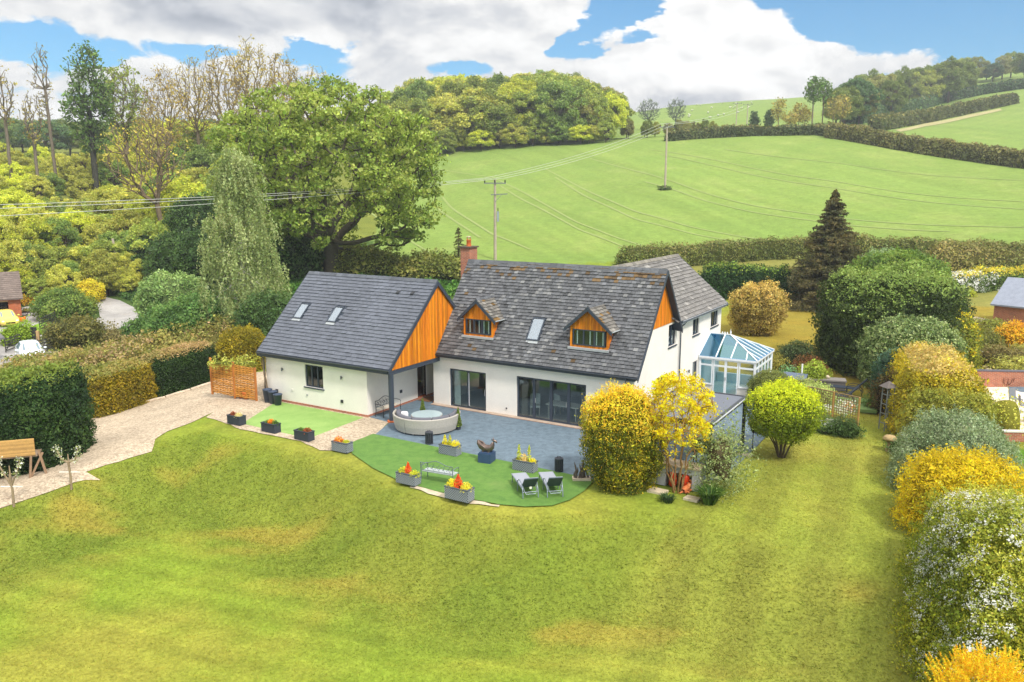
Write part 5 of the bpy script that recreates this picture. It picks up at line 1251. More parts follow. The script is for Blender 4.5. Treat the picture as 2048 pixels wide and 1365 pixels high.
# tall clipped block by the drive
x0, y0, _ = gp(-70, 955); x1, y1, _ = gp(150, 925); 
def pw(px, py, back=0.0, off=0.0):
    x, y, z = gp(px, py); a = math.atan2(x, y); return (x + math.sin(a) * back + math.cos(a) * off, y + math.cos(a) * back - math.sin(a) * off)
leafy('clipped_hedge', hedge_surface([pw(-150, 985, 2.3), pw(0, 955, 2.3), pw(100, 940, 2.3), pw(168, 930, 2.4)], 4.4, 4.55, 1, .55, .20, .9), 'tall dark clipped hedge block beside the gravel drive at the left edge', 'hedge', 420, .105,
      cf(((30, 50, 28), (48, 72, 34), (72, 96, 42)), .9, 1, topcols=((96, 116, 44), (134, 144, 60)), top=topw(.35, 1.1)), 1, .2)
# long hedge: golden stretch, dark stretch, golden end; its wide untrimmed top
a0 = pw(212, 836, 2.2); a1 = pw(262, 815, 2.2); a2 = pw(300, 802, 2.2); a3 = pw(430, 764, 2.2); a4 = pw(500, 748, 2.2)
def lerp2(a, b, t): return (a[0] * (1 - t) + b[0] * t, a[1] * (1 - t) + b[1] * t)
HH = 2.75
leafy('golden_hedge', hedge_surface([pw(150, 850, 2.6), a0, lerp2(a1, a2, .6)], 3.8, HH, 2, .6, .16, .9), 'golden-green stretch of clipped hedge between the tall block and the dark hedge', 'hedge', 420, .10,
      cf(((92, 84, 20), (128, 114, 24), (158, 136, 32)), .8, 2, topcols=ROUGH, top=topw(.45, .95)), 2, .14)
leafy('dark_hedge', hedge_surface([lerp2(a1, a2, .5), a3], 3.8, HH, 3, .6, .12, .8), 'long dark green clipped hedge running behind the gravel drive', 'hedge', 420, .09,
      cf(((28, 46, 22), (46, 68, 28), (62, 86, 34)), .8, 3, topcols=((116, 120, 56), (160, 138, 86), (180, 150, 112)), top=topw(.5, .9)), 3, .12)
leafy('golden_hedge', hedge_surface([lerp2(a3, a4, .1), lerp2(a3, a4, 1.5)], 3.8, HH + .15, 4, .6, .18, .9), 'golden-green hedge end behind the woven fence panel by the garage', 'hedge', 420, .10,
      cf(((94, 92, 20), (140, 126, 24), (176, 156, 34)), .8, 4), 4, .15)
def scrub(px, py, back, w, h, seed, label, cols=ROUGH, dens=130, leaf=.17, dead=.35, d2=None, name='overgrown_shrubs', cat='shrub', lump=.45):
    x, y = pw(px, py, back)
    return leafy(name, blob_surface((x, y, hz(x, y) + h * .2), (w, w * .7, h * .8), seed, lump, .55, hz(x, y) - .1), label, cat, dens, leaf,
                 cf(cols, .7, seed, topcols=DEAD, top=(lambda P, N: dead * (stretch(fbm(P, .5, seed + 5, 2)) > .55))), seed, .4)
scrub(60, 820, 3.5, 5.0, 1.9, 21, 'rough olive and brown hedge top spreading behind the tall clipped block')
scrub(210, 790, 4.5, 5.5, 2.0, 22, 'rough straw-coloured hedge top behind the golden stretch', dead=.6)
scrub(330, 760, 4.5, 5.5, 2.0, 23, 'rough brown and green hedge top behind the dark clipped hedge', dead=.5)
scrub(440, 735, 4.5, 4.5, 2.1, 24, 'rough olive growth between the dark hedge and the birch', dead=.25)
scrub(110, 760, 3.0, 3.5, 1.0, 25, 'greener rough growth below the white car', cols=OLIVE, dead=.2)
# shrubs around the lane
SHR = [(152, 696, 2.3, 2.5, ((70, 78, 40), (104, 104, 52), (134, 122, 62)), 'rounded brown-green shrub beside the open field gate', .15),
       (215, 690, 1.6, 1.3, ((120, 112, 70), (150, 140, 88)), 'twiggy buff shrub at the edge of the lane', .13),
       (345, 640, 2.9, 4.4, ((96, 122, 62), (134, 158, 92), (160, 180, 112)), 'pale green shrub leaning over the bend of the lane', .2),
       (318, 690, 2.6, 2.5, ((58, 86, 44), (88, 118, 58), (116, 142, 70)), 'mid green shrub at the near side of the lane bend', .17),
       (390, 690, 3.6, 3.6, ((62, 92, 48), (92, 124, 62), (124, 150, 78)), 'bushy green shrub left of the birch', .17),
       (128, 640, 2.6, 2.9, ((72, 98, 46), (112, 134, 60), (146, 152, 76)), 'broad clipped shrub mass inside the bend of the lane', .17),
       (172, 628, 1.2, 1.8, ((70, 92, 40), (140, 150, 50)), 'small leafy shrub at the tip of the lane island', .14),
       (40, 690, 1.7, 1.7, ((110, 138, 40), (150, 172, 52)), 'bright green rounded bush between the two parked cars', .14),
       (545, 700, 2.6, 4.2, ((58, 84, 44), (92, 116, 60)), 'dark shrub behind the left end of the garage roof', .17),
       (85, 566, 4.0, 2.0, ((128, 120, 74), (160, 138, 92)), 'brown hedge behind the neighbouring garage', .18)]
for k, (px, py, w, h, cols, lab, lf) in enumerate(SHR):
    x, y, z = gp(px, py); leafy('shrub', blob_surface((x, y, z + h * .45), (w, w * .9, h * .58), 40 + k, w * .17, .5, z - .1), lab, 'shrub', 150, lf, cf(cols, .7, k), 40 + k, .35)
x, y, z = gp(178, 606); leafy('golden_shrub', blob_surface((x, y, z + 1.1), (1.7, 1.3, 1.3), 60, .35, .7, z), 'yellow-leaved shrub at the top of the lane bend', 'shrub', 200, .16, cf(((190, 170, 40), (226, 206, 60)), .7, 60), 60, .3)
x, y, z = gp(62, 612); leafy('orange_flowers', blob_surface((x, y, z + .6), (1.0, .6, .6), 61, .2, .9, z), 'small orange-flowered plant beside the neighbouring garage', 'plant', 260, .12, cf(((120, 130, 40), (240, 170, 40), (250, 190, 50)), .9, 61), 61, .2)
# ivy and nettles over the bank above the lane: ground cover
def cover(name, poly, n, leaf, cols, seed, hgt_=.35, f=None):
    r = np.random.default_rng(seed); A = np.array(poly); P = np.column_stack([r.uniform(A[:, 0].min(), A[:, 0].max(), n * 3), r.uniform(A[:, 1].min(), A[:, 1].max(), n * 3)])
    k = inside([tuple(p) for p in poly], P[:, 0], P[:, 1]); P = P[k][:n]; m = len(P); z = hgt(P[:, 0], P[:, 1]); lump = stretch(fbm(np.column_stack([P, z]), .5, seed, 3))
    Q = np.column_stack([P, z + .05 + lump * hgt_ * r.random(m)]); V, F = leaf_quads(Q, np.tile([[0, 0, 1.0]], (m, 1)), leaf, r, .5, .45)
    g = Geo(); g.add(V, F, LEAF, pal(m, r, cols, f=.6 * lump + .4 * r.random(m), jit=.2)); o = g.build(name); tag(o, kind='stuff', label=f, cat='plants'); return o
cover('bank_undergrowth', pg([(-60, 575), (-60, 512), (60, 515), (200, 528), (330, 560), (440, 560), (560, 560), (600, 600), (500, 640), (330, 640), (290, 632), (262, 602), (200, 582), (120, 575)]), 60000, .32, ((52, 80, 38), (78, 108, 50), (104, 134, 62)), 3, .7, 'dark green nettles and ivy over the bank above the lane')
cover('field_edge_undergrowth', pg([(560, 560), (690, 525), (860, 528), (940, 540), (960, 580), (880, 600), (700, 590), (560, 600)]), 22000, .30, ((44, 78, 30), (66, 106, 40), (92, 128, 50)), 4, .8, 'dark green growth under the oak along the field edge')
for k, (px, py, w, h, lab) in enumerate([(560, 560, 4.5, 4.5, 'dark ivy-clad bush under the left side of the oak'), (610, 548, 4.0, 3.6, 'grey-green bush at the foot of the oak trunk'), (460, 560, 5.0, 6.0, 'dark evergreen mass behind the birch'), (420, 520, 5.5, 7.5, 'dark holly-like tree behind the birch at the wood edge'),
                                     (370, 560, 4, 5.0, 'dark bush left of the birch above the lane'), (300, 560, 4.5, 4.6, 'dark green bush above the lane beside the leaning pole'), (880, 560, 3.5, 2.4, 'olive hedge bush left of the chimney'), (830, 556, 3.4, 2.0, 'olive hedge bush behind the garage ridge'), (720, 545, 5, 2.2, 'low green bush under the right limb of the oak')]):
    x, y, z = gp(px, py); leafy('evergreen_bush', blob_surface((x, y, z + h * .45), (w, w * .8, h * .6), 70 + k, w * .2, .4, z - .2), lab, 'bush', 75, .26, cf(((44, 66, 34), (66, 92, 42), (92, 116, 54)) if k < 6 else OLIVE, .5, 70 + k), 70 + k, .5)

# ------------------------------------------------------------------ behind the house
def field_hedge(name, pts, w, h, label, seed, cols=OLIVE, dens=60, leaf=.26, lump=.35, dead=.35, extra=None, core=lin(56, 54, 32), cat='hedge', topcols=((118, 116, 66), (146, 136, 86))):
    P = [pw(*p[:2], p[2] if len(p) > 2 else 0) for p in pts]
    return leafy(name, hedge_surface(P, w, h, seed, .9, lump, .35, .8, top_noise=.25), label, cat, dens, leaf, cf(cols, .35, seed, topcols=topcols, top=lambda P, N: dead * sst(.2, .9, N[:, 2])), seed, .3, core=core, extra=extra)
field_hedge('field_hedge', [(1235, 534, 0), (1300, 532), (1420, 524), (1520, 516), (1620, 512), (1720, 512), (1860, 520), (2060, 535), (2200, 545)], 3.0, 2.3, 'rough hedge along the near edge of the sown field', 101, ((76, 90, 42), (108, 116, 56), (134, 134, 72)), 75, .20)
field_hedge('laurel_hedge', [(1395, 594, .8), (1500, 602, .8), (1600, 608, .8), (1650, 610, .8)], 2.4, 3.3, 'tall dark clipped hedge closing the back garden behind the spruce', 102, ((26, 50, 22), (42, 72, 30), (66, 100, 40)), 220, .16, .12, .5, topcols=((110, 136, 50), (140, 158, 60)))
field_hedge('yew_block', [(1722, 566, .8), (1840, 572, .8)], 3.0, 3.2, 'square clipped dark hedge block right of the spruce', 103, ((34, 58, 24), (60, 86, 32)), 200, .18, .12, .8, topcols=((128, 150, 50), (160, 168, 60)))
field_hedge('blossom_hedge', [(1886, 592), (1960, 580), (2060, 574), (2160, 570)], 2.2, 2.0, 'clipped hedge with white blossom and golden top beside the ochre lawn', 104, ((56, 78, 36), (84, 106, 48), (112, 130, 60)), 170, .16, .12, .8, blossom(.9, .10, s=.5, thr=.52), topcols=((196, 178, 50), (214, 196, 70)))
field_hedge('verge_bank', [(1850, 548, 2), (1950, 552, 2), (2060, 558, 2), (2200, 560, 2)], 5.0, 2.6, 'tall brambly verge between the lane and the field hedge', 105, ((92, 104, 50), (130, 130, 66), (160, 144, 84)), 60, .24, .4, .4)
field_hedge('far_field_hedge', [(1330, 283), (1400, 277), (1500, 272), (1640, 270), (1650, 273)], 2.6, 2.3, 'dark hedge along the crest of the sown field', 106, ((64, 76, 44), (98, 106, 60)), 22, .45)
field_hedge('far_field_hedge', [(1650, 274), (1760, 292), (1880, 312), (1980, 326), (2100, 340)], 3.6, 3.1, 'broad brown-topped hedge running down the right side of the sown field', 107, ((84, 88, 46), (122, 118, 66)), 26, .42, .5, .45)
field_hedge('far_field_hedge', [(1745, 262), (1790, 254), (1880, 238), (1960, 222), (2030, 207)], 3.5, 3.8, 'bushy hedge climbing between the two upper right fields', 108, ((74, 84, 46), (106, 110, 60)), 16, .6, .5, .3)
field_hedge('far_field_hedge', [(1690, 250), (1780, 232), (1880, 206), (1960, 190), (2060, 176)], 3.5, 4.0, 'low dark hedge at the foot of the upper right tree belt', 109, ((66, 90, 58), (92, 114, 70)), 12, .7, .5, .1)
drape('bare_strip', pg([(1790, 261), (1850, 248), (1940, 230), (2000, 218), (2004, 222), (1940, 236), (1850, 254), (1800, 265)]), .12, plain_ground('bare_soil', lin(158, 152, 98), lin(172, 162, 112), .3), 3.0)
# spruce -----------------------------------------------------------------
def conifer(name, x, y, z, h, w, seed, cols, label, nb=420, leaf=.16, per=46, droop=.35, col=BROWN, p=1.0, ragged=.25, dense=1.0):
    r = np.random.default_rng(seed); t = thing(name, (x, y, z - .1), 0, label, 'tree'); g = Geo(); g.tube([(0, 0, 0), (0, 0, h * .5), (0, 0, h * .97)], [h * .022, h * .014, .02], BARK, 8, col)
    s = np.sort(r.random(nb)) ** 1.15; hh = .25 + s * (h - .35); L = w / 2 * (1 - s) ** p * r.uniform(1 - ragged, 1 + ragged * .6, nb) + .12; a = r.random(nb) * 6.283 + np.arange(nb) * 2.4
    P = []; N = []
    for k in range(nb):
        n = max(8, int(per * L[k] / (w / 2) * dense) + 8); tt = r.random(n) ** .75; d = np.array([math.cos(a[k]), math.sin(a[k]), 0]); e = np.array([-d[1], d[0], 0])
        q = np.array([0, 0, hh[k]]) + d * (tt * L[k])[:, None] + np.column_stack([0 * tt, 0 * tt, -droop * L[k] * tt ** 1.3 + .12 * L[k] * tt ** 3]) + e * (r.normal(0, .16, n) * L[k] * (1 - tt * .6))[:, None]
        q[:, 2] -= np.abs(r.normal(0, .10, n)) * L[k] * .6; P.append(q); N.append(np.tile(d * .5 + (0, 0, .8), (n, 1)))
        if k % 3 == 0: g.tube([(0, 0, hh[k]), tuple(np.array([0, 0, hh[k]]) + d * L[k] * .8 + (0, 0, -droop * L[k] * .75))], [.035, .01], BARK, 4, col, cap=False)
    g.build('trunk', t); P = np.concatenate(P); P[:, 2] = np.maximum(P[:, 2], .05); V, F = leaf_quads(P, unit(np.concatenate(N)), leaf, r, .35, .55, .2)
    g = Geo(); g.add(V, F, LEAF, pal(len(F), r, cols, f=.6 * stretch(fbm(P, .7, seed, 3)) + .4 * r.random(len(F)), jit=.2)); g.build('crown', t); return t
x, y, z = gp(1655, 612); conifer('spruce_tree', x, y, z, 11.2, 8.4, 31, ((62, 68, 40), (90, 86, 50), (120, 106, 62)), 'tall brown-green spruce standing at the back of the garden', 800, .24, 170, p=.85, droop=.22, ragged=.5)
x, y, z = gp(925, 560); conifer('small_spruce', x - .4, y, z - .5, elev(452, math.hypot(x, y), 918) - z + .5, 3.2, 32, ((74, 84, 46), (104, 104, 56)), 'thin ragged conifer just behind the chimney', 170, .2, 26, p=.8, ragged=.5)
# back-garden shrubs
x, y, z = gp(1512, 668); leafy('rhododendron', blob_surface((x, y, z + 2.0), (2.0, 1.8, 2.2), 120, .45, .6, z), 'tall rounded rhododendron with buff leaves on the ochre lawn', 'shrub', 300, .13, cf(((112, 100, 48), (160, 142, 74), (196, 176, 104)), .6, 120, topcols=((176, 150, 76), (206, 182, 108)), top=topw(0, .9)), 120, .3)
for k, (px, py, w, h, cols, lab) in enumerate([(1592, 738, 1.3, 1.7, ((46, 60, 32), (90, 104, 62)), 'dark glossy shrub beyond the conservatory'), (1618, 752, 1.0, 1.1, ((110, 66, 40), (130, 96, 50)), 'reddish-brown shrub beside the dark glossy one'),
                                           (1625, 772, .9, 1.2, ((120, 140, 40), (150, 166, 60)), 'lime green small shrub above the rattan box'), (1575, 765, .8, .7, ((100, 140, 96), (120, 160, 110)), 'blue-green low plant beside the small orange shed'), (1536, 742, 1.2, .9, ((120, 116, 50), (150, 142, 64)), 'low olive planting behind the conservatory')]):
    x, y, z = gp(px, py); leafy('garden_shrub', blob_surface((x, y, z + h * .45), (w, w * .9, h * .6), 130 + k, w * .22, .9, z), lab, 'shrub', 420, .085, cf(cols, .9, 130 + k), 130 + k, .2)
x, y, z = gp(1540, 806); leafy('clipped_bush', blob_surface((x, y, z + .8), (1.28, 1.2, 1.05), 140, .10, 1.2, z), 'dome-shaped grey-green clipped bush in front of the conservatory', 'shrub', 900, .055, cf(((84, 96, 48), (116, 124, 62), (140, 142, 78)), 1.2, 140), 140, .10)
# lime green bush on a woody stem
def stem_bush(name, px, py, rad, cz, seed, cols, label, stems=9, lf=.065, dens=900, lump=.22, topcols=None, hbase=.0):
    x, y, z = gp(px, py); r = np.random.default_rng(seed); t = leafy(name, blob_surface((x, y, z + cz), rad, seed, lump, .9, z + .55), label, 'shrub', dens, lf, cf(cols, 1.6, seed, .16, .45, topcols=topcols, top=topw(-.1, .9)) , seed, .16, core=lin(78, 80, 26), shrink=.22)
    base = np.array(t.location); g = Geo()
    for k in range(stems):
        a = k * 6.283 / stems + r.uniform(-.2, .2); q = np.array([x, y, z]) - base
        g.tube([q + (math.cos(a) * .12, math.sin(a) * .12, -.05), q + (math.cos(a) * .35, math.sin(a) * .35, .6), q + (math.cos(a) * .95, math.sin(a) * .9, 1.5)], [.045, .035, .02], BARK, 5, BROWN)
    g.build('trunk', t); return t
stem_bush('lime_bush', 1563, 915, (1.62, 1.5, 1.25), 2.15, 150, ((84, 100, 26), (118, 134, 26), (150, 162, 34)), 'rounded lime-yellow bush on a short woody stem beside the pergola', topcols=((172, 184, 28), (192, 198, 40)))
# golden conifer bush and neighbours at the corner of the terrace
def golden_conifer():
    x, y, z = gp(1243, 972); r = np.random.default_rng(160)
    t = leafy('golden_conifer', blob_surface((x, y, z + 1.9), (1.42, 1.35, 2.1), 160, .34, .7, z, .2), 'large golden-tipped conifer bush at the corner of the terrace', 'shrub', 1000, .085,
              cf(((50, 64, 22), (84, 96, 26), (124, 124, 28), (196, 168, 34)), 1.3, 160, .18, .45, topcols=((224, 172, 30), (240, 194, 52), (246, 176, 60)), top=lambda P, N: np.clip(sst(1.9, 3.6, P[:, 2] - z) * .85 + .12, 0, 1)), 160, .2, aspect=.35)
    base = np.array(t.location); g = Geo(); P = []
    for k in range(26):
        a = r.random() * 6.28; rr = r.uniform(0, 1.0); h = r.uniform(.5, .95) * (1 - .3 * rr); b = np.array([x + rr * math.cos(a), y + rr * math.sin(a), z + 3.3 * math.sqrt(max(0.05, 1 - (rr / 1.9) ** 2))]) - base
        m = 260; tt = r.random(m); P.append(b + np.column_stack([r.normal(0, .15, m) * (1 - tt), r.normal(0, .15, m) * (1 - tt), tt * h]))
    P = np.concatenate(P); V, F = leaf_quads(P, unit(r.normal(0, 1, P.shape)), .075, r, .35, .3); g.add(V, F, LEAF, pal(len(F), r, ((226, 160, 40), (244, 186, 50), (250, 206, 80)), jit=.12)); g.build('leading_shoots', t)
golden_conifer()
x, y, z = gp(1354, 985)
def yellow_maple(x, y, z):
    r = np.random.default_rng(161); t = thing('yellow_maple', (x, y, z), 0, 'open multi-stemmed shrub with bright yellow leaves in front of the pergola', 'shrub'); g = Geo(); ends = []
    for k in range(8):
        a = k * .785 + r.uniform(-.2, .2); T = []
        top = np.array([math.cos(a) * r.uniform(.5, 1.0), math.sin(a) * r.uniform(.4, .8), r.uniform(2.6, 3.4)])
        for q in range(17): h = r.uniform(1.9, 4.9); s = 1.45 * math.sqrt(max(.08, 1 - ((h - 3.1) / 2.0) ** 2)); b = a + r.normal(0, .42); T.append(np.array([math.cos(b) * s * r.uniform(.45, 1.05), math.sin(b) * s * r.uniform(.4, .95), h]))
        nd, pr, en = grow(T, (math.cos(a) * .16, math.sin(a) * .16, 0), top, r, .3, .9, .2, .3); limb_geo(g, nd, pr, .032, lin(150, 116, 72), 5, .009, .4); ends += [nd[e] for e in en]
        ends += [nd[e] * .93 + np.array([0, 0, .25]) for e in en[::2]]
    g.build('trunk', t); E_ = np.array(ends); per = 62; m = per * len(E_); c = np.repeat(E_, per, 0); d = rdir(m, r) * (r.random(m) ** .5)[:, None] * np.repeat(r.uniform(.12, .32, len(E_)), per)[:, None]
    V, F = leaf_quads(c + d, unit(d + (0, 0, .1)), .075, r, .6, .3); g = Geo(); g.add(V, F, LEAF, pal(m, r, ((190, 166, 14), (222, 194, 18), (236, 212, 40)), jit=.14)); g.build('foliage', t)
yellow_maple(x, y, z)
x, y, z = gp(1440, 985); leafy('grey_green_shrub', blob_surface((x, y, z + 1.35), (1.05, .95, 1.45), 162, .28, 1.0, z), 'loose grey-green shrub right of the yellow maple', 'shrub', 480, .07, cf(((84, 98, 52), (130, 142, 88), (176, 184, 134)), 1.4, 162, .2, .6), 162, .55, core=lin(90, 80, 58), shrink=.55, keepcore=True)
def strap_plant(name, px, py, n, L, cols, label, seed, w=.03):
    x, y, z = gp(px, py); r = np.random.default_rng(seed); g = Geo()
    for k in range(n):
        a = r.random() * 6.28; l = L * r.uniform(.6, 1.1); b = r.random() * .25; o = np.array([math.cos(a), math.sin(a), 0]); e = np.array([-o[1], o[0], 0]) * w / 2; c = o * b
        p = [c, c + o * l * .25 + (0, 0, l * .5), c + o * l * .6 + (0, 0, l * .62)]; V = [p[0] - e, p[0] + e, p[1] + e, p[1] - e, p[2] + e * .2, p[2] - e * .2]; g.add(V, [(0, 1, 2, 3), (3, 2, 4, 5)], LEAF, np.array(lin(*cols[r.integers(len(cols))])) * r.uniform(.8, 1.2))
    o = g.build(name, None, (x, y, z)); tag(o, label, 'plant'); return o
strap_plant('strap_leaved_plant', 1418, 1008, 420, .95, ((60, 92, 34), (88, 122, 44), (110, 140, 60)), 'clump of long arching green leaves below the grey-green shrub', 163)
strap_plant('grass_tuft', 1334, 1004, 160, .4, ((60, 84, 44), (80, 104, 60)), 'small dark tuft at the foot of the yellow maple', 164)

# ------------------------------------------------------------------ right hand hedges, far to near
def lump_at(px, py, w, dpt, h, seed): x, y, z = gp(px, py); return blob_surface((x, y, z + h * .42), (w, dpt, h * .62), seed, min(w, h) * .14, .45, z - .1)
def blob_px(name, px, py, back, w, dpt, h, seed, label, dens, leaf, colf, depth=.2, lump=.3, extra=None, mater=None, core=lin(44, 48, 26), cz=.42, rz=.62, cat='hedge', box=.3, group=None, aspect=.6, align=.5, ls=.5, nu=40):
    x, y = pw(px, py, back); z = hz(x, y)
    return leafy(name, blob_surface((x, y, z + h * cz), (w, dpt, h * rz), seed, lump, ls, z - .1, box, nu, 24), label, cat, dens, leaf, colf, seed, depth, extra=extra, mater=mater, core=core, group=group, aspect=aspect, align=align)
blob_px('conifer_hedge', 1792, 640, 2, 4.2, 3.4, 5.2, 201, 'feathery mid-green conifer hedge behind the big clipped conifer', 130, .19, cf(((62, 86, 36), (98, 124, 50), (136, 152, 62)), .6, 201), .4, .5)
blob_px('variegated_shrub', 1762, 600, 1, 2.6, 2.4, 4.2, 202, 'pale blue-green shrub poking up behind the conifer hedge', 130, .17, cf(((104, 128, 84), (150, 170, 120)), .8, 202), .4, .4)
blob_px('clipped_conifer', 1762, 765, 3.6, 3.9, 3.4, 6.3, 203, 'huge dark clipped conifer mass in the middle of the right hand boundary', 260, .135, cf(((32, 46, 20), (58, 74, 30), (84, 100, 42)), .6, 203, topcols=((104, 126, 56), (142, 160, 84)), top=topw(.1, .95)), .34, .7, cz=.42, rz=.62, box=.6)  # paler upward leaves: light on the top put into the colour
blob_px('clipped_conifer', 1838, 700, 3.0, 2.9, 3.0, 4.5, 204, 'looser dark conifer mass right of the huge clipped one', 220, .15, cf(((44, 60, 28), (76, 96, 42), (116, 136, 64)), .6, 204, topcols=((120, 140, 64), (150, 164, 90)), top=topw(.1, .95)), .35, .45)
blob_px('variegated_laurel', 1812, 800, 2.6, 2.7, 2.5, 4.3, 205, 'rounded laurel with cream-edged leaves below the clipped conifer', 420, .11, cf(((58, 80, 34), (104, 124, 62), (168, 176, 116)), .9, 205, .16, .7), .2, .25, mater=GLOSSY_LEAF)
blob_px('mixed_hedge', 1866, 770, 3.0, 2.2, 2.2, 4.0, 206, 'yellow-spotted green hedge section beside the variegated laurel', 300, .12, cf(((86, 100, 38), (128, 134, 50), (150, 150, 64)), .9, 206, topcols=((226, 190, 30), (240, 204, 50)), top=lambda P, N: .8 * (fbm(P, .9, 33, 2) > .6)), .3, .35)
blob_px('blue_conifer', 1785, 812, .9, 1.0, 1.0, 2.9, 207, 'small blue-green conifer against the variegated laurel', 480, .09, cf(((48, 76, 58), (76, 104, 80)), 1.0, 207), .2, .2)
blob_px('dark_leaved_shrub', 1778, 838, .8, .8, .8, 2.2, 208, 'dark bronze-leaved shrub behind the wooden obelisk', 420, .085, cf(((48, 40, 26), (96, 70, 36), (60, 80, 34)), 1.2, 208, .2, .8), .3, .2)
def boundary(name, pts, w, h, seed, label, dens, leaf, colf, **kw):
    P = [pw(px, py, 0, w / 2 - .05) for px, py in pts]
    return leafy(name, hedge_surface(P, w, h, seed, kw.pop('rnd', .8), kw.pop('lump', .38), .55, .3, top_noise=kw.pop('tn', .4)), label, 'hedge', dens, leaf, colf, seed, kw.pop('depth', .26), **kw)
boundary('golden_privet_hedge', [(1774, 792), (1786, 830), (1800, 884)], 3.7, 3.6, 209, 'broad golden hedge section with untidy straw-coloured top', 560, .10, cf(((98, 98, 28), (156, 144, 32), (202, 180, 38)), .8, 209, .16, .4, topcols=((140, 136, 62), (170, 148, 84), (190, 170, 104), (208, 186, 54)), top=topw(.6, .95)), lump=.5)
boundary('olive_hedge', [(1812, 862), (1806, 905)], 3.7, 2.9, 210, 'olive-green feathery hedge section in front of the golden one', 520, .09, cf(((108, 114, 42), (146, 146, 56), (176, 168, 66)), .8, 210), lump=.45)
blob_px('thin_yellow_shrub', 2005, 884, 1.6, .8, .8, 2.0, 211, 'airy yellow-green shrub overhanging the neighbouring patio', 130, .09, cf(((186, 186, 70), (206, 200, 90)), 1, 211), .6, .3, core=lin(130, 120, 60))
boundary('silver_shrub', [(1800, 915), (1795, 950), (1797, 1000)], 4.3, 2.75, 212, 'silvery grey-green shrub with pale leaves in the right hand row', 850, .085, cf(((74, 92, 60), (122, 138, 98), (170, 180, 146)), .9, 212, .14, .75), aspect=.4, rnd=.95, lump=.22, tn=.15)
boundary('golden_cypress', [(1800, 1005), (1806, 1045), (1812, 1085)], 3.7, 2.8, 213, 'vivid golden feathery hedge section behind the white-blossomed hedge', 850, .08, cf(((136, 124, 24), (196, 172, 22), (228, 200, 34)), .9, 213, .15, .5), aspect=.4, rnd=.8, lump=.3, tn=.35)
# long blossomed hedge coming towards the camera
hb = [pw(1822, 1110, .6, 2.0), pw(1830, 1190, .2, 2.1), pw(1850, 1290, 0, 2.1), pw(1872, 1365, -.5, 2.2), pw(1900, 1480, -1, 2.3), pw(1930, 1600, -1.5, 2.3)]
hb = [(a, b, 1, 1 + .22 * min(k, 2.2)) for k, (a, b) in enumerate(hb)]
leafy('blossom_hedge', hedge_surface(hb, 4.4, 2.6, 214, .8, .6, .5, .3, top_noise=.5), 'long loose hedge scattered with white blossom along the right edge of the lawn', 'hedge', 1150, .062,
      cf(((66, 84, 26), (124, 132, 34), (178, 170, 48)), .55, 214, .2, .5, topcols=((142, 152, 60), (180, 178, 76)), top=topw(.5, 1.3)), 214, .34, core=lin(64, 70, 30),
      extra=lambda g, V, F, base, r: (blossom(6.5, .042, ((226, 226, 212), (244, 244, 238)), 1.9, 9, .56, .08, .12)(g, V, F, base, r)))
x, y = g0(1988, 1372, 1.5); z = hz(x, y)
def golden_spray():
    r = np.random.default_rng(215); t = thing('golden_spray', (x, y, z), 0, 'golden feathery conifer tips at the bottom right corner', 'shrub'); g = Geo(); P = []; T = []
    for k in range(230):
        a = r.random() * 6.28; rr = r.random() ** .5 * .95; b = np.array([rr * math.cos(a), rr * math.sin(a), 3.2 + .7 * (1 - rr ** 2)]); d = unit(np.array([math.cos(a) * rr * .8, math.sin(a) * rr * .8, 1.0])); l = r.uniform(.35, .75); m = 150; tt = r.random(m)
        P.append(b + d * (tt * l)[:, None] + r.normal(0, .045, (m, 3)) * (1.1 - tt)[:, None])
    P = np.concatenate(P); V, F = leaf_quads(P, unit(r.normal(0, 1, P.shape)), .04, r, .35, .3, .0); g.add(V, F, LEAF, pal(len(F), r, ((206, 150, 20), (238, 184, 30), (250, 206, 50)), jit=.14)); g.build('foliage', t)
    g = Geo(); Vb, Fb = blob_surface((0, 0, 1.8), (.9, .9, 2.0), 3, .1, 1, 0); g.add(Vb, Fb, CORE, np.array(lin(110, 90, 20)), True); g.build('branches', t)
golden_spray()
for k, (px, py, w, h, cols, lab) in enumerate([(1795, 905, .5, .7, ((70, 96, 44), (100, 128, 60)), 'leafy clump at the foot of the mushroom stone'), (1748, 822, .6, .9, ((66, 96, 40), (110, 132, 60)), 'green clump against the hedge beyond the obelisk'),
                                           (1690, 872, .75, .75, ((52, 74, 38), (80, 102, 52)), 'low dark bush in front of the trellis'), (1650, 862, 1.1, .5, ((60, 84, 46), (96, 118, 60)), 'low ground plants at the left foot of the trellis'),
                                           (1528, 868, .6, .5, ((72, 102, 56), (100, 130, 70)), 'small green tuft between the pergola and the lime bush'), (1632, 812, .9, 1.25, ((96, 116, 56), (150, 166, 90), (186, 196, 120)), 'pale green climber spilling over the left part of the trellis'),
                                           (1606, 800, .75, 1.25, ((110, 130, 60), (190, 190, 120)), 'cream-flowered climber behind the lime bush')]):
    x, y, z = gp(px, py); leafy('low_plants', blob_surface((x, y, z + h * .4), (w, w * .8, h * .6), 230 + k, w * .2, 1.2, z), lab, 'plant', 600, .07, cf(cols, 1.2, 230 + k), 230 + k, .2)
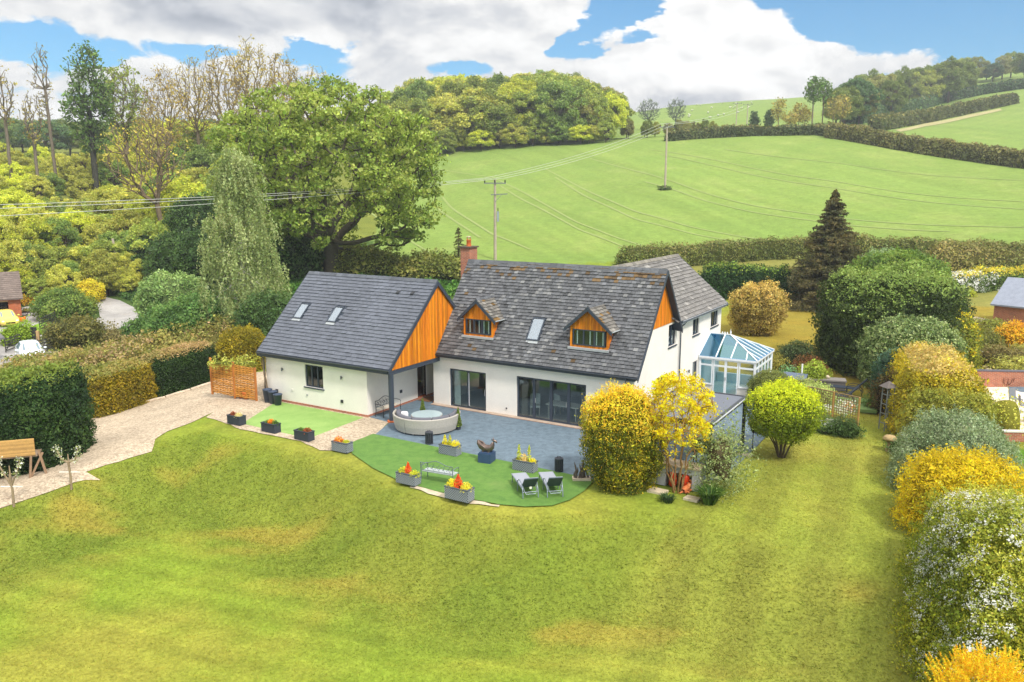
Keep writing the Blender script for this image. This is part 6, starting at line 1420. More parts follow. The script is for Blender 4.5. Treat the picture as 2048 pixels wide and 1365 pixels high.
# rock garden of the neighbouring plot
for k, (px, py, w, h, cols, lab) in enumerate([(1925, 680, 1.5, 1.3, ((96, 84, 48), (122, 112, 60)), 'brown heather mound at the top of the rock garden'), (1960, 700, 1.6, 1.4, ((96, 104, 46), (130, 128, 60)), 'olive mound in the middle of the rock garden'), (1975, 668, 1.3, 1.1, ((112, 122, 50), (150, 152, 64)), 'lighter green mound below the brick building'),
                                           (2000, 730, 1.8, 1.2, ((104, 96, 56), (140, 128, 74)), 'brown-green mound above the retaining wall'), (1935, 738, .8, .7, ((170, 166, 40), (190, 184, 50)), 'yellow-green tuft above the retaining wall'), (1945, 715, 1.0, .6, ((170, 180, 160), (226, 230, 222)), 'patch of white flowers in the rock garden'),
                                           (1930, 752, .9, .7, ((62, 92, 70), (90, 120, 90)), 'blue-green mound at the left end of the retaining wall'), (2035, 690, 1.5, 1.6, ((214, 150, 30), (240, 184, 50)), 'bright orange-yellow shrub beside the brick building'), (2020, 745, 1.4, .8, ((150, 150, 70), (180, 176, 90)), 'trailing pale plants over the retaining wall'),
                                           (1905, 650, .8, .8, ((120, 110, 60), (150, 140, 70)), 'small brown tuft at the top edge of the rock garden'), (1938, 594, .6, .7, ((150, 160, 40), (176, 180, 50)), 'little yellow bush below the white-flowered hedge'), (2060, 720, 1.6, 1.0, ((140, 140, 66), (170, 164, 84)), 'olive mound at the right edge above the retaining wall')]):
    x, y, z = gp(px, py); leafy('rock_garden_plant', blob_surface((x, y, z + h * .35), (w, w * .8, h * .62), 250 + k, w * .2, .8, z - .1), lab, 'plant', 230, .12, cf(cols, .9, 250 + k), 250 + k, .25)
# ------------------------------------------------------------------ things on and around the terrace (placed in house coordinates)
def put(name, u, v, rot, label, cat, group=None, z=.045): return thing(name, w3(u, v, z), RZ + rot, label, cat, group)
PW = mat('planter_grey', lin(84, 90, 98), .7, var=.15, vscale=8); PWD = mat('planter_dark', lin(52, 58, 68), .7, var=.1); SOIL = mat('potting_soil', lin(62, 46, 36), 1, var=.3, vscale=20)
LSTONE = mat('pale_stone', lin(206, 190, 164), .9, var=.15, vscale=5, bump=.3, bscale=15)
def tuft(g, c, rad, n, leaf, cols, seed, spike=False, h=None):
    r = np.random.default_rng(seed)
    if spike: t = r.random(n) ** 1.2; a = r.random(n) * 6.28; rr = rad * (1 - t) ** .8 * np.sqrt(r.random(n)); P = np.column_stack([rr * np.cos(a), rr * np.sin(a), t * h]); N = unit(P + (0, 0, .05))
    else: d = rdir(n, r); d[:, 2] = abs(d[:, 2]); P = d * rad * (r.random(n) ** .5)[:, None] * np.array([1, 1, (h or rad) / rad]); N = d
    V, F = leaf_quads(P + np.array(c), N, leaf, r, .55, .3); g.add(V, F, LEAF, pal(n, r, cols, jit=.15))
ORF = ((232, 120, 20), (244, 150, 40)); REDF = ((214, 74, 30), (236, 100, 44)); YEL = ((228, 196, 40), (244, 214, 60)); LIME = ((170, 176, 50), (196, 196, 64)); GR_ = ((70, 104, 44), (110, 136, 60)); CRM = ((206, 190, 130), (226, 206, 160)); BRZ = ((130, 70, 46), (160, 90, 54))
def planter(u, v, label, plants, lattice=True, L=1.0, D=.42, Hh=.42, rot=0.0, seed=0, z=.04):
    t = put('planter_trough', u, v, rot, label, 'planter', 'planter troughs around the terrace', z); g = Geo(); a, b = L / 2, D / 2; w = .035; m = PW if lattice else PWD
    for q in ((-a, a, -b, -b + w), (-a, a, b - w, b), (-a, -a + w, -b + w, b - w), (a - w, a, -b + w, b - w)): g.box(*q, 0, Hh, m)
    for q in ((-a - .02, a + .02, -b - .02, -b + .05), (-a - .02, a + .02, b - .05, b + .02), (-a - .02, -a + .05, -b + .05, b - .05), (a - .05, a + .02, -b + .05, b - .05)): g.box(*q, Hh + .002, Hh + .045, m)
    g.build('trough', t); s = Geo(); s.box(-a + w, a - w, -b + w, b - w, .1, Hh - .03, SOIL); s.build('soil', t)
    if lattice:
        g = Geo(); st = .105; c = lin(150, 156, 162)
        for side in range(4):
            Ls = L if side % 2 == 0 else D; n = int((Ls + Hh) / st)
            for k in range(n):
                s0 = -Ls / 2 - Hh + k * st + st / 2
                for sg_ in (1, -1):
                    x0, z0, x1, z1 = s0, 0.02, s0 + Hh, Hh - .01
                    if x0 < -Ls / 2: z0 += (-Ls / 2 - x0); x0 = -Ls / 2
                    if x1 > Ls / 2: z1 -= (x1 - Ls / 2); x1 = Ls / 2
                    if x1 - x0 < .03: continue
                    if sg_ < 0: x0, x1 = -x0, -x1
                    o_ = (-b - .012) if side == 0 else (b + .012) if side == 2 else (a + .012) if side == 1 else (-a - .012)
                    P0, P1 = ((x0, o_, z0), (x1, o_, z1)) if side % 2 == 0 else ((o_, x0, z0), (o_, x1, z1)); g.beam(P0, P1, .018, .016, PAINT, c, up=(0, 1, 0) if side % 2 == 0 else (1, 0, 0))
        g.build('lattice', t)
    for k, (kind, x, rad, h, cols) in enumerate(plants):
        g = Geo(); tuft(g, (x, 0, Hh - .05), rad, int(420 * max(rad / .22, .6)), .06, cols, seed * 7 + k, kind == 's', h); g.build('plant', t)
    return t
planter(-6.3, -8.62, 'leftmost trough by the small pale lawn, with bronze and cream plants', [('b', -.2, .2, .26, BRZ), ('b', .2, .24, .26, CRM)], False, seed=1, L=.95)
planter(-3.7, -8.68, 'second trough from the left, with an orange flower among dark leaves', [('b', -.2, .2, .2, GR_), ('b', .02, .2, .3, ORF), ('b', .3, .2, .28, GR_)], False, seed=2, L=.95)
planter(-1.3, -8.78, 'third trough from the left, with low rusty leaves, beside the gravel strip', [('b', -.2, .18, .2, GR_), ('b', .22, .24, .26, ((170, 90, 50), (120, 90, 50)))], False, seed=3, L=.95)
planter(1.5, -9.15, 'trough with orange heather between the gravel strip and the artificial lawn', [('b', -.22, .26, .3, ((216, 128, 40), (236, 150, 60))), ('b', .25, .2, .22, LIME)], True, seed=4, L=.92)
planter(6.05, -6.95, 'lattice trough with two yellow cones on the terrace edge near the rattan sofa', [('s', -.28, .16, .5, YEL), ('s', .0, .15, .55, ((170, 170, 40), (196, 190, 60))), ('b', .3, .25, .36, YEL)], True, seed=5, L=.95)
planter(10.1, -7.08, 'lattice trough with tall lime spikes and an orange flower on the terrace edge', [('s', -.3, .15, .75, LIME), ('b', -.05, .18, .4, ((240, 180, 110), (244, 196, 130))), ('s', .2, .14, .78, LIME), ('b', .38, .16, .26, YEL)], True, seed=6, L=1.0)
planter(6.75, -10.9, 'lattice trough with red leaves at the left end of the lower bench', [('b', -.25, .26, .3, LIME), ('s', .0, .22, .5, REDF), ('b', .32, .26, .25, LIME)], True, seed=7, L=.95)
planter(9.55, -11.25, 'largest lattice trough with red and yellow leaves at the right end of the lower bench', [('b', -.35, .26, .36, YEL), ('s', -.05, .26, .58, REDF), ('b', .32, .28, .34, ((206, 190, 50), (226, 206, 70)))], True, L=1.08, D=.46, Hh=.46, seed=8)
# bronze figure on a square plinth
BRONZE = mat('bronze', lin(120, 104, 96), .32, .8, var=.4, vscale=9)
t = put('plinth_sculpture', 8.05, -6.95, .15, 'silvery bronze abstract figure on a square blue plinth at the terrace edge', 'sculpture')
g = Geo(); BP = mat('blue_plinth', lin(52, 74, 104), .5, var=.08); g.box(-.3, .3, -.3, .3, 0, .42, BP); g.box(-.26, .26, -.26, .26, .422, .46, BP); g.build('plinth', t)
g = Geo()
g.tube([(-.44, 0, .92), (-.40, .02, .80), (-.28, 0, .68), (-.08, .02, .60), (.12, 0, .60), (.26, -.02, .70), (.30, 0, .86), (.36, 0, .98), (.30, 0, 1.04)], [.03, .10, .14, .17, .17, .13, .08, .10, .04], BRONZE, 10)
g.tube([(-.42, .05, .92), (-.24, .08, .84), (-.04, .06, .68)], [.02, .05, .03], BRONZE, 6); g.tube([(-.40, -.1, .84), (-.2, -.12, .74), (0, -.1, .62)], [.02, .05, .04], BRONZE, 6)
for q in ((-.12, -.1), (.14, -.1), (-.08, .12), (.18, .1)): g.tube([(q[0], q[1], .60), (q[0] + .03, q[1] * 1.1, .52), (q[0] - .02, q[1] * 1.2, .46)], [.07, .04, .05], BRONZE, 6)
g.tube([(.34, 0, 1.0), (.46, 0, .96), (.50, 0, .90)], [.06, .05, .02], BRONZE, 8); g.tube([(.30, .06, 1.02), (.27, .1, 1.12)], [.03, .005], BRONZE, 5); g.tube([(.30, -.06, 1.02), (.27, -.1, 1.12)], [.03, .005], BRONZE, 5); g.build('figure', t)
# lantern columns
LANT = mat('lantern_dark', lin(58, 62, 70), .6, var=.25, vscale=14)
def lantern(u, v, label):
    t = put('lantern', u, v, 0, label, 'lantern', 'cylindrical lanterns on the terrace edge'); g = Geo(); g.cyl((0, 0), .19, 0, .05, LANT, 16)
    for k in range(12): a = k * math.pi / 6; g.beam((.165 * math.cos(a), .165 * math.sin(a), .05), (.165 * math.cos(a), .165 * math.sin(a), .52), .04, .03, LANT)
    g.cyl((0, 0), .19, .52, .58, LANT, 16); g.cyl((0, 0), .145, .06, .51, mat('lantern_inner', lin(34, 36, 40), .5), 14); g.build('body', t); g = Geo(); g.tube([(-.1, 0, .58), (-.07, 0, .66), (.07, 0, .66), (.1, 0, .58)], .012, LANT, 5); g.build('handle', t)
lantern(4.3, -6.2, 'dark cylindrical lantern standing in front of the rattan sofa'); lantern(11.4, -6.42, 'dark cylindrical lantern at the terrace edge near the sun loungers')
# benches
IRON = mat('cast_iron', (1, 1, 1), .45, .3, col=True, var=.1)
def bench(name, loc, rz, label, c, cs, L=1.35):
    t = thing(name, loc, rz, label, 'bench'); c = np.array(lin(*c)); cs = np.array(lin(*cs)); a = L / 2
    g = Geo()
    for k in range(6): g.box(-a + .02, a - .02, -.24 + k * .078, -.24 + k * .078 + .06, .43, .455, MATTE, cs)
    g.build('seat', t); g = Geo(); n = 25; xs = np.linspace(-a, a, n); zt = .84 + .10 * np.cos(xs / a * math.pi / 2) ** 2 + .03 * np.cos(xs / a * math.pi * 1.5); 
    g.tube(np.column_stack([xs, .27 + 0 * xs, zt]), .016, IRON, 6, c); g.tube([(-a, .24, .52), (a, .24, .52)], .013, IRON, 6, c)
    r = np.random.default_rng(4)
    for x in np.linspace(-a + .12, a - .12, 8):
        s = r.choice([-1, 1]); th = np.linspace(0, 5.0, 16); g.tube(np.column_stack([x + s * .1 * np.cos(th) * (1 - th / 9), .26 + 0 * th, .67 + .10 * np.sin(th) * (1 - th / 9)]), .009, IRON, 4, c, cap=False)
    for x in np.linspace(-a + .1, a - .1, 6): g.tube([(x, .24, .52), (x + .1, .25, .66), (x - .02, .265, .86)], .009, IRON, 4, c, cap=False)
    g.build('backrest', t)
    for s in (-1, 1):
        g = Geo(); g.tube([(s * a, .24, .44), (s * a, .27, .66), (s * a, .28, .86)], .018, IRON, 6, c); g.tube([(s * a, .26, .66), (s * a, .05, .70), (s * a, -.22, .68), (s * a, -.27, .62), (s * a, -.25, .44)], .017, IRON, 6, c); g.build('armrest', t)
        for yy, dy in ((-.24, -.03), (.24, .05)): g = Geo(); g.tube([(s * (a - .01), yy, .45), (s * (a - .01), yy + dy * .4, .22), (s * a, yy + dy, 0)], .019, IRON, 6, c); g.build('leg', t)
    return t
bench('garden_bench', w3(-.72, -3.15, .045), RZ - math.pi / 2 + math.pi, 'black metal scroll-back bench against the garage wall under the porch', (44, 44, 46), (196, 186, 170), 1.45)
bx_, by_, bz_ = gp(880, 966); bench('garden_bench', (bx_, by_, bz_ + .03), math.radians(-31 + 180 + 6), 'grey metal scroll-back bench between two red-leaved troughs on the artificial lawn', (112, 124, 128), (170, 178, 178), 1.5)
# sun loungers seen from behind
ALU = mat('lounger_frame', lin(140, 150, 160), .35, .5, var=.05); TXT = mat('lounger_textile', lin(66, 80, 88), .8, var=.12, vscale=20); TXL = mat('lounger_cushion', lin(150, 154, 164), .8, var=.05)
def lounger(name, loc, rz, label, frame=ALU, sling=TXT, top=TXL, group=None, tagp=True, back=.62):
    t = thing(name, loc, rz, label, 'sun lounger', group); w = .31      # head at -y, feet at +y
    g = Geo(); g.box(-w + .02, w - .02, -.28, 1.25, .36, .39, top); g.build('seat', t); g = Geo(); q = [(-.28, .37), (-.28 - back * .75, .37 + back * .8), (-.28 - back * .75 - .03, .37 + back * .8 - .02), (-.31, .35)]
    g.prism(q, -w + .03, w - .03, sling, axis='x'); g.build('backrest', t); g = Geo(); g.prism([(-.27, .39), (-.27 - back * .75, .39 + back * .8), (-.28 - back * .75, .375 + back * .8), (-.285, .375)], -w + .035, w - .035, top, axis='x'); g.build('back_cushion', t)
    for s in (-1, 1):
        g = Geo(); g.tube([(s * w, -.66, .02), (s * w, -.6, .3), (s * w, -.42, .56), (s * w, -.1, .60), (s * w, .18, .5), (s * w, .2, .36)], .021, frame, 6); g.build('armrest', t)
        g = Geo(); g.tube([(s * w, .2, .36), (s * w, .22, .02)], .021, frame, 6); g.build('leg', t)
        g = Geo(); g.tube([(s * (w - .03), 1.15, .36), (s * (w - .02), 1.2, .02)], .021, frame, 6); g.build('leg', t)
        g = Geo(); g.tube([(s * (w - .01), -.5, .35), (s * (w - .01), 1.27, .37)], .02, frame, 6); g.build('side_rail', t)
    g = Geo(); g.tube([(-w + .05, -.30, .52), (-w + .06, -.66, .3), (-w + .12, -.7, .2), (w - .12, -.7, .2), (w - .06, -.66, .3), (w - .05, -.30, .52)], .015, frame, 6); g.tube([(-w, -.62, .26), (w, -.62, .26)], .014, frame, 6); g.build('back_support', t)
    if tagp: g = Geo(); g.box(-.05, .04, -.66, -.65, .40, .49, CLOTH, lin(230, 228, 214)); g.build('care_tag', t)
    return t
for k, (px, py, lab) in enumerate([(1056, 1002, 'left of the two grey sun loungers on the artificial lawn, with a white tag'), (1108, 1000, 'right of the two grey sun loungers on the artificial lawn')]):
    x, y, z = gp(px, py); lounger('sun_lounger', (x - .05, y + .75, z + .035), math.radians((14, 9)[k]), lab, tagp=(k == 0), group='sun loungers on the artificial lawn')
# curved rattan sofa, cushions, table
RATT = mat('pale_rattan', lin(176, 170, 160), .85, bump=.6, bscale=50, var=.2, vscale=25); CUSH = mat('grey_cushion', lin(104, 104, 112), .95, var=.1, vscale=6)
t = put('rattan_sofa', 2.55, -4.05, 0, 'curved pale rattan sofa around the glass table, backs towards the lawn', 'sofa'); AC = math.radians(-62)
def arc(g, prof, a0, a1, m, n=26, sm=False): g.lathe(prof, (0, 0, 0), m, n, smooth=sm, a0=a0, a1=a1)
for k, (b0, b1) in enumerate(((-100, -32), (-31, 98))):
    g = Geo(); a0, a1 = AC + math.radians(b0), AC + math.radians(b1); P = [(1.42, .10), (1.60, .08), (1.68, .40), (1.72, .76), (1.62, .78), (1.52, .45), (1.50, .38), (.98, .38), (.98, .08), (1.42, .08)]
    arc(g, P, a0, a1, RATT)
    for a in (a0, a1): g.add([(p[0] * math.cos(a), p[0] * math.sin(a), p[1]) for p in P], [list(range(len(P)))], RATT)
    g.tube([(1.67 * math.cos(a), 1.67 * math.sin(a), .785) for a in np.linspace(a0, a1, 24)], .055, RATT, 8); g.build('seat_frame', t)
    for q in (.1, .9): a = a0 + (a1 - a0) * q; g = Geo(); g.cyl((1.5 * math.cos(a), 1.5 * math.sin(a)), .03, 0, .1, METAL, 8, lin(190, 190, 190)); g.build('leg', t)
for k in range(5):
    a0 = AC + math.radians(-96 + k * 38.4); a1 = a0 + math.radians(36.5); g = Geo(); arc(g, [(1.0, .385), (1.0, .47), (1.05, .50), (1.42, .50), (1.44, .385)], a0, a1, CUSH, 8, True)
    for a in (a0, a1): g.add([(p[0] * math.cos(a), p[0] * math.sin(a), p[1]) for p in [(1.0, .385), (1.0, .47), (1.05, .50), (1.42, .50), (1.44, .385)]], [[0, 1, 2, 3, 4]], CUSH)
    g.build('seat_cushion', t); g = Geo(); P = [(1.34, .50), (1.30, .76), (1.40, .90), (1.54, .88), (1.52, .50)]; arc(g, P, a0, a1, CUSH, 8, True)
    for a in (a0, a1): g.add([(p[0] * math.cos(a), p[0] * math.sin(a), p[1]) for p in P], [[0, 1, 2, 3, 4]], CUSH)
    g.build('back_cushion', t)
c = put('cushion', 1.55, -4.6, .5, 'small white cushion on the left part of the rattan sofa', 'cushion', z=.56); g = Geo(); V, F = blob_surface((0, 0, .14), (.2, .07, .17), 1, .01, 2, 0, .7, 16, 10); g.add(V, F, CLOTH, lin(236, 236, 236), True); g.build('cover', c)
t = put('round_table', 2.55, -4.05, 0, 'round glass-topped rattan table inside the curved sofa', 'table'); g = Geo(); g.cyl((0, 0), .80, .64, .67, RATT, 32); TG = mat('frosted_glass', lin(170, 188, 192), .12, spec=.9); g.cyl((0, 0), .78, .673, .69, TG, 32); g.build('tabletop', t); g = Geo(); g.lathe([(.34, 0), (.30, .3), (.5, .63)], (0, 0, 0), RATT, 20); g.build('base', t)
def topiary(u, v, label, h=.95):
    t = put('conical_topiary', u, v, 0, label, 'potted plant', 'small cone-shaped conifers by the sofa'); g = Geo(); tuft(g, (0, 0, .18), .2, 2600, .05, ((84, 104, 44), (124, 140, 60)), 5, True, h); g.cyl((0, 0), .14, .16, .6, CORE, 10, lin(50, 60, 30), .06); g.build('foliage', t); g = Geo(); g.cyl((0, 0), .12, 0, .2, PWD, 14, None, .15); g.build('pot', t)
topiary(1.45, -2.95, 'small cone-shaped conifer behind the left arm of the rattan sofa'); topiary(4.15, -3.55, 'small cone-shaped conifer right of the rattan sofa')
# driftwood on a stone at the end of the terrace
x, y, z = gp(1163, 962); t = thing('driftwood_sculpture', (x, y, z + .03), 0, 'upright twisted driftwood piece on a stone by the golden conifer', 'sculpture'); g = Geo(); g.box(-.38, .38, -.2, .2, 0, .10, LSTONE); g.build('base_stone', t); r = np.random.default_rng(3); g = Geo()
for k in range(9):
    x0 = r.uniform(-.3, .3); p = [(x0, r.uniform(-.05, .05), .08)]
    for s in range(4): p.append((p[-1][0] + r.uniform(-.08, .08), p[-1][1] + r.uniform(-.05, .05), p[-1][2] + r.uniform(.08, .22)))
    g.tube(p, [.06, .05, .04, .04, .01], BARK, 6, lin(96, 84, 76))
g.build('driftwood', t)
# pergola with outdoor kitchen
PG = mat('pergola_frame', lin(56, 58, 62), .4, var=.05); PR = mat('pergola_roof', lin(104, 108, 118), .5, var=.05)
t = put('pergola', 14.0, -4.35, 0, 'flat-roofed dark grey pergola beside the golden shrubs', 'pergola', z=.04); PX, PY = 3.35, 5.3
g = Geo(); g.box(.12, PX - .12, .12, PY - .12, 2.42, 2.47, PR); g.build('roof_panel', t)
g = Geo()
for q in ((0, PX, 0, .12), (0, PX, PY - .12, PY), (0, .12, .12, PY - .12), (PX - .12, PX, .12, PY - .12)): g.box(*q, 2.30, 2.50, PG)
g.box(PX + .003, PX + .05, .1, PY - .1, 2.42, 2.46, mat('white_trim', lin(200, 204, 208), .4)); g.build('beams', t)
for q in ((0, 0), (PX - .13, 0), (0, PY - .13), (PX - .13, PY - .13)): g = Geo(); g.box(q[0], q[0] + .13, q[1], q[1] + .13, 0, 2.298, PG); g.build('post', t)
CONC = mat('concrete_grey', lin(184, 184, 184), .8, var=.08, vscale=4)
t = put('outdoor_kitchen', 15.0, -5.75, 0, 'pale grey outdoor kitchen counter half hidden behind the yellow maple', 'kitchen counter'); g = Geo(); g.box(0, .95, 0, .7, 0, .88, CONC); g.box(2.05, 2.3, 0, .7, 0, .88, CONC); g.box(.95, 2.05, .02, .08, .62, .88, CONC); g.build('cabinet', t); g = Geo(); g.box(-.05, 2.35, -.05, .75, .882, .94, mat('worktop', lin(196, 176, 150), .4, var=.15)); g.build('worktop', t)
g = Geo(); g.box(.95, 2.05, .62, .69, .0, .88, MATTE, lin(50, 50, 54)); g.build('back_panel', t)
def gas(u, lab):
    t = put('gas_cylinder', u, -5.62, 0, lab, 'gas bottle', 'orange gas bottles under the kitchen counter'); GM = mat('gas_orange', lin(226, 66, 16), .45, var=.08); g = Geo(); g.lathe([(.13, 0), (.17, .05), (.17, .48), (.12, .58), (.05, .62), (.05, .66), (.001, .66)], (0, 0, .02), GM, 16); g.build('body', t); g = Geo(); g.tube([(-.1, 0, .6), (-.1, 0, .72), (.1, 0, .72), (.1, 0, .6)], .015, GM, 6); g.build('handle', t)
gas(16.22, 'left orange gas bottle under the outdoor kitchen'); gas(16.75, 'right orange gas bottle under the outdoor kitchen')
t = put('smoker_grill', 16.7, -3.4, 0, 'black barrel grill under the pergola', 'barbecue'); BK = mat('grill_black', lin(28, 28, 30), .35, .3)
g = Geo(); g.lathe([(.001, -.4), (.3, -.4), (.32, -.36), (.32, .36), (.3, .4), (.001, .4)], (0, 0, 0), BK, 16); o = g.build('barrel', t); o.rotation_euler = (0, math.pi / 2, 0); o.location = (0, 0, 1.15)
for q in ((-.3, -.2), (.3, -.2), (-.3, .2), (.3, .2)): g = Geo(); g.beam((q[0], q[1], .0), (q[0], q[1], .95), .04, .04, BK); g.build('leg', t)
g = Geo(); g.tube([(.2, 0, 1.45), (.2, 0, 1.75)], .05, BK, 8); g.build('chimney', t)
t = put('privacy_screen', 17.15, -3.9, 0, 'low tapering wooden screen beside the pergola post', 'screen'); SW = mat('grey_wood', lin(150, 130, 110), .85, var=.2, vscale=3); g = Geo()
for k in range(8): z0, z1 = .1 + k * .15, .235 + k * .15; g.box(-.03, .0, 0, 2.1, z0, z1, SW)
g.build('panel', t); g = Geo(); g.box(-.05, .03, 2.12, 2.2, 0, 1.35, SW); g.build('post', t)
t = put('hanging_planter', 17.75, .9, 0, 'black cone-shaped planter with yellow flowers on a stand by the pergola', 'planter'); g = Geo(); g.lathe([(.02, .75), (.24, 1.2), (.22, 1.2)], (0, 0, 0), BK, 14); g.build('cone_pot', t); g = Geo(); g.tube([(0, 0, 0), (0, 0, .78)], .02, BK, 6); g.build('stand', t); g = Geo(); tuft(g, (0, 0, 1.18), .28, 380, .07, ((220, 206, 60), (150, 160, 50)), 4); g.build('plant', t)
# sitting terracotta dog figure and stepping stones under the maple
x, y, z = gp(1372, 986); t = thing('terracotta_dog', (x, y, z), .8, 'small orange terracotta dog figure lying at the foot of the yellow maple', 'ornament'); g = Geo(); TD = mat('terracotta_figure', lin(226, 130, 78), .8, var=.12)
g.tube([(-.22, 0, .12), (-.1, 0, .16), (.08, 0, .17), (.2, 0, .24), (.24, 0, .34)], [.09, .13, .12, .09, .07], TD, 10); g.tube([(.22, 0, .36), (.3, 0, .38), (.42, 0, .33)], [.10, .10, .05], TD, 10)
for s in (-1, 1): g.tube([(.26, s * .09, .40), (.25, s * .12, .30)], [.04, .02], TD, 6); g.tube([(.1, s * .1, .1), (.34, s * .1, .05)], [.05, .04], TD, 6); g.tube([(-.2, s * .1, .1), (-.02, s * .15, .05)], [.06, .04], TD, 6)
g.tube([(-.26, 0, .1), (-.4, .05, .06)], [.04, .02], TD, 6); g.build('body', t)
for k, (px, py, w, d_, lab) in enumerate([(1338, 962, 1.5, .30, 'long pale sleeper edging in front of the kitchen counter'), (1316, 985, .75, .5, 'left pale paving stone under the yellow maple'), (1384, 1000, .6, .4, 'right pale paving stone beside the terracotta dog'), (1488, 912, .7, .35, 'pale flat stone at the foot of the pergola post')]):
    x, y, z = gp(px, py); g = Geo(); g.prism([(-w / 2, -d_ / 2), (w * .45, -d_ * .52), (w / 2, d_ * .4), (-w * .42, d_ / 2)], -.05, .09, LSTONE); o = g.build('paving_stone', None, (x, y, z), RZ); tag(o, lab, 'stone')
# dog kennel by the wall, doormat
t = put('storage_kennel', 12.75, 7.2, 0, 'small grey kennel with a sloping lid against the house wall', 'kennel'); KG_ = mat('kennel_grey', lin(92, 96, 102), .6, var=.06); g = Geo(); g.box(-.35, .45, -.4, .4, 0, .85, KG_); g.build('body', t); g = Geo(); g.prism([(-.42, .95), (.55, .82), (.55, .87), (-.42, 1.0)], -.5, .5, mat('kennel_lid', lin(122, 118, 108), .8, var=.1), axis='y'); g.build('lid', t)
g = Geo(); g.box(-.35, .1, -.25, .05, 0, .03, MATTE, lin(60, 100, 200)); g.lathe([(.16, 0), (.14, .2), (.0, .2)], (.3, -.52, 0), mat('blue_bag', lin(30, 80, 200), .6), 8); g.build('blue_bag', t)
t = put('doormat', -.75, .6, 0, 'brown doormat on the porch floor by the dark doorway', 'doormat', z=.05); g = Geo(); g.box(-.4, .4, -.6, .6, 0, .02, MATTE, lin(120, 84, 58)); g.build('mat', t)
# pots and bins at the left end of the garage
BIN = mat('blue_grey_bin', lin(64, 76, 96), .55, var=.06)
for k, (u, v, r_, h, lab) in enumerate([(-8.35, -4.65, .27, .72, 'left and tallest of three blue-grey pots at the garage wall'), (-7.85, -4.72, .26, .68, 'middle of three blue-grey pots at the garage wall'), (-7.35, -4.82, .25, .60, 'right and smallest of three blue-grey pots at the garage wall')]):
    t = put('tall_pot', u, v, 0, lab, 'pot', 'blue-grey pots by the garage', .03); g = Geo(); g.lathe([(.001, 0), (r_ * .72, 0), (r_, h), (r_ * 1.05, h), (r_ * 1.05, h + .03), (r_ * .9, h + .03), (r_ * .86, h - .1), (.001, h - .1)], (0, 0, 0), BIN, 20); g.build('pot', t)
for k, (px, py, r_, h, c, lab, pl) in enumerate([(473, 795, .2, .42, (206, 150, 96), 'pale clay pot at the left foot of the woven fence', 0), (484, 797, .22, .36, (214, 112, 56), 'orange clay pot with a small dark plant by the woven fence', 1), (494, 799, .24, .38, (220, 116, 58), 'orange clay pot with a bushy plant by the woven fence', 1)]):
    x, y, z = gp(px, py); t = thing('clay_pot', (x, y, z + .02), 0, lab, 'pot'); m_ = mat('clay_%d%d%d' % c, lin(*c), .85, var=.12); g = Geo(); g.lathe([(.001, 0), (r_ * .65, 0), (r_, h), (r_ * 1.1, h), (r_ * 1.1, h + .06), (r_ * .9, h + .06), (r_ * .85, h - .05), (.001, h - .05)], (0, 0, 0), m_, 18); g.build('pot', t)
    if pl: g = Geo(); tuft(g, (0, 0, h), r_ * 1.1, 400, .06, ((60, 80, 44), (96, 110, 70)), 90 + k, False, .35); g.build('plant', t)
x, y, z = gp(509, 801); g = Geo(); g.box(-.3, .3, -.16, .16, 0, .24, LSTONE); tag(g.build('stone_block', None, (x, y, z), RZ), 'cream stone block between the clay pots and the garage corner', 'stone')
# woven fence panel
t = put('woven_fence', -13.0, -4.75, 0, 'orange-brown woven fence panel standing on the gravel beside the garage', 'fence', z=0); WV = mat('woven_wood', (1, 1, 1), .8, col=True, var=.2, vscale=6); g = Geo(); r = np.random.default_rng(6); n = 34
for half, (x0, x1) in enumerate(((.1, 1.95), (2.05, 3.75))):
    for k in range(n):
        zc = .06 + k * .056; xs = np.linspace(x0, x1, 25); ph = (k % 2) * math.pi; g.tube(np.column_stack([xs, .03 * np.sin(xs * 10.5 + ph), zc + .01 * np.sin(xs * 3 + k)]), .027, WV, 5, np.array(lin(214, 150, 62)) * r.uniform(.7, 1.15), cap=False)
g.build('woven_slats', t); g = Geo()
for x_ in np.arange(.15, 3.8, .3): g.tube([(x_, 0, 0), (x_, 0, 1.96)], .018, WV, 5, lin(150, 96, 40))
g.build('uprights', t)
for x_, hh in ((0, 2.15), (2.0, 2.1), (3.82, 1.95)): g = Geo(); g.box(x_ - .05, x_ + .05, -.05, .05, -.1, hh, WV, lin(186, 116, 54)); g.build('post', t)
x, y, _ = w3(-11.2, -4.6); leafy('climbing_plant', blob_surface((x, y, 2.0), (1.6, .35, .22), 300, .1, 1.5, 1.7), 'light green climber along the top of the woven fence', 'plant', 260, .10, cf(((140, 148, 60), (180, 182, 90)), 1, 300), 300, .25)
g = Geo(); r = np.random.default_rng(8)
for k in range(7):
    p = [(r.uniform(-.1, .1), r.uniform(-.05, .05), 0)]
    for s in range(7): p.append((p[-1][0] + r.uniform(-.12, .12), p[-1][1] + r.uniform(-.04, .04), p[-1][2] + .36))
    g.tube(p, np.linspace(.025, .008, 8), BARK, 5, lin(140, 122, 100))
tag(g.build('bare_climber', None, w3(-8.75, -4.35, 0), RZ), 'leafless climber stems beside the garage downpipe', 'plant')
# log edging under the dark hedge
for k, (a, b) in enumerate([((285, 808), (330, 797)), ((332, 796), (380, 782)), ((382, 781), (432, 765))]):
    p0 = gp(*a); p1 = gp(*b); g = Geo(); c = np.array(p0); g.tube([np.array(p0) - c + (0, 0, .06), (np.array(p1) - c) * .5 + (0, 0, .08), np.array(p1) - c + (0, 0, .06)], .09, BARK, 7, lin(196, 178, 156)); tag(g.build('log_edging', None, p0), ('pale log edging at the left end of the dark hedge', 'pale log edging in the middle of the dark hedge', 'pale log edging nearest the woven fence')[k], 'log')
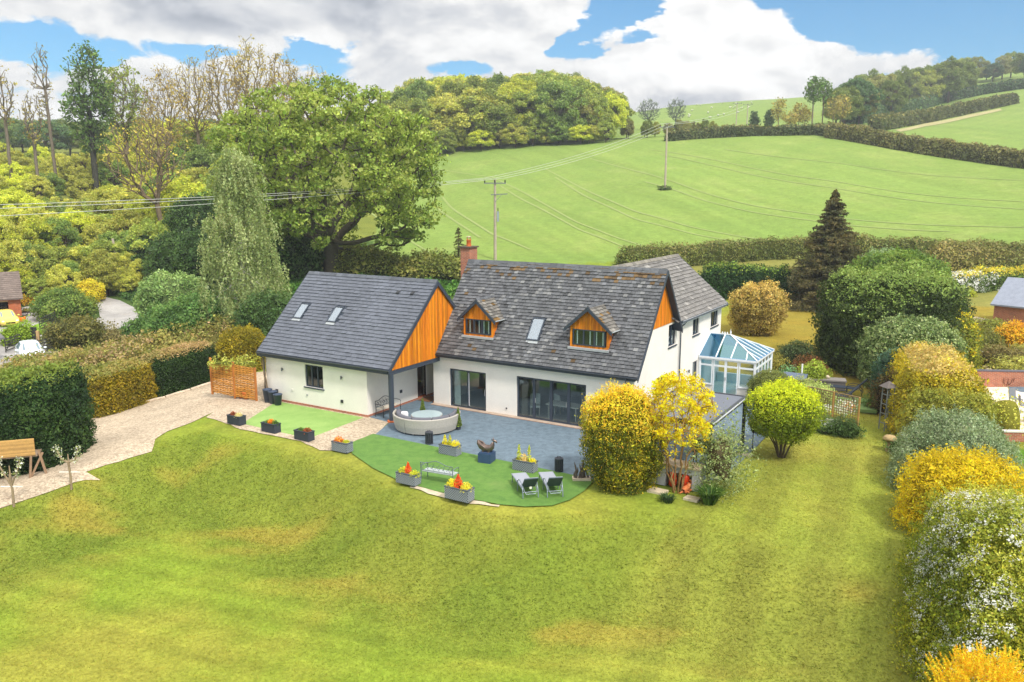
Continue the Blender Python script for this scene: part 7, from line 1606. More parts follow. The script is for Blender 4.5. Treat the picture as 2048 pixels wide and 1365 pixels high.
# bamboo screen platform and young fruit trees at the left edge
x, y, z = gp(40, 962); t = thing('bamboo_platform', (x, y, z), math.radians(18), 'raised platform with a bamboo screen on leaning timber legs under the tall hedge', 'platform'); BB = mat('bamboo', (1, 1, 1), .7, col=True, var=.15, vscale=8); g = Geo(); r = np.random.default_rng(2)
for k in range(17): g.tube([(-2.6, -.05, 1.18 + k * .047), (.75, -.05, 1.18 + k * .047)], .024, BB, 5, np.array(lin(196, 156, 92)) * r.uniform(.7, 1.15))
g.build('bamboo_screen', t); g = Geo(); g.box(-2.6, .8, 0, 1.6, 1.08, 1.16, SW); g.build('deck', t)
for a, b in (((.42, -.05, 0), (.55, 0, 1.15)), ((1.1, .1, 0), (.85, .1, 1.35)), ((.45, .1, .1), (1.0, .12, 1.2)), ((-1.2, 0, 0), (-1.2, 0, 1.1))): g = Geo(); g.beam(a, b, .09, .09, WV, lin(150, 122, 96)); g.build('leg', t)
def fruit(px, py, h, seed, label):
    x, y, z = gp(px, py); r = np.random.default_rng(seed); t = thing('young_fruit_tree', (x, y, z), 0, label, 'tree'); g = Geo(); c = lin(150, 130, 104); g.tube([(0, 0, 0), (.02, 0, h * .35), (-.02, 0, h * .68)], [.055, .05, .05], BARK, 7, c)
    ends = []
    for s in (-1, 1):
        p = [(0, 0, h * .45 if seed == 1 else h * .66), (s * .28, 0, h * .72), (s * .42, 0, h * .88), (s * .46, 0, h)]; g.tube(p, [.045, .035, .025, .015], BARK, 6, c); ends += [np.array(p[1]), np.array(p[2]), np.array(p[3])]
    g.tube([(0, 0, h * .6), (0, 0, h * .86)], [.045, .02], BARK, 6, c); g.build('trunk', t); P = np.repeat(np.array(ends), 60, 0) + r.normal(0, .08, (len(ends) * 60, 3)); V, F = leaf_quads(P, rdir(len(P), r), .055, r, .7, .3); g = Geo(); g.add(V, F, LEAF, pal(len(F), r, ((236, 234, 220), (170, 180, 130), (130, 140, 90)))); g.build('blossom', t)
    g = Geo(); g.box(-.45, .45, -.02, .02, h * .42, h * .435, MATTE, lin(230, 228, 220)); g.build('tie_bar', t)
fruit(28, 1015, 2.1, 1, 'young forked fruit tree in front of the bamboo platform'); fruit(143, 980, 1.9, 2, 'young forked fruit tree with white blossom beside the tall clipped hedge')

# ------------------------------------------------------------------ utility poles and wires
PW_ = mat('pole_wood', lin(178, 164, 146), .9, var=.2, vscale=3); WIRE = mat('wire', lin(206, 206, 200), .4, .3); GREYM = mat('insulator_grey', lin(120, 124, 128), .5)
def pole(x, y, z, h, label, arms=2, w=2.6, group=None, rz=0.0, box=True, lean=0):
    t = thing('utility_pole', (x, y, z - .3), rz, label, 'utility pole', group); g = Geo(); g.tube([(0, 0, 0), (lean * .5, 0, h * .5), (lean, 0, h + .3)], [.20, .17, .14], PW_, 10); g.build('pole', t)
    if arms: g = Geo(); g.beam((-w / 2 + lean, -.18, h - .1), (w / 2 + lean, -.18, h - .1), .12, .12, GREYM); g.build('crossarm', t)
    if arms > 1: g = Geo(); g.beam((-.5, -.18, h - 1.45), (1.5, -.18, h - 1.35), .10, .10, GREYM); g.beam((0, -.18, h - 2.3), (.8, -.18, h - 1.45), .05, .05, GREYM); g.build('crossarm', t)
    for s in ((-w / 2 + .1, w / 2 - .1, 0) if arms else ()): g = Geo(); g.lathe([(.05, 0), (.09, .08), (.05, .16), (.09, .22), (.001, .36)], (s + lean, -.18, h - .04), BK, 8); g.build('insulator', t)
    if box: g = Geo(); g.box(.22, .48, -.2, .06, h - 4.6, h - 3.4, mat('transformer_grey', lin(150, 160, 166), .5)); g.tube([(.35, -.07, h - 3.4), (.35, -.07, h - 3.0)], .05, BK, 6); g.build('switch_box', t)
    return t
p1x, p1y, _ = onhill(990, 97); p1z = hz(p1x, p1y); h1 = elev(360, 97, 985) - p1z; pole(p1x, p1y, p1z, h1, 'wooden pole with crossarms and a grey switch box behind the main roof')
p2x, p2y, p2z = gp(1330, 378); d2 = math.hypot(p2x, p2y); h2 = elev(250, d2, 1332) - p2z; pole(p2x, p2y, p2z, h2, 'wooden pole standing alone in the middle of the sown field', 1, 2.6, box=False)
x, y, z = gp(1331, 380); leafy('nettle_patch', blob_surface((x, y, z + .1), (1.3, .8, .35), 310, .15, .8, z - .1), 'dark weeds at the foot of the pole in the field', 'plant', 100, .2, cf(((60, 80, 36), (96, 110, 56)), 1, 310), 310, .3)
for k, (px, yb, yt) in enumerate(((1465, 262, 206), (1486, 262, 208))):
    x, y, z = onhill(px, 300); pole(x, y, z, elev(yt, 300, px) - z, ('left of the two small distant poles on the hill', 'right of the two small distant poles on the hill')[k], 1, 3.2, 'distant poles', box=False)
x, y, z = gp(248, 575); pole(x, y, z, 6.0, 'leaning bare pole among the bushes above the lane', 0, box=False, lean=-.9)
p0x, p0y, _ = onhill(-330, 66); p0z = elev(436, 66, -330)
def wire(a, b, sag, r, label):
    a = np.array(a); b = np.array(b); t = np.linspace(0, 1, 60); P = a[None] * (1 - t)[:, None] + b[None] * t[:, None]; P[:, 2] -= 4 * sag * t * (1 - t); g = Geo(); g.tube(P - a, r, WIRE, 5); tag(g.build('overhead_wire', None, tuple(a)), label, 'wire', 'overhead wires')
for k, s in enumerate((-1.2, 0, 1.2)):
    wire((p0x, p0y + s * .3, p0z + (.55, .25, -.35)[k]), (p1x + s, p1y - .18, p1z + h1 + .2), .5, .022, ('upper wire running from the left edge to the pole behind the roof', 'middle wire running from the left edge to the pole behind the roof', 'lower wire running from the left edge to the pole behind the roof')[k])
    wire((p1x + s, p1y - .18, p1z + h1 + .2), (p2x + s, p2y - .18, p2z + h2 + .1), .8, .022, ('left wire climbing from the roof pole to the field pole', 'middle wire climbing from the roof pole to the field pole', 'right wire climbing from the roof pole to the field pole')[k])
x3, y3, z3 = onhill(1486, 300); h3 = elev(212, 300, 1486) - z3
for k, s in enumerate((-1.2, 1.2)): wire((p2x + s, p2y - .18, p2z + h2 + .1), (x3 + s, y3, z3 + h3), 1.0, .03, ('left wire from the field pole to the distant pole', 'right wire from the field pole to the distant pole')[k])

# ------------------------------------------------------------------ right hand garden things
LATT = mat('trellis_wood', lin(142, 120, 80), .85, var=.2, vscale=5)
x0, y0, z0_ = gp(1612, 840); x1, y1, z1_ = gp(1716, 872); tl = math.hypot(x1 - x0, y1 - y0); t = thing('trellis_fence', (x0, y0, (z0_ + z1_) / 2), math.atan2(y1 - y0, x1 - x0), 'square-lattice brown trellis fence beside the lime bush', 'trellis'); g = Geo(); th = 1.85
for k in range(int(tl / .13) + 1): g.box(k * .13, k * .13 + .028, -.012, 0, .15, th, LATT)
for k in range(14): g.box(0, tl, .003, .015, .15 + k * .13, .178 + k * .13, LATT)
g.build('lattice', t)
for q in (0, tl / 2, tl - .07): g = Geo(); g.box(q, q + .07, -.09, -.02, -.1, th + .05, mat('trellis_post', lin(176, 136, 74), .85, var=.15)); g.build('post', t)
g = Geo(); g.box(0, tl, -.03, .03, th + .01, th + .05, LATT); g.build('top_rail', t)
for k, (px, py, w, h_, lab) in enumerate([(1692, 828, .55, .75, 'white flowers seen through the right part of the trellis'), (1650, 822, 1.0, .3, 'upper row of white flowers behind the trellis'), (1650, 850, .9, .3, 'lower row of white flowers behind the trellis')]):
    x, y, z = gp(px, py + 14); r = np.random.default_rng(50 + k); n = 500; P = np.column_stack([r.normal(0, w * .5, n), r.normal(0, .15, n) + .25, .3 + r.random(n) * h_]); V, F = leaf_quads(P, rdir(n, r), .07, r, .9, .3); g = Geo(); g.add(V, F, LEAF, pal(n, r, ((246, 246, 240), (252, 250, 250), (140, 160, 90)), [.45, .3, .25], .05)); tag(g.build('white_flowers', None, (x, y, z)), lab, 'flowers')
x, y, z = gp(1652, 778); t = thing('rattan_box', (x, y, z), RZ + .25, 'long grey rattan storage box behind the loungers', 'storage box'); RB = mat('dark_rattan', lin(96, 92, 92), .8, var=.15, vscale=30, bump=.4, bscale=40); g = Geo(); g.box(-1.05, 1.05, -.4, .4, 0, .55, RB); g.build('body', t); g = Geo(); g.box(-1.1, 1.1, -.44, .44, .553, .64, mat('rattan_lid', lin(128, 122, 118), .8, var=.1)); g.build('lid', t); 
t = thing('stone_ball', (x + .05, y, z + .64), 0, 'small pale ball ornament on the rattan box', 'ornament'); g = Geo(); g.lathe([(.05, 0), (.12, .06), (.12, .14), (.05, .2), (.001, .2)], (0, 0, 0), LSTONE, 12); g.build('ball', t)
x, y, z = gp(1650, 805); g = Geo(); g.box(-2.6, 2.6, -1.5, 1.2, -.05, .12, mat('green_mat', lin(110, 136, 76), .95, var=.1)); o = g.build('green_mat', None, (x, y, z), RZ + .2); tag(o, 'raised green platform under the two dark loungers', 'platform')
DKF = mat('dark_sling', lin(36, 46, 60), .6)
for k, (px, py) in enumerate(((1682, 808), (1700, 792))): x, y, z = gp(px, py); lounger('sun_lounger', (x, y, z + .12), math.radians(68 - k * 6), ('nearer of two dark blue loungers behind the trellis', 'farther of two dark blue loungers behind the trellis')[k], DKF, DKF, DKF, 'dark loungers behind the trellis', False, .75)
x, y, z = gp(1590, 775); t = thing('small_shed', (x, y, z), RZ, 'tiny orange hut with a grey roof and white pipe beyond the clipped bush', 'shed'); g = Geo(); g.box(-.6, .6, -.4, .4, 0, .6, mat('hut_orange', lin(186, 82, 40), .8, var=.1)); g.build('wall', t); g = Geo(); g.prism([(-.5, .58), (0, .85), (.5, .58), (.5, .64), (0, .91), (-.5, .64)], -.7, .7, mat('hut_roof', lin(96, 108, 128), .6), axis='x'); g.build('roof', t); g = Geo(); g.tube([(.35, 0, .6), (.35, 0, 1.5)], .05, WHITEPVC, 8); g.build('flue', t)
x, y, z = gp(1600, 800); r = np.random.default_rng(9); g = Geo(); tuft(g, (0, 0, .1), .45, 500, .08, ORF, 77, False, .5); tag(g.build('orange_flowers', None, gp(1694, 822)), 'small orange flowers at the top of the trellis', 'flowers')
x, y, z = gp(1781, 868); t = thing('garden_obelisk', (x, y + .6, z), .2, 'grey wooden obelisk with a little roof against the golden hedge', 'obelisk'); OB = mat('weathered_grey', lin(120, 124, 124), .8, var=.15)
for a, b in ((-.22, -.22), (.22, -.22), (.22, .22), (-.22, .22)): g = Geo(); g.beam((a, b, 0), (a * .9, b * .9, 2.3), .05, .05, OB); g.build('post', t)
g = Geo()
for zz in (.4, .9, 1.4, 1.9): g = Geo(); g.box(-.22, .22, -.235, -.215, zz, zz + .04, OB); g.box(.215, .235, -.235, .21, zz, zz + .04, OB); g.box(-.235, -.215, -.235, .21, zz, zz + .04, OB); g.build('rail', t)
g = Geo(); g.add([(-.34, -.34, 2.3), (.34, -.34, 2.3), (.34, .34, 2.3), (-.34, .34, 2.3), (0, 0, 2.62)], [(0, 1, 4), (1, 2, 4), (2, 3, 4), (3, 0, 4)], mat('obelisk_roof', lin(100, 92, 88), .8)); g.build('roof', t)
x, y, z = gp(1778, 903); t = thing('staddle_stone', (x, y, z), 0, 'mushroom-shaped staddle stone at the edge of the lawn', 'ornament'); ST = mat('sandstone', lin(170, 146, 104), .95, var=.25, vscale=10, bump=.4, bscale=20); g = Geo(); g.lathe([(.18, 0), (.13, .55), (.001, .56)], (0, 0, 0), ST, 16); g.build('stem', t); g = Geo(); g.lathe([(.001, .55), (.30, .56), (.33, .63), (.22, .75), (.001, .80)], (0, 0, 0), ST, 20); g.build('cap', t)
x, y, z = gp(1862, 588); t = thing('green_bin', (x, y, z), 0, 'small teal tub at the side of the lane', 'bin'); g = Geo(); TB = mat('teal_plastic', lin(30, 130, 110), .5); g.lathe([(.001, 0), (.4, 0), (.55, 1.0), (.58, 1.0), (.5, .95), (.001, .9)], (0, 0, 0), TB, 16); g.build('tub', t); g = Geo(); g.tube([(-.55, 0, 1.0), (0, 0, 1.15), (.55, 0, 1.0)], .03, TB, 6); g.build('handle', t)
# neighbour on the right: brick building, retaining wall, furniture
x, y, z = gp(1984, 655); ZB = z - .6; t = thing('brick_outbuilding', (x, y, ZB), math.radians(-52), 'red brick outbuilding with slate roof at the right edge', 'building'); g = Geo(); bw, bl, bh = 5.2, 9.0, 2.6
g.box(0, .25, 0, bw, 0, bh, BRICK); g.box(.25, bl, 0, .25, 0, bh, BRICK); g.box(.25, bl, bw - .25, bw, 0, bh, BRICK); g.prism([(0, bh), (bw, bh), (bw / 2, bh + 1.75)], .0, .25, BRICK, axis='x'); g.build('wall', t); g = Geo()
for s in (0, 1): 
    P = [(-.3, bh - .2), (bw / 2, bh + 1.8), (bw / 2, bh + 1.92), (-.3, bh - .08)] if s == 0 else [(bw / 2, bh + 1.8), (bw + .3, bh - .2), (bw + .3, bh - .08), (bw / 2, bh + 1.92)]
    g.prism(P, -.2, bl, mat('outbuilding_slate', lin(140, 146, 160), .6, var=.15, vscale=3), axis='x')
g.build('roof', t)
a = gp(1938, 776); b = gp(2120, 776); L_ = math.hypot(b[0] - a[0], b[1] - a[1]); t = thing('retaining_wall', a, math.atan2(b[1] - a[1], b[0] - a[0]), 'red brick retaining wall behind the neighbouring patio', 'wall'); g = Geo(); g.box(0, L_, 0, .3, -.3, 1.05, BRICK); g.build('brickwork', t); g = Geo(); g.box(-.02, L_, -.03, .33, 1.052, 1.12, mat('blue_coping', lin(96, 92, 100), .7, var=.2, vscale=12)); g.build('coping', t)
a = gp(2006, 884); b = gp(2110, 886); L_ = math.hypot(b[0] - a[0], b[1] - a[1]); t = thing('low_brick_wall', a, math.atan2(b[1] - a[1], b[0] - a[0]), 'low red brick wall at the near edge of the neighbouring patio', 'wall'); g = Geo(); g.box(0, L_, 0, .25, -.3, .48, BRICK); g.build('brickwork', t); g = Geo(); g.box(-.02, L_, -.03, .28, .482, .54, mat('pale_coping', lin(220, 214, 206), .7, var=.1)); g.build('coping', t)
GCH = mat('chair_grey', lin(120, 124, 130), .6)
for k, (px, py, rz) in enumerate(((2030, 815, .3), (2048, 828, 1.2))):
    x, y, z = gp(px, py); t = thing('garden_chair', (x, y, z + .05), rz, ('left grey garden chair on the neighbouring patio', 'right grey garden chair at the edge of the picture')[k], 'chair'); g = Geo(); g.box(-.25, .25, -.25, .25, .42, .46, GCH); g.build('seat', t); g = Geo(); g.prism([(.22, .46), (.30, 1.0), (.34, 1.0), (.26, .46)], -.25, .25, GCH, axis='x'); g.build('backrest', t)
    for q in ((-.22, -.22), (.22, -.22), (-.22, .22), (.22, .22)): g = Geo(); g.beam((q[0], q[1], 0), (q[0], q[1], .42), .035, .035, GCH); g.build('leg', t)
x, y, z = gp(2034, 848); t = thing('patio_table', (x, y, z + .05), .2, 'pale grey slab-sided table on the neighbouring patio', 'table'); g = Geo(); g.box(-.5, .9, -.45, .45, .7, .76, CONC); g.build('tabletop', t)
for q in (-.42, .76): g = Geo(); g.box(q, q + .06, -.4, .4, 0, .698, CONC); g.build('leg', t)
r = np.random.default_rng(91)
for k, (px, py, s) in enumerate([(1925, 655, .8), (1945, 650, .9), (1965, 648, .7), (1985, 662, .6), (1990, 700, .7), (1955, 730, .4), (1975, 738, .35), (2010, 722, .4), (1985, 745, .45), (2030, 735, .5), (1915, 660, .5), (2000, 690, .6)]):
    x, y, z = gp(px, py); V, F = blob_surface((0, 0, s * .25), (s, s * .6, s * .4), 400 + k, s * .25, 1.2, -.1, .4, 14, 8); g = Geo(); g.add(V, F, LSTONE); tag(g.build('rockery_stone', None, (x, y, z)), 'pale stone among the plants of the rock garden', 'stone', 'rock garden stones')
t = thing('wire_firewheel', gp(2012, 775), 0, 'dark wire fire basket against the brick retaining wall', 'fire basket'); g = Geo()
for k in range(10): a = k * .628; g.tube([(.1 * math.cos(a), .1 * math.sin(a), .1), (.35 * math.cos(a), .3 * math.sin(a), .35), (.4 * math.cos(a), .35 * math.sin(a), .6)], .018, METAL, 5, lin(80, 50, 44))
g.build('basket', t)

# ------------------------------------------------------------------ left neighbour: garage, cars, gates
x, y, z = gp(45, 640); t = thing('neighbour_garage', (x, y, z), math.radians(33), 'brick garage with brown tiled roof and open door at the left edge', 'garage'); g = Geo(); OBK = brick_mat('orange_brick', lin(196, 96, 52), lin(176, 82, 46), lin(170, 130, 100), 1.5)
g.box(-1.1, 0, 0, .25, 0, 2.4, OBK); g.box(-.25, 0, .25, 6, 0, 2.4, OBK); g.box(-9, -1.1, 0, .25, 2.05, 2.4, OBK); g.box(-9, -.25, 5.75, 6, 0, 2.4, OBK); g.prism([(0, 2.4), (6, 2.4), (3, 4.6)], -.25, 0, OBK, axis='x'); g.build('wall', t); g = Geo(); BT = mat('brown_tiles', (1, 1, 1), .8, col=True)
fn = lambda a_, s, h: (a_, -.4 + s * .806, 2.25 + s * .592 + h); tiles(g, fn, -9, .25, 0, 4.25, .34, .3, slate_cf(lin(118, 104, 96), .1), m=BT); g.prism([(-.4, 2.15), (3, 4.7), (6.4, 2.15), (6.4, 2.25), (3, 4.82), (-.4, 2.25)][:3] + [(6.4, 2.2), (3, 4.76), (-.4, 2.2)][::1], -9, .25, mat('brown_roof', lin(112, 98, 92), .85, var=.15), axis='x'); g.build('roof', t)
g = Geo(); g.beam((-9, .1, 2.0), (-1.1, .1, 2.0), .1, .12, mat('door_lintel', lin(206, 176, 140), .7)); g.build('door_lintel', t); g = Geo()
for k in range(60): g.tube([(-1.3 - (k % 10) * .2 + .05 * (k // 10 % 2), 2.0, .15 + (k // 10) * .22), (-1.3 - (k % 10) * .2, 1.2, .15 + (k // 10) * .22)], .09, BARK, 6, lin(150, 130, 110))
g.build('log_stack', t); g = Geo(); g.box(-9, -.3, 2.2, 2.3, 0, 2.2, dk); g.build('inner_wall', t)
x, y, z = gp(64, 596); t = thing('garden_shed', (x, y + 2, z), .1, 'grey-green weatherboard shed behind the brick garage', 'shed'); g = Geo(); WB = mat('weatherboard', lin(96, 122, 116), .8, var=.1)
for k in range(12): g.prism([(-.03, k * .17), (0, k * .17 + .165), (.1, k * .17 + .165), (.1, k * .17)], -3.5, 1.9, WB, axis='x')
g.box(-3.5, 1.9, .1, 3, 0, 2.0, WB); g.build('wall', t); g = Geo(); g.prism([(-.25, 2.04), (3.2, 2.5), (3.2, 2.6), (-.25, 2.14)], -3.8, 2.3, mat('felt_roof', lin(150, 134, 124), .9, var=.1), axis='x'); g.build('roof', t)
g = Geo(); g.box(-2, 2, 0, .1, 0, 2.1, MATTE, lin(40, 70, 50))
def car(name, loc, rz, paint, label, L=4.2, Wd=1.75, Hc=1.5):
    t = thing(name, loc, rz, label, 'car'); CP = mat('car_paint_%s' % name, lin(*paint), .25, spec=.6, var=.02); CG = mat('car_glass', lin(120, 140, 150), .08, spec=.9); TY = mat('tyre', lin(30, 30, 32), .9); RM = mat('wheel_rim', lin(180, 184, 188), .3, .8)
    # front of the car towards -y; cross sections along y: (y, half width, sill z, shoulder z, roof z, roof half width)
    S = [(-L / 2, .60, .35, .55, .56, .5), (-L / 2 + .12, .80, .22, .68, .70, .62), (-L / 2 + .55, .86, .2, .80, .86, .66), (-L / 2 + 1.05, .87, .2, .90, .97, .66), (-L / 2 + 1.75, .875, .2, .93, Hc - .06, .60), (-.1, .875, .2, .95, Hc, .60), (L / 2 - 1.2, .87, .2, .97, Hc - .03, .58), (L / 2 - .55, .86, .22, .97, Hc - .22, .55), (L / 2 - .12, .82, .25, .92, 1.0, .58), (L / 2, .7, .4, .8, .85, .55)]
    V = []
    for (yy, hw, zs, zh, zr_, rw) in S:
        hw *= Wd / 1.75; V += [(-hw * .9, yy, zs), (-hw, yy, (zs + zh) / 2), (-hw * .97, yy, zh), (-rw, yy, zr_ - .05), (-rw * .5, yy, zr_), (rw * .5, yy, zr_), (rw, yy, zr_ - .05), (hw * .97, yy, zh), (hw, yy, (zs + zh) / 2), (hw * .9, yy, zs)]
    n = 10; F = [(i * n + j, i * n + (j + 1) % n, (i + 1) * n + (j + 1) % n, (i + 1) * n + j) for i in range(len(S) - 1) for j in range(n)]; g = Geo(); g.add(V, F, CP, None, True); g.add(V, [list(range(n))[::-1]], CP); g.add(V, [[(len(S) - 1) * n + j for j in range(n)]], CP); g.build('body', t)
    A = np.array(V); def_q = lambda i, j, i2, j2: [A[i * n + j], A[i * n + j2], A[i2 * n + j2], A[i2 * n + j]]
    def pane(nm, q, off):
        q = np.array(q, float); c = q.mean(0); q = c + (q - c) * .88; nrm = np.cross(q[1] - q[0], q[3] - q[0]); nrm /= np.linalg.norm(nrm); nrm *= 1 if (nrm @ (c - np.array([0, 0, .8]))) > 0 else -1; g = Geo(); g.add(np.concatenate([q + nrm * off, q - nrm * .02]), [(0, 1, 2, 3), (0, 4, 5, 1), (1, 5, 6, 2), (2, 6, 7, 3), (3, 7, 4, 0)], CG); g.build(nm, t)
    pane('windscreen', [A[3 * n + 3], A[3 * n + 6], A[4 * n + 6], A[4 * n + 3]], .03); pane('rear_window', [A[7 * n + 3], A[7 * n + 6], A[8 * n + 6], A[8 * n + 3]], .03)
    for (i, i2) in ((4, 5), (5, 6)):
        for j, j2 in ((2, 3), (6, 7)): pane('side_window', [A[i * n + j], A[i * n + j2], A[i2 * n + j2], A[i2 * n + j]], .015)
    for yy in (-L / 2 + .8, L / 2 - .75):
        for s in (-1, 1):
            g = Geo(); P = np.array([(.30 * math.cos(a_), .30 * math.sin(a_)) for a_ in np.linspace(0, 2 * math.pi, 17)[:-1]]); g.prism([(yy + p[0], .31 + p[1]) for p in P], s * .68 - .1, s * .80 + .1, TY, axis='x'); w_ = g.build('wheel', t); g = Geo(); g.prism([(yy + p[0] * .62, .31 + p[1] * .62) for p in P], s * .905 - .01, s * .905 + .01, RM, axis='x'); g.build('rim', w_)
    for s in (-1, 1):
        g = Geo(); V2, F2 = blob_surface((s * .60, -L / 2 + .14, .60), (.16, .12, .09), 1, 0, 1, -1, 0, 10, 8); g.add(V2, F2, mat('headlamp', lin(220, 226, 230), .1, spec=.9), None, True); g.build('headlight', t)
        g = Geo(); V2, F2 = blob_surface((s * 1.0, -L / 2 + 1.45, .98), (.12, .07, .08), 1, 0, 1, -1, 0, 10, 8); g.add(V2, F2, CP, None, True); g.build('wing_mirror', t)
    g = Geo(); g.box(-.4, .4, -L / 2 - .012, -L / 2 + .05, .38, .5, BK); g.build('grille', t)
x, y, z = gp(38, 728); car('white_car', (x, y + 1.6, z), math.radians(38), (226, 232, 240), 'white car parked inside the gate, facing the camera')
x, y, z = gp(6, 652); car('yellow_car', (x, y + .6, z), math.radians(42), (232, 206, 96), 'pale yellow car in front of the brick garage at the left edge')
def field_gate(a, b, label, h=1.25):
    A_, B_ = gp(*a), gp(*b); L_ = math.hypot(B_[0] - A_[0], B_[1] - A_[1]); t = thing('field_gate', A_, math.atan2(B_[1] - A_[1], B_[0] - A_[0]), label, 'gate'); GT = mat('gate_wood', lin(66, 66, 60), .8, var=.15); g = Geo()
    for k in range(5): g.box(.06, L_ - .06, -.02, .02, .2 + k * (h - .3) / 4, .28 + k * (h - .3) / 4, GT)
    g.box(0, .06, -.03, .03, .1, h + .1, GT); g.box(L_ - .06, L_, -.03, .03, .1, h + .05, GT); g.beam((.06, .05, .2), (L_ * .5, .05, h), .07, .03, GT, up=(0, 1, 0)); g.beam((L_ - .06, .05, .2), (L_ * .5, .05, h), .07, .03, GT, up=(0, 1, 0)); g.build('gate_frame', t)
field_gate((12, 708), (64, 688), 'closed dark five-bar gate behind the white car'); field_gate((78, 712), (122, 700), 'open dark five-bar gate beside the rounded shrub'); field_gate((80, 664), (112, 648), 'dark rail fence climbing towards the lane')
for k, (px, py, lab, c) in enumerate(((66, 692, 'dark left gatepost by the white car', (52, 52, 48)), (73, 692, 'dark middle gatepost by the white car', (48, 50, 46)), (79, 700, 'pale timber gatepost leaning by the open gate', (190, 156, 110)))):
    g = Geo(); g.box(-.11, .11, -.11, .11, -.2, 1.55, MATTE, lin(*c)); g.prism([(-.12, -.12), (.12, -.12), (.12, .12), (-.12, .12)], 1.552, 1.62, MATTE, lin(*c)); tag(g.build('gatepost', None, gp(px, py), .2), lab, 'post')
x, y, z = gp(58, 632); t = thing('cart_with_pots', (x, y, z), .1, 'old two-wheeled cart with yellow flowers beside the brick garage', 'cart'); g = Geo(); g.box(-1.0, .6, -.3, .3, .35, .5, MATTE, lin(60, 50, 46)); tuft(g, (-.2, 0, .5), .5, 300, .12, ((200, 170, 60), (100, 110, 50)), 3, False, .3); g.build('tray', t)
for s in (-.5, .9): g = Geo(); g.tube([(s + .42 * math.cos(a_), 0, .42 + .42 * math.sin(a_)) for a_ in np.linspace(0, 6.283, 20)], .03, BK, 5); [g.beam((s, 0, .42), (s + .4 * math.cos(k * .785), 0, .42 + .4 * math.sin(k * .785)), .02, .02, BK) for k in range(8)]; g.build('wheel', t)
x, y, z = gp(45, 644); t = thing('orange_tub', (x, y, z), 0, 'orange tub standing at the corner of the brick garage', 'tub'); g = Geo(); g.lathe([(.001, 0), (.28, 0), (.36, .5), (.32, .5), (.3, .4), (.001, .4)], (0, 0, 0), mat('orange_plastic', lin(236, 130, 30), .5), 14); g.build('tub', t); g = Geo(); tuft(g, (0, 0, .42), .25, 120, .1, GR_, 8, False, .2); g.build('plant', t)
# corner of a nearer neighbouring roof at the left edge
x, y, z = gp(-20, 755); t = thing('neighbour_roof', (x - 3.4, y, z - .6), math.radians(-6), 'corner of a grey tiled roof cut off by the left edge', 'building'); g = Geo(); g.box(-6, -.3, .2, 5.5, 0, 2.6, RENDER); g.build('wall', t); g = Geo()
g.prism([(-6.5, 5.8), (-3.2, 5.8), (.35, 2.5), (.35, 2.35), (-3.2, 5.6), (-6.5, 5.6)], 0, 6, mat('grey_tiles', lin(120, 116, 118), .85, var=.2, vscale=6), axis='y'); g.build('roof', t)
# sheep on the far hill
SHM = mat('fleece', lin(226, 222, 208), .95, var=.1)
def sheep_mesh():
    g = Geo(); V, F = blob_surface((0, 0, .62), (.26, .48, .27), 2, .05, 3, 0, .2, 14, 10); g.add(V, F, SHM, None, True); g.tube([(0, .4, .72), (0, .58, .84), (0, .74, .76)], [.12, .10, .06], SHM, 8)
    for q in ((-.13, -.3), (.13, -.3), (-.13, .3), (.13, .3)): g.tube([(q[0], q[1], .5), (q[0], q[1] + .02, .25), (q[0], q[1], 0)], [.06, .04, .035], MATTE, 6, lin(60, 56, 52))
    g.tube([(0, -.46, .7), (0, -.54, .52)], [.05, .03], SHM, 5); return g.build('sheep', mesh_only=True)
SHP = sheep_mesh(); r = np.random.default_rng(17)
for k in range(22):
    px = r.uniform(1370, 1560); x, y, z = onhill(px, r.uniform(330, 445)); o = mesh_obj('sheep', SHP, (x, y, z), r.uniform(0, 6.28), (.95,) * 3); tag(o, 'white sheep grazing on the far green hill below the clouds', 'sheep', 'sheep on the far hill')
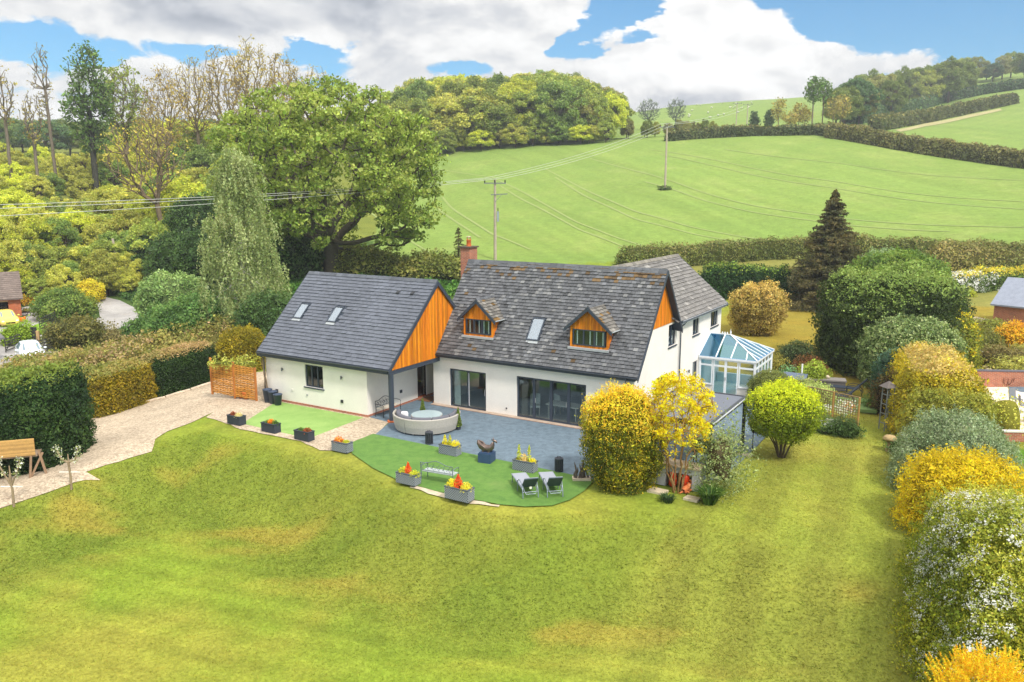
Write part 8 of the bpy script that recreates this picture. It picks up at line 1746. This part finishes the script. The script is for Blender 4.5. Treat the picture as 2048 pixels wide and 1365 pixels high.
# ------------------------------------------------------------------ grass blades on the lawn and the bank
def lawn_grass():
    r = np.random.default_rng(404); n = 900000; a = r.uniform(-35, 35, n); rr = np.sqrt(r.uniform(15.5 ** 2, 47 ** 2, n)); keep = r.random(n) < np.clip(24 / rr, 0, 1) * .7; a = a[keep]; rr = rr[keep]
    x = np.sin(np.radians(a)) * rr; y = np.cos(np.radians(a)) * rr; u, v = to_uv(x, y)
    ok = (edge_dist(x, y) > .0) & ~((u > 13) & (u < 17.9) & (v > -7)); ok |= (u > 18.0) & (v > -9) & (v < 11)
    for P in LAWN_HOLES: ok &= ~inside(P, x, y)
    x, y = x[ok], y[ok]; rr = rr[ok]; z = hgt(x, y); n = len(x); c = ground_colors(x, y) * np.exp(r.normal(.13, .15, n))[:, None] * np.exp(r.normal(0, .07, (n, 3)))
    d = edge_dist(x, y); h = (.030 + .012 * sst(0, 1.5, d) * (1 - sst(4, 7, d))) * np.exp(r.normal(0, .3, n)) * (rr / 24) ** .5; t = r.random(n) * 6.28; w = h * .55
    dx, dy = np.cos(t) * w / 2, np.sin(t) * w / 2; lx, ly = r.normal(0, 1.6, n) * h, r.normal(0, 1.6, n) * h
    V = np.stack([np.column_stack([x - dx, y - dy, z - .01]), np.column_stack([x + dx, y + dy, z - .01]), np.column_stack([x + lx, y + ly, z + h])], 1).reshape(-1, 3)
    g = Geo(); m = leaf_mat('grass_blade', .3, .8, .1); g.add(V, np.arange(n * 3).reshape(n, 3), m, np.clip(c, 0, .9)); o = g.build('lawn_grass'); tag(o, 'short mown grass covering the lawn and the bank', 'grass', kind='stuff')
LAWN_HOLES = [HOLE_DRIVE]
lawn_grass()
# ------------------------------------------------------------------ damp air between the garden and the hills
def haze():
    g = Geo(); m = bpy.data.materials.new('haze'); m.use_nodes = True; T = NT(m.node_tree); T.n.clear(); o = T.node('ShaderNodeOutputMaterial'); v = T.node('ShaderNodeVolumePrincipled')
    v.inputs['Color'].default_value = (.93, .96, 1, 1); v.inputs['Density'].default_value = .0005; v.inputs['Anisotropy'].default_value = .3; T.l.new(v.outputs[0], o.inputs['Volume'])
    g.box(-660, 660, -660, 660, -4.5, 110, m); h = g.build('haze'); tag(h, kind='stuff', label='thin pale haze over the valley', cat='haze')
haze()
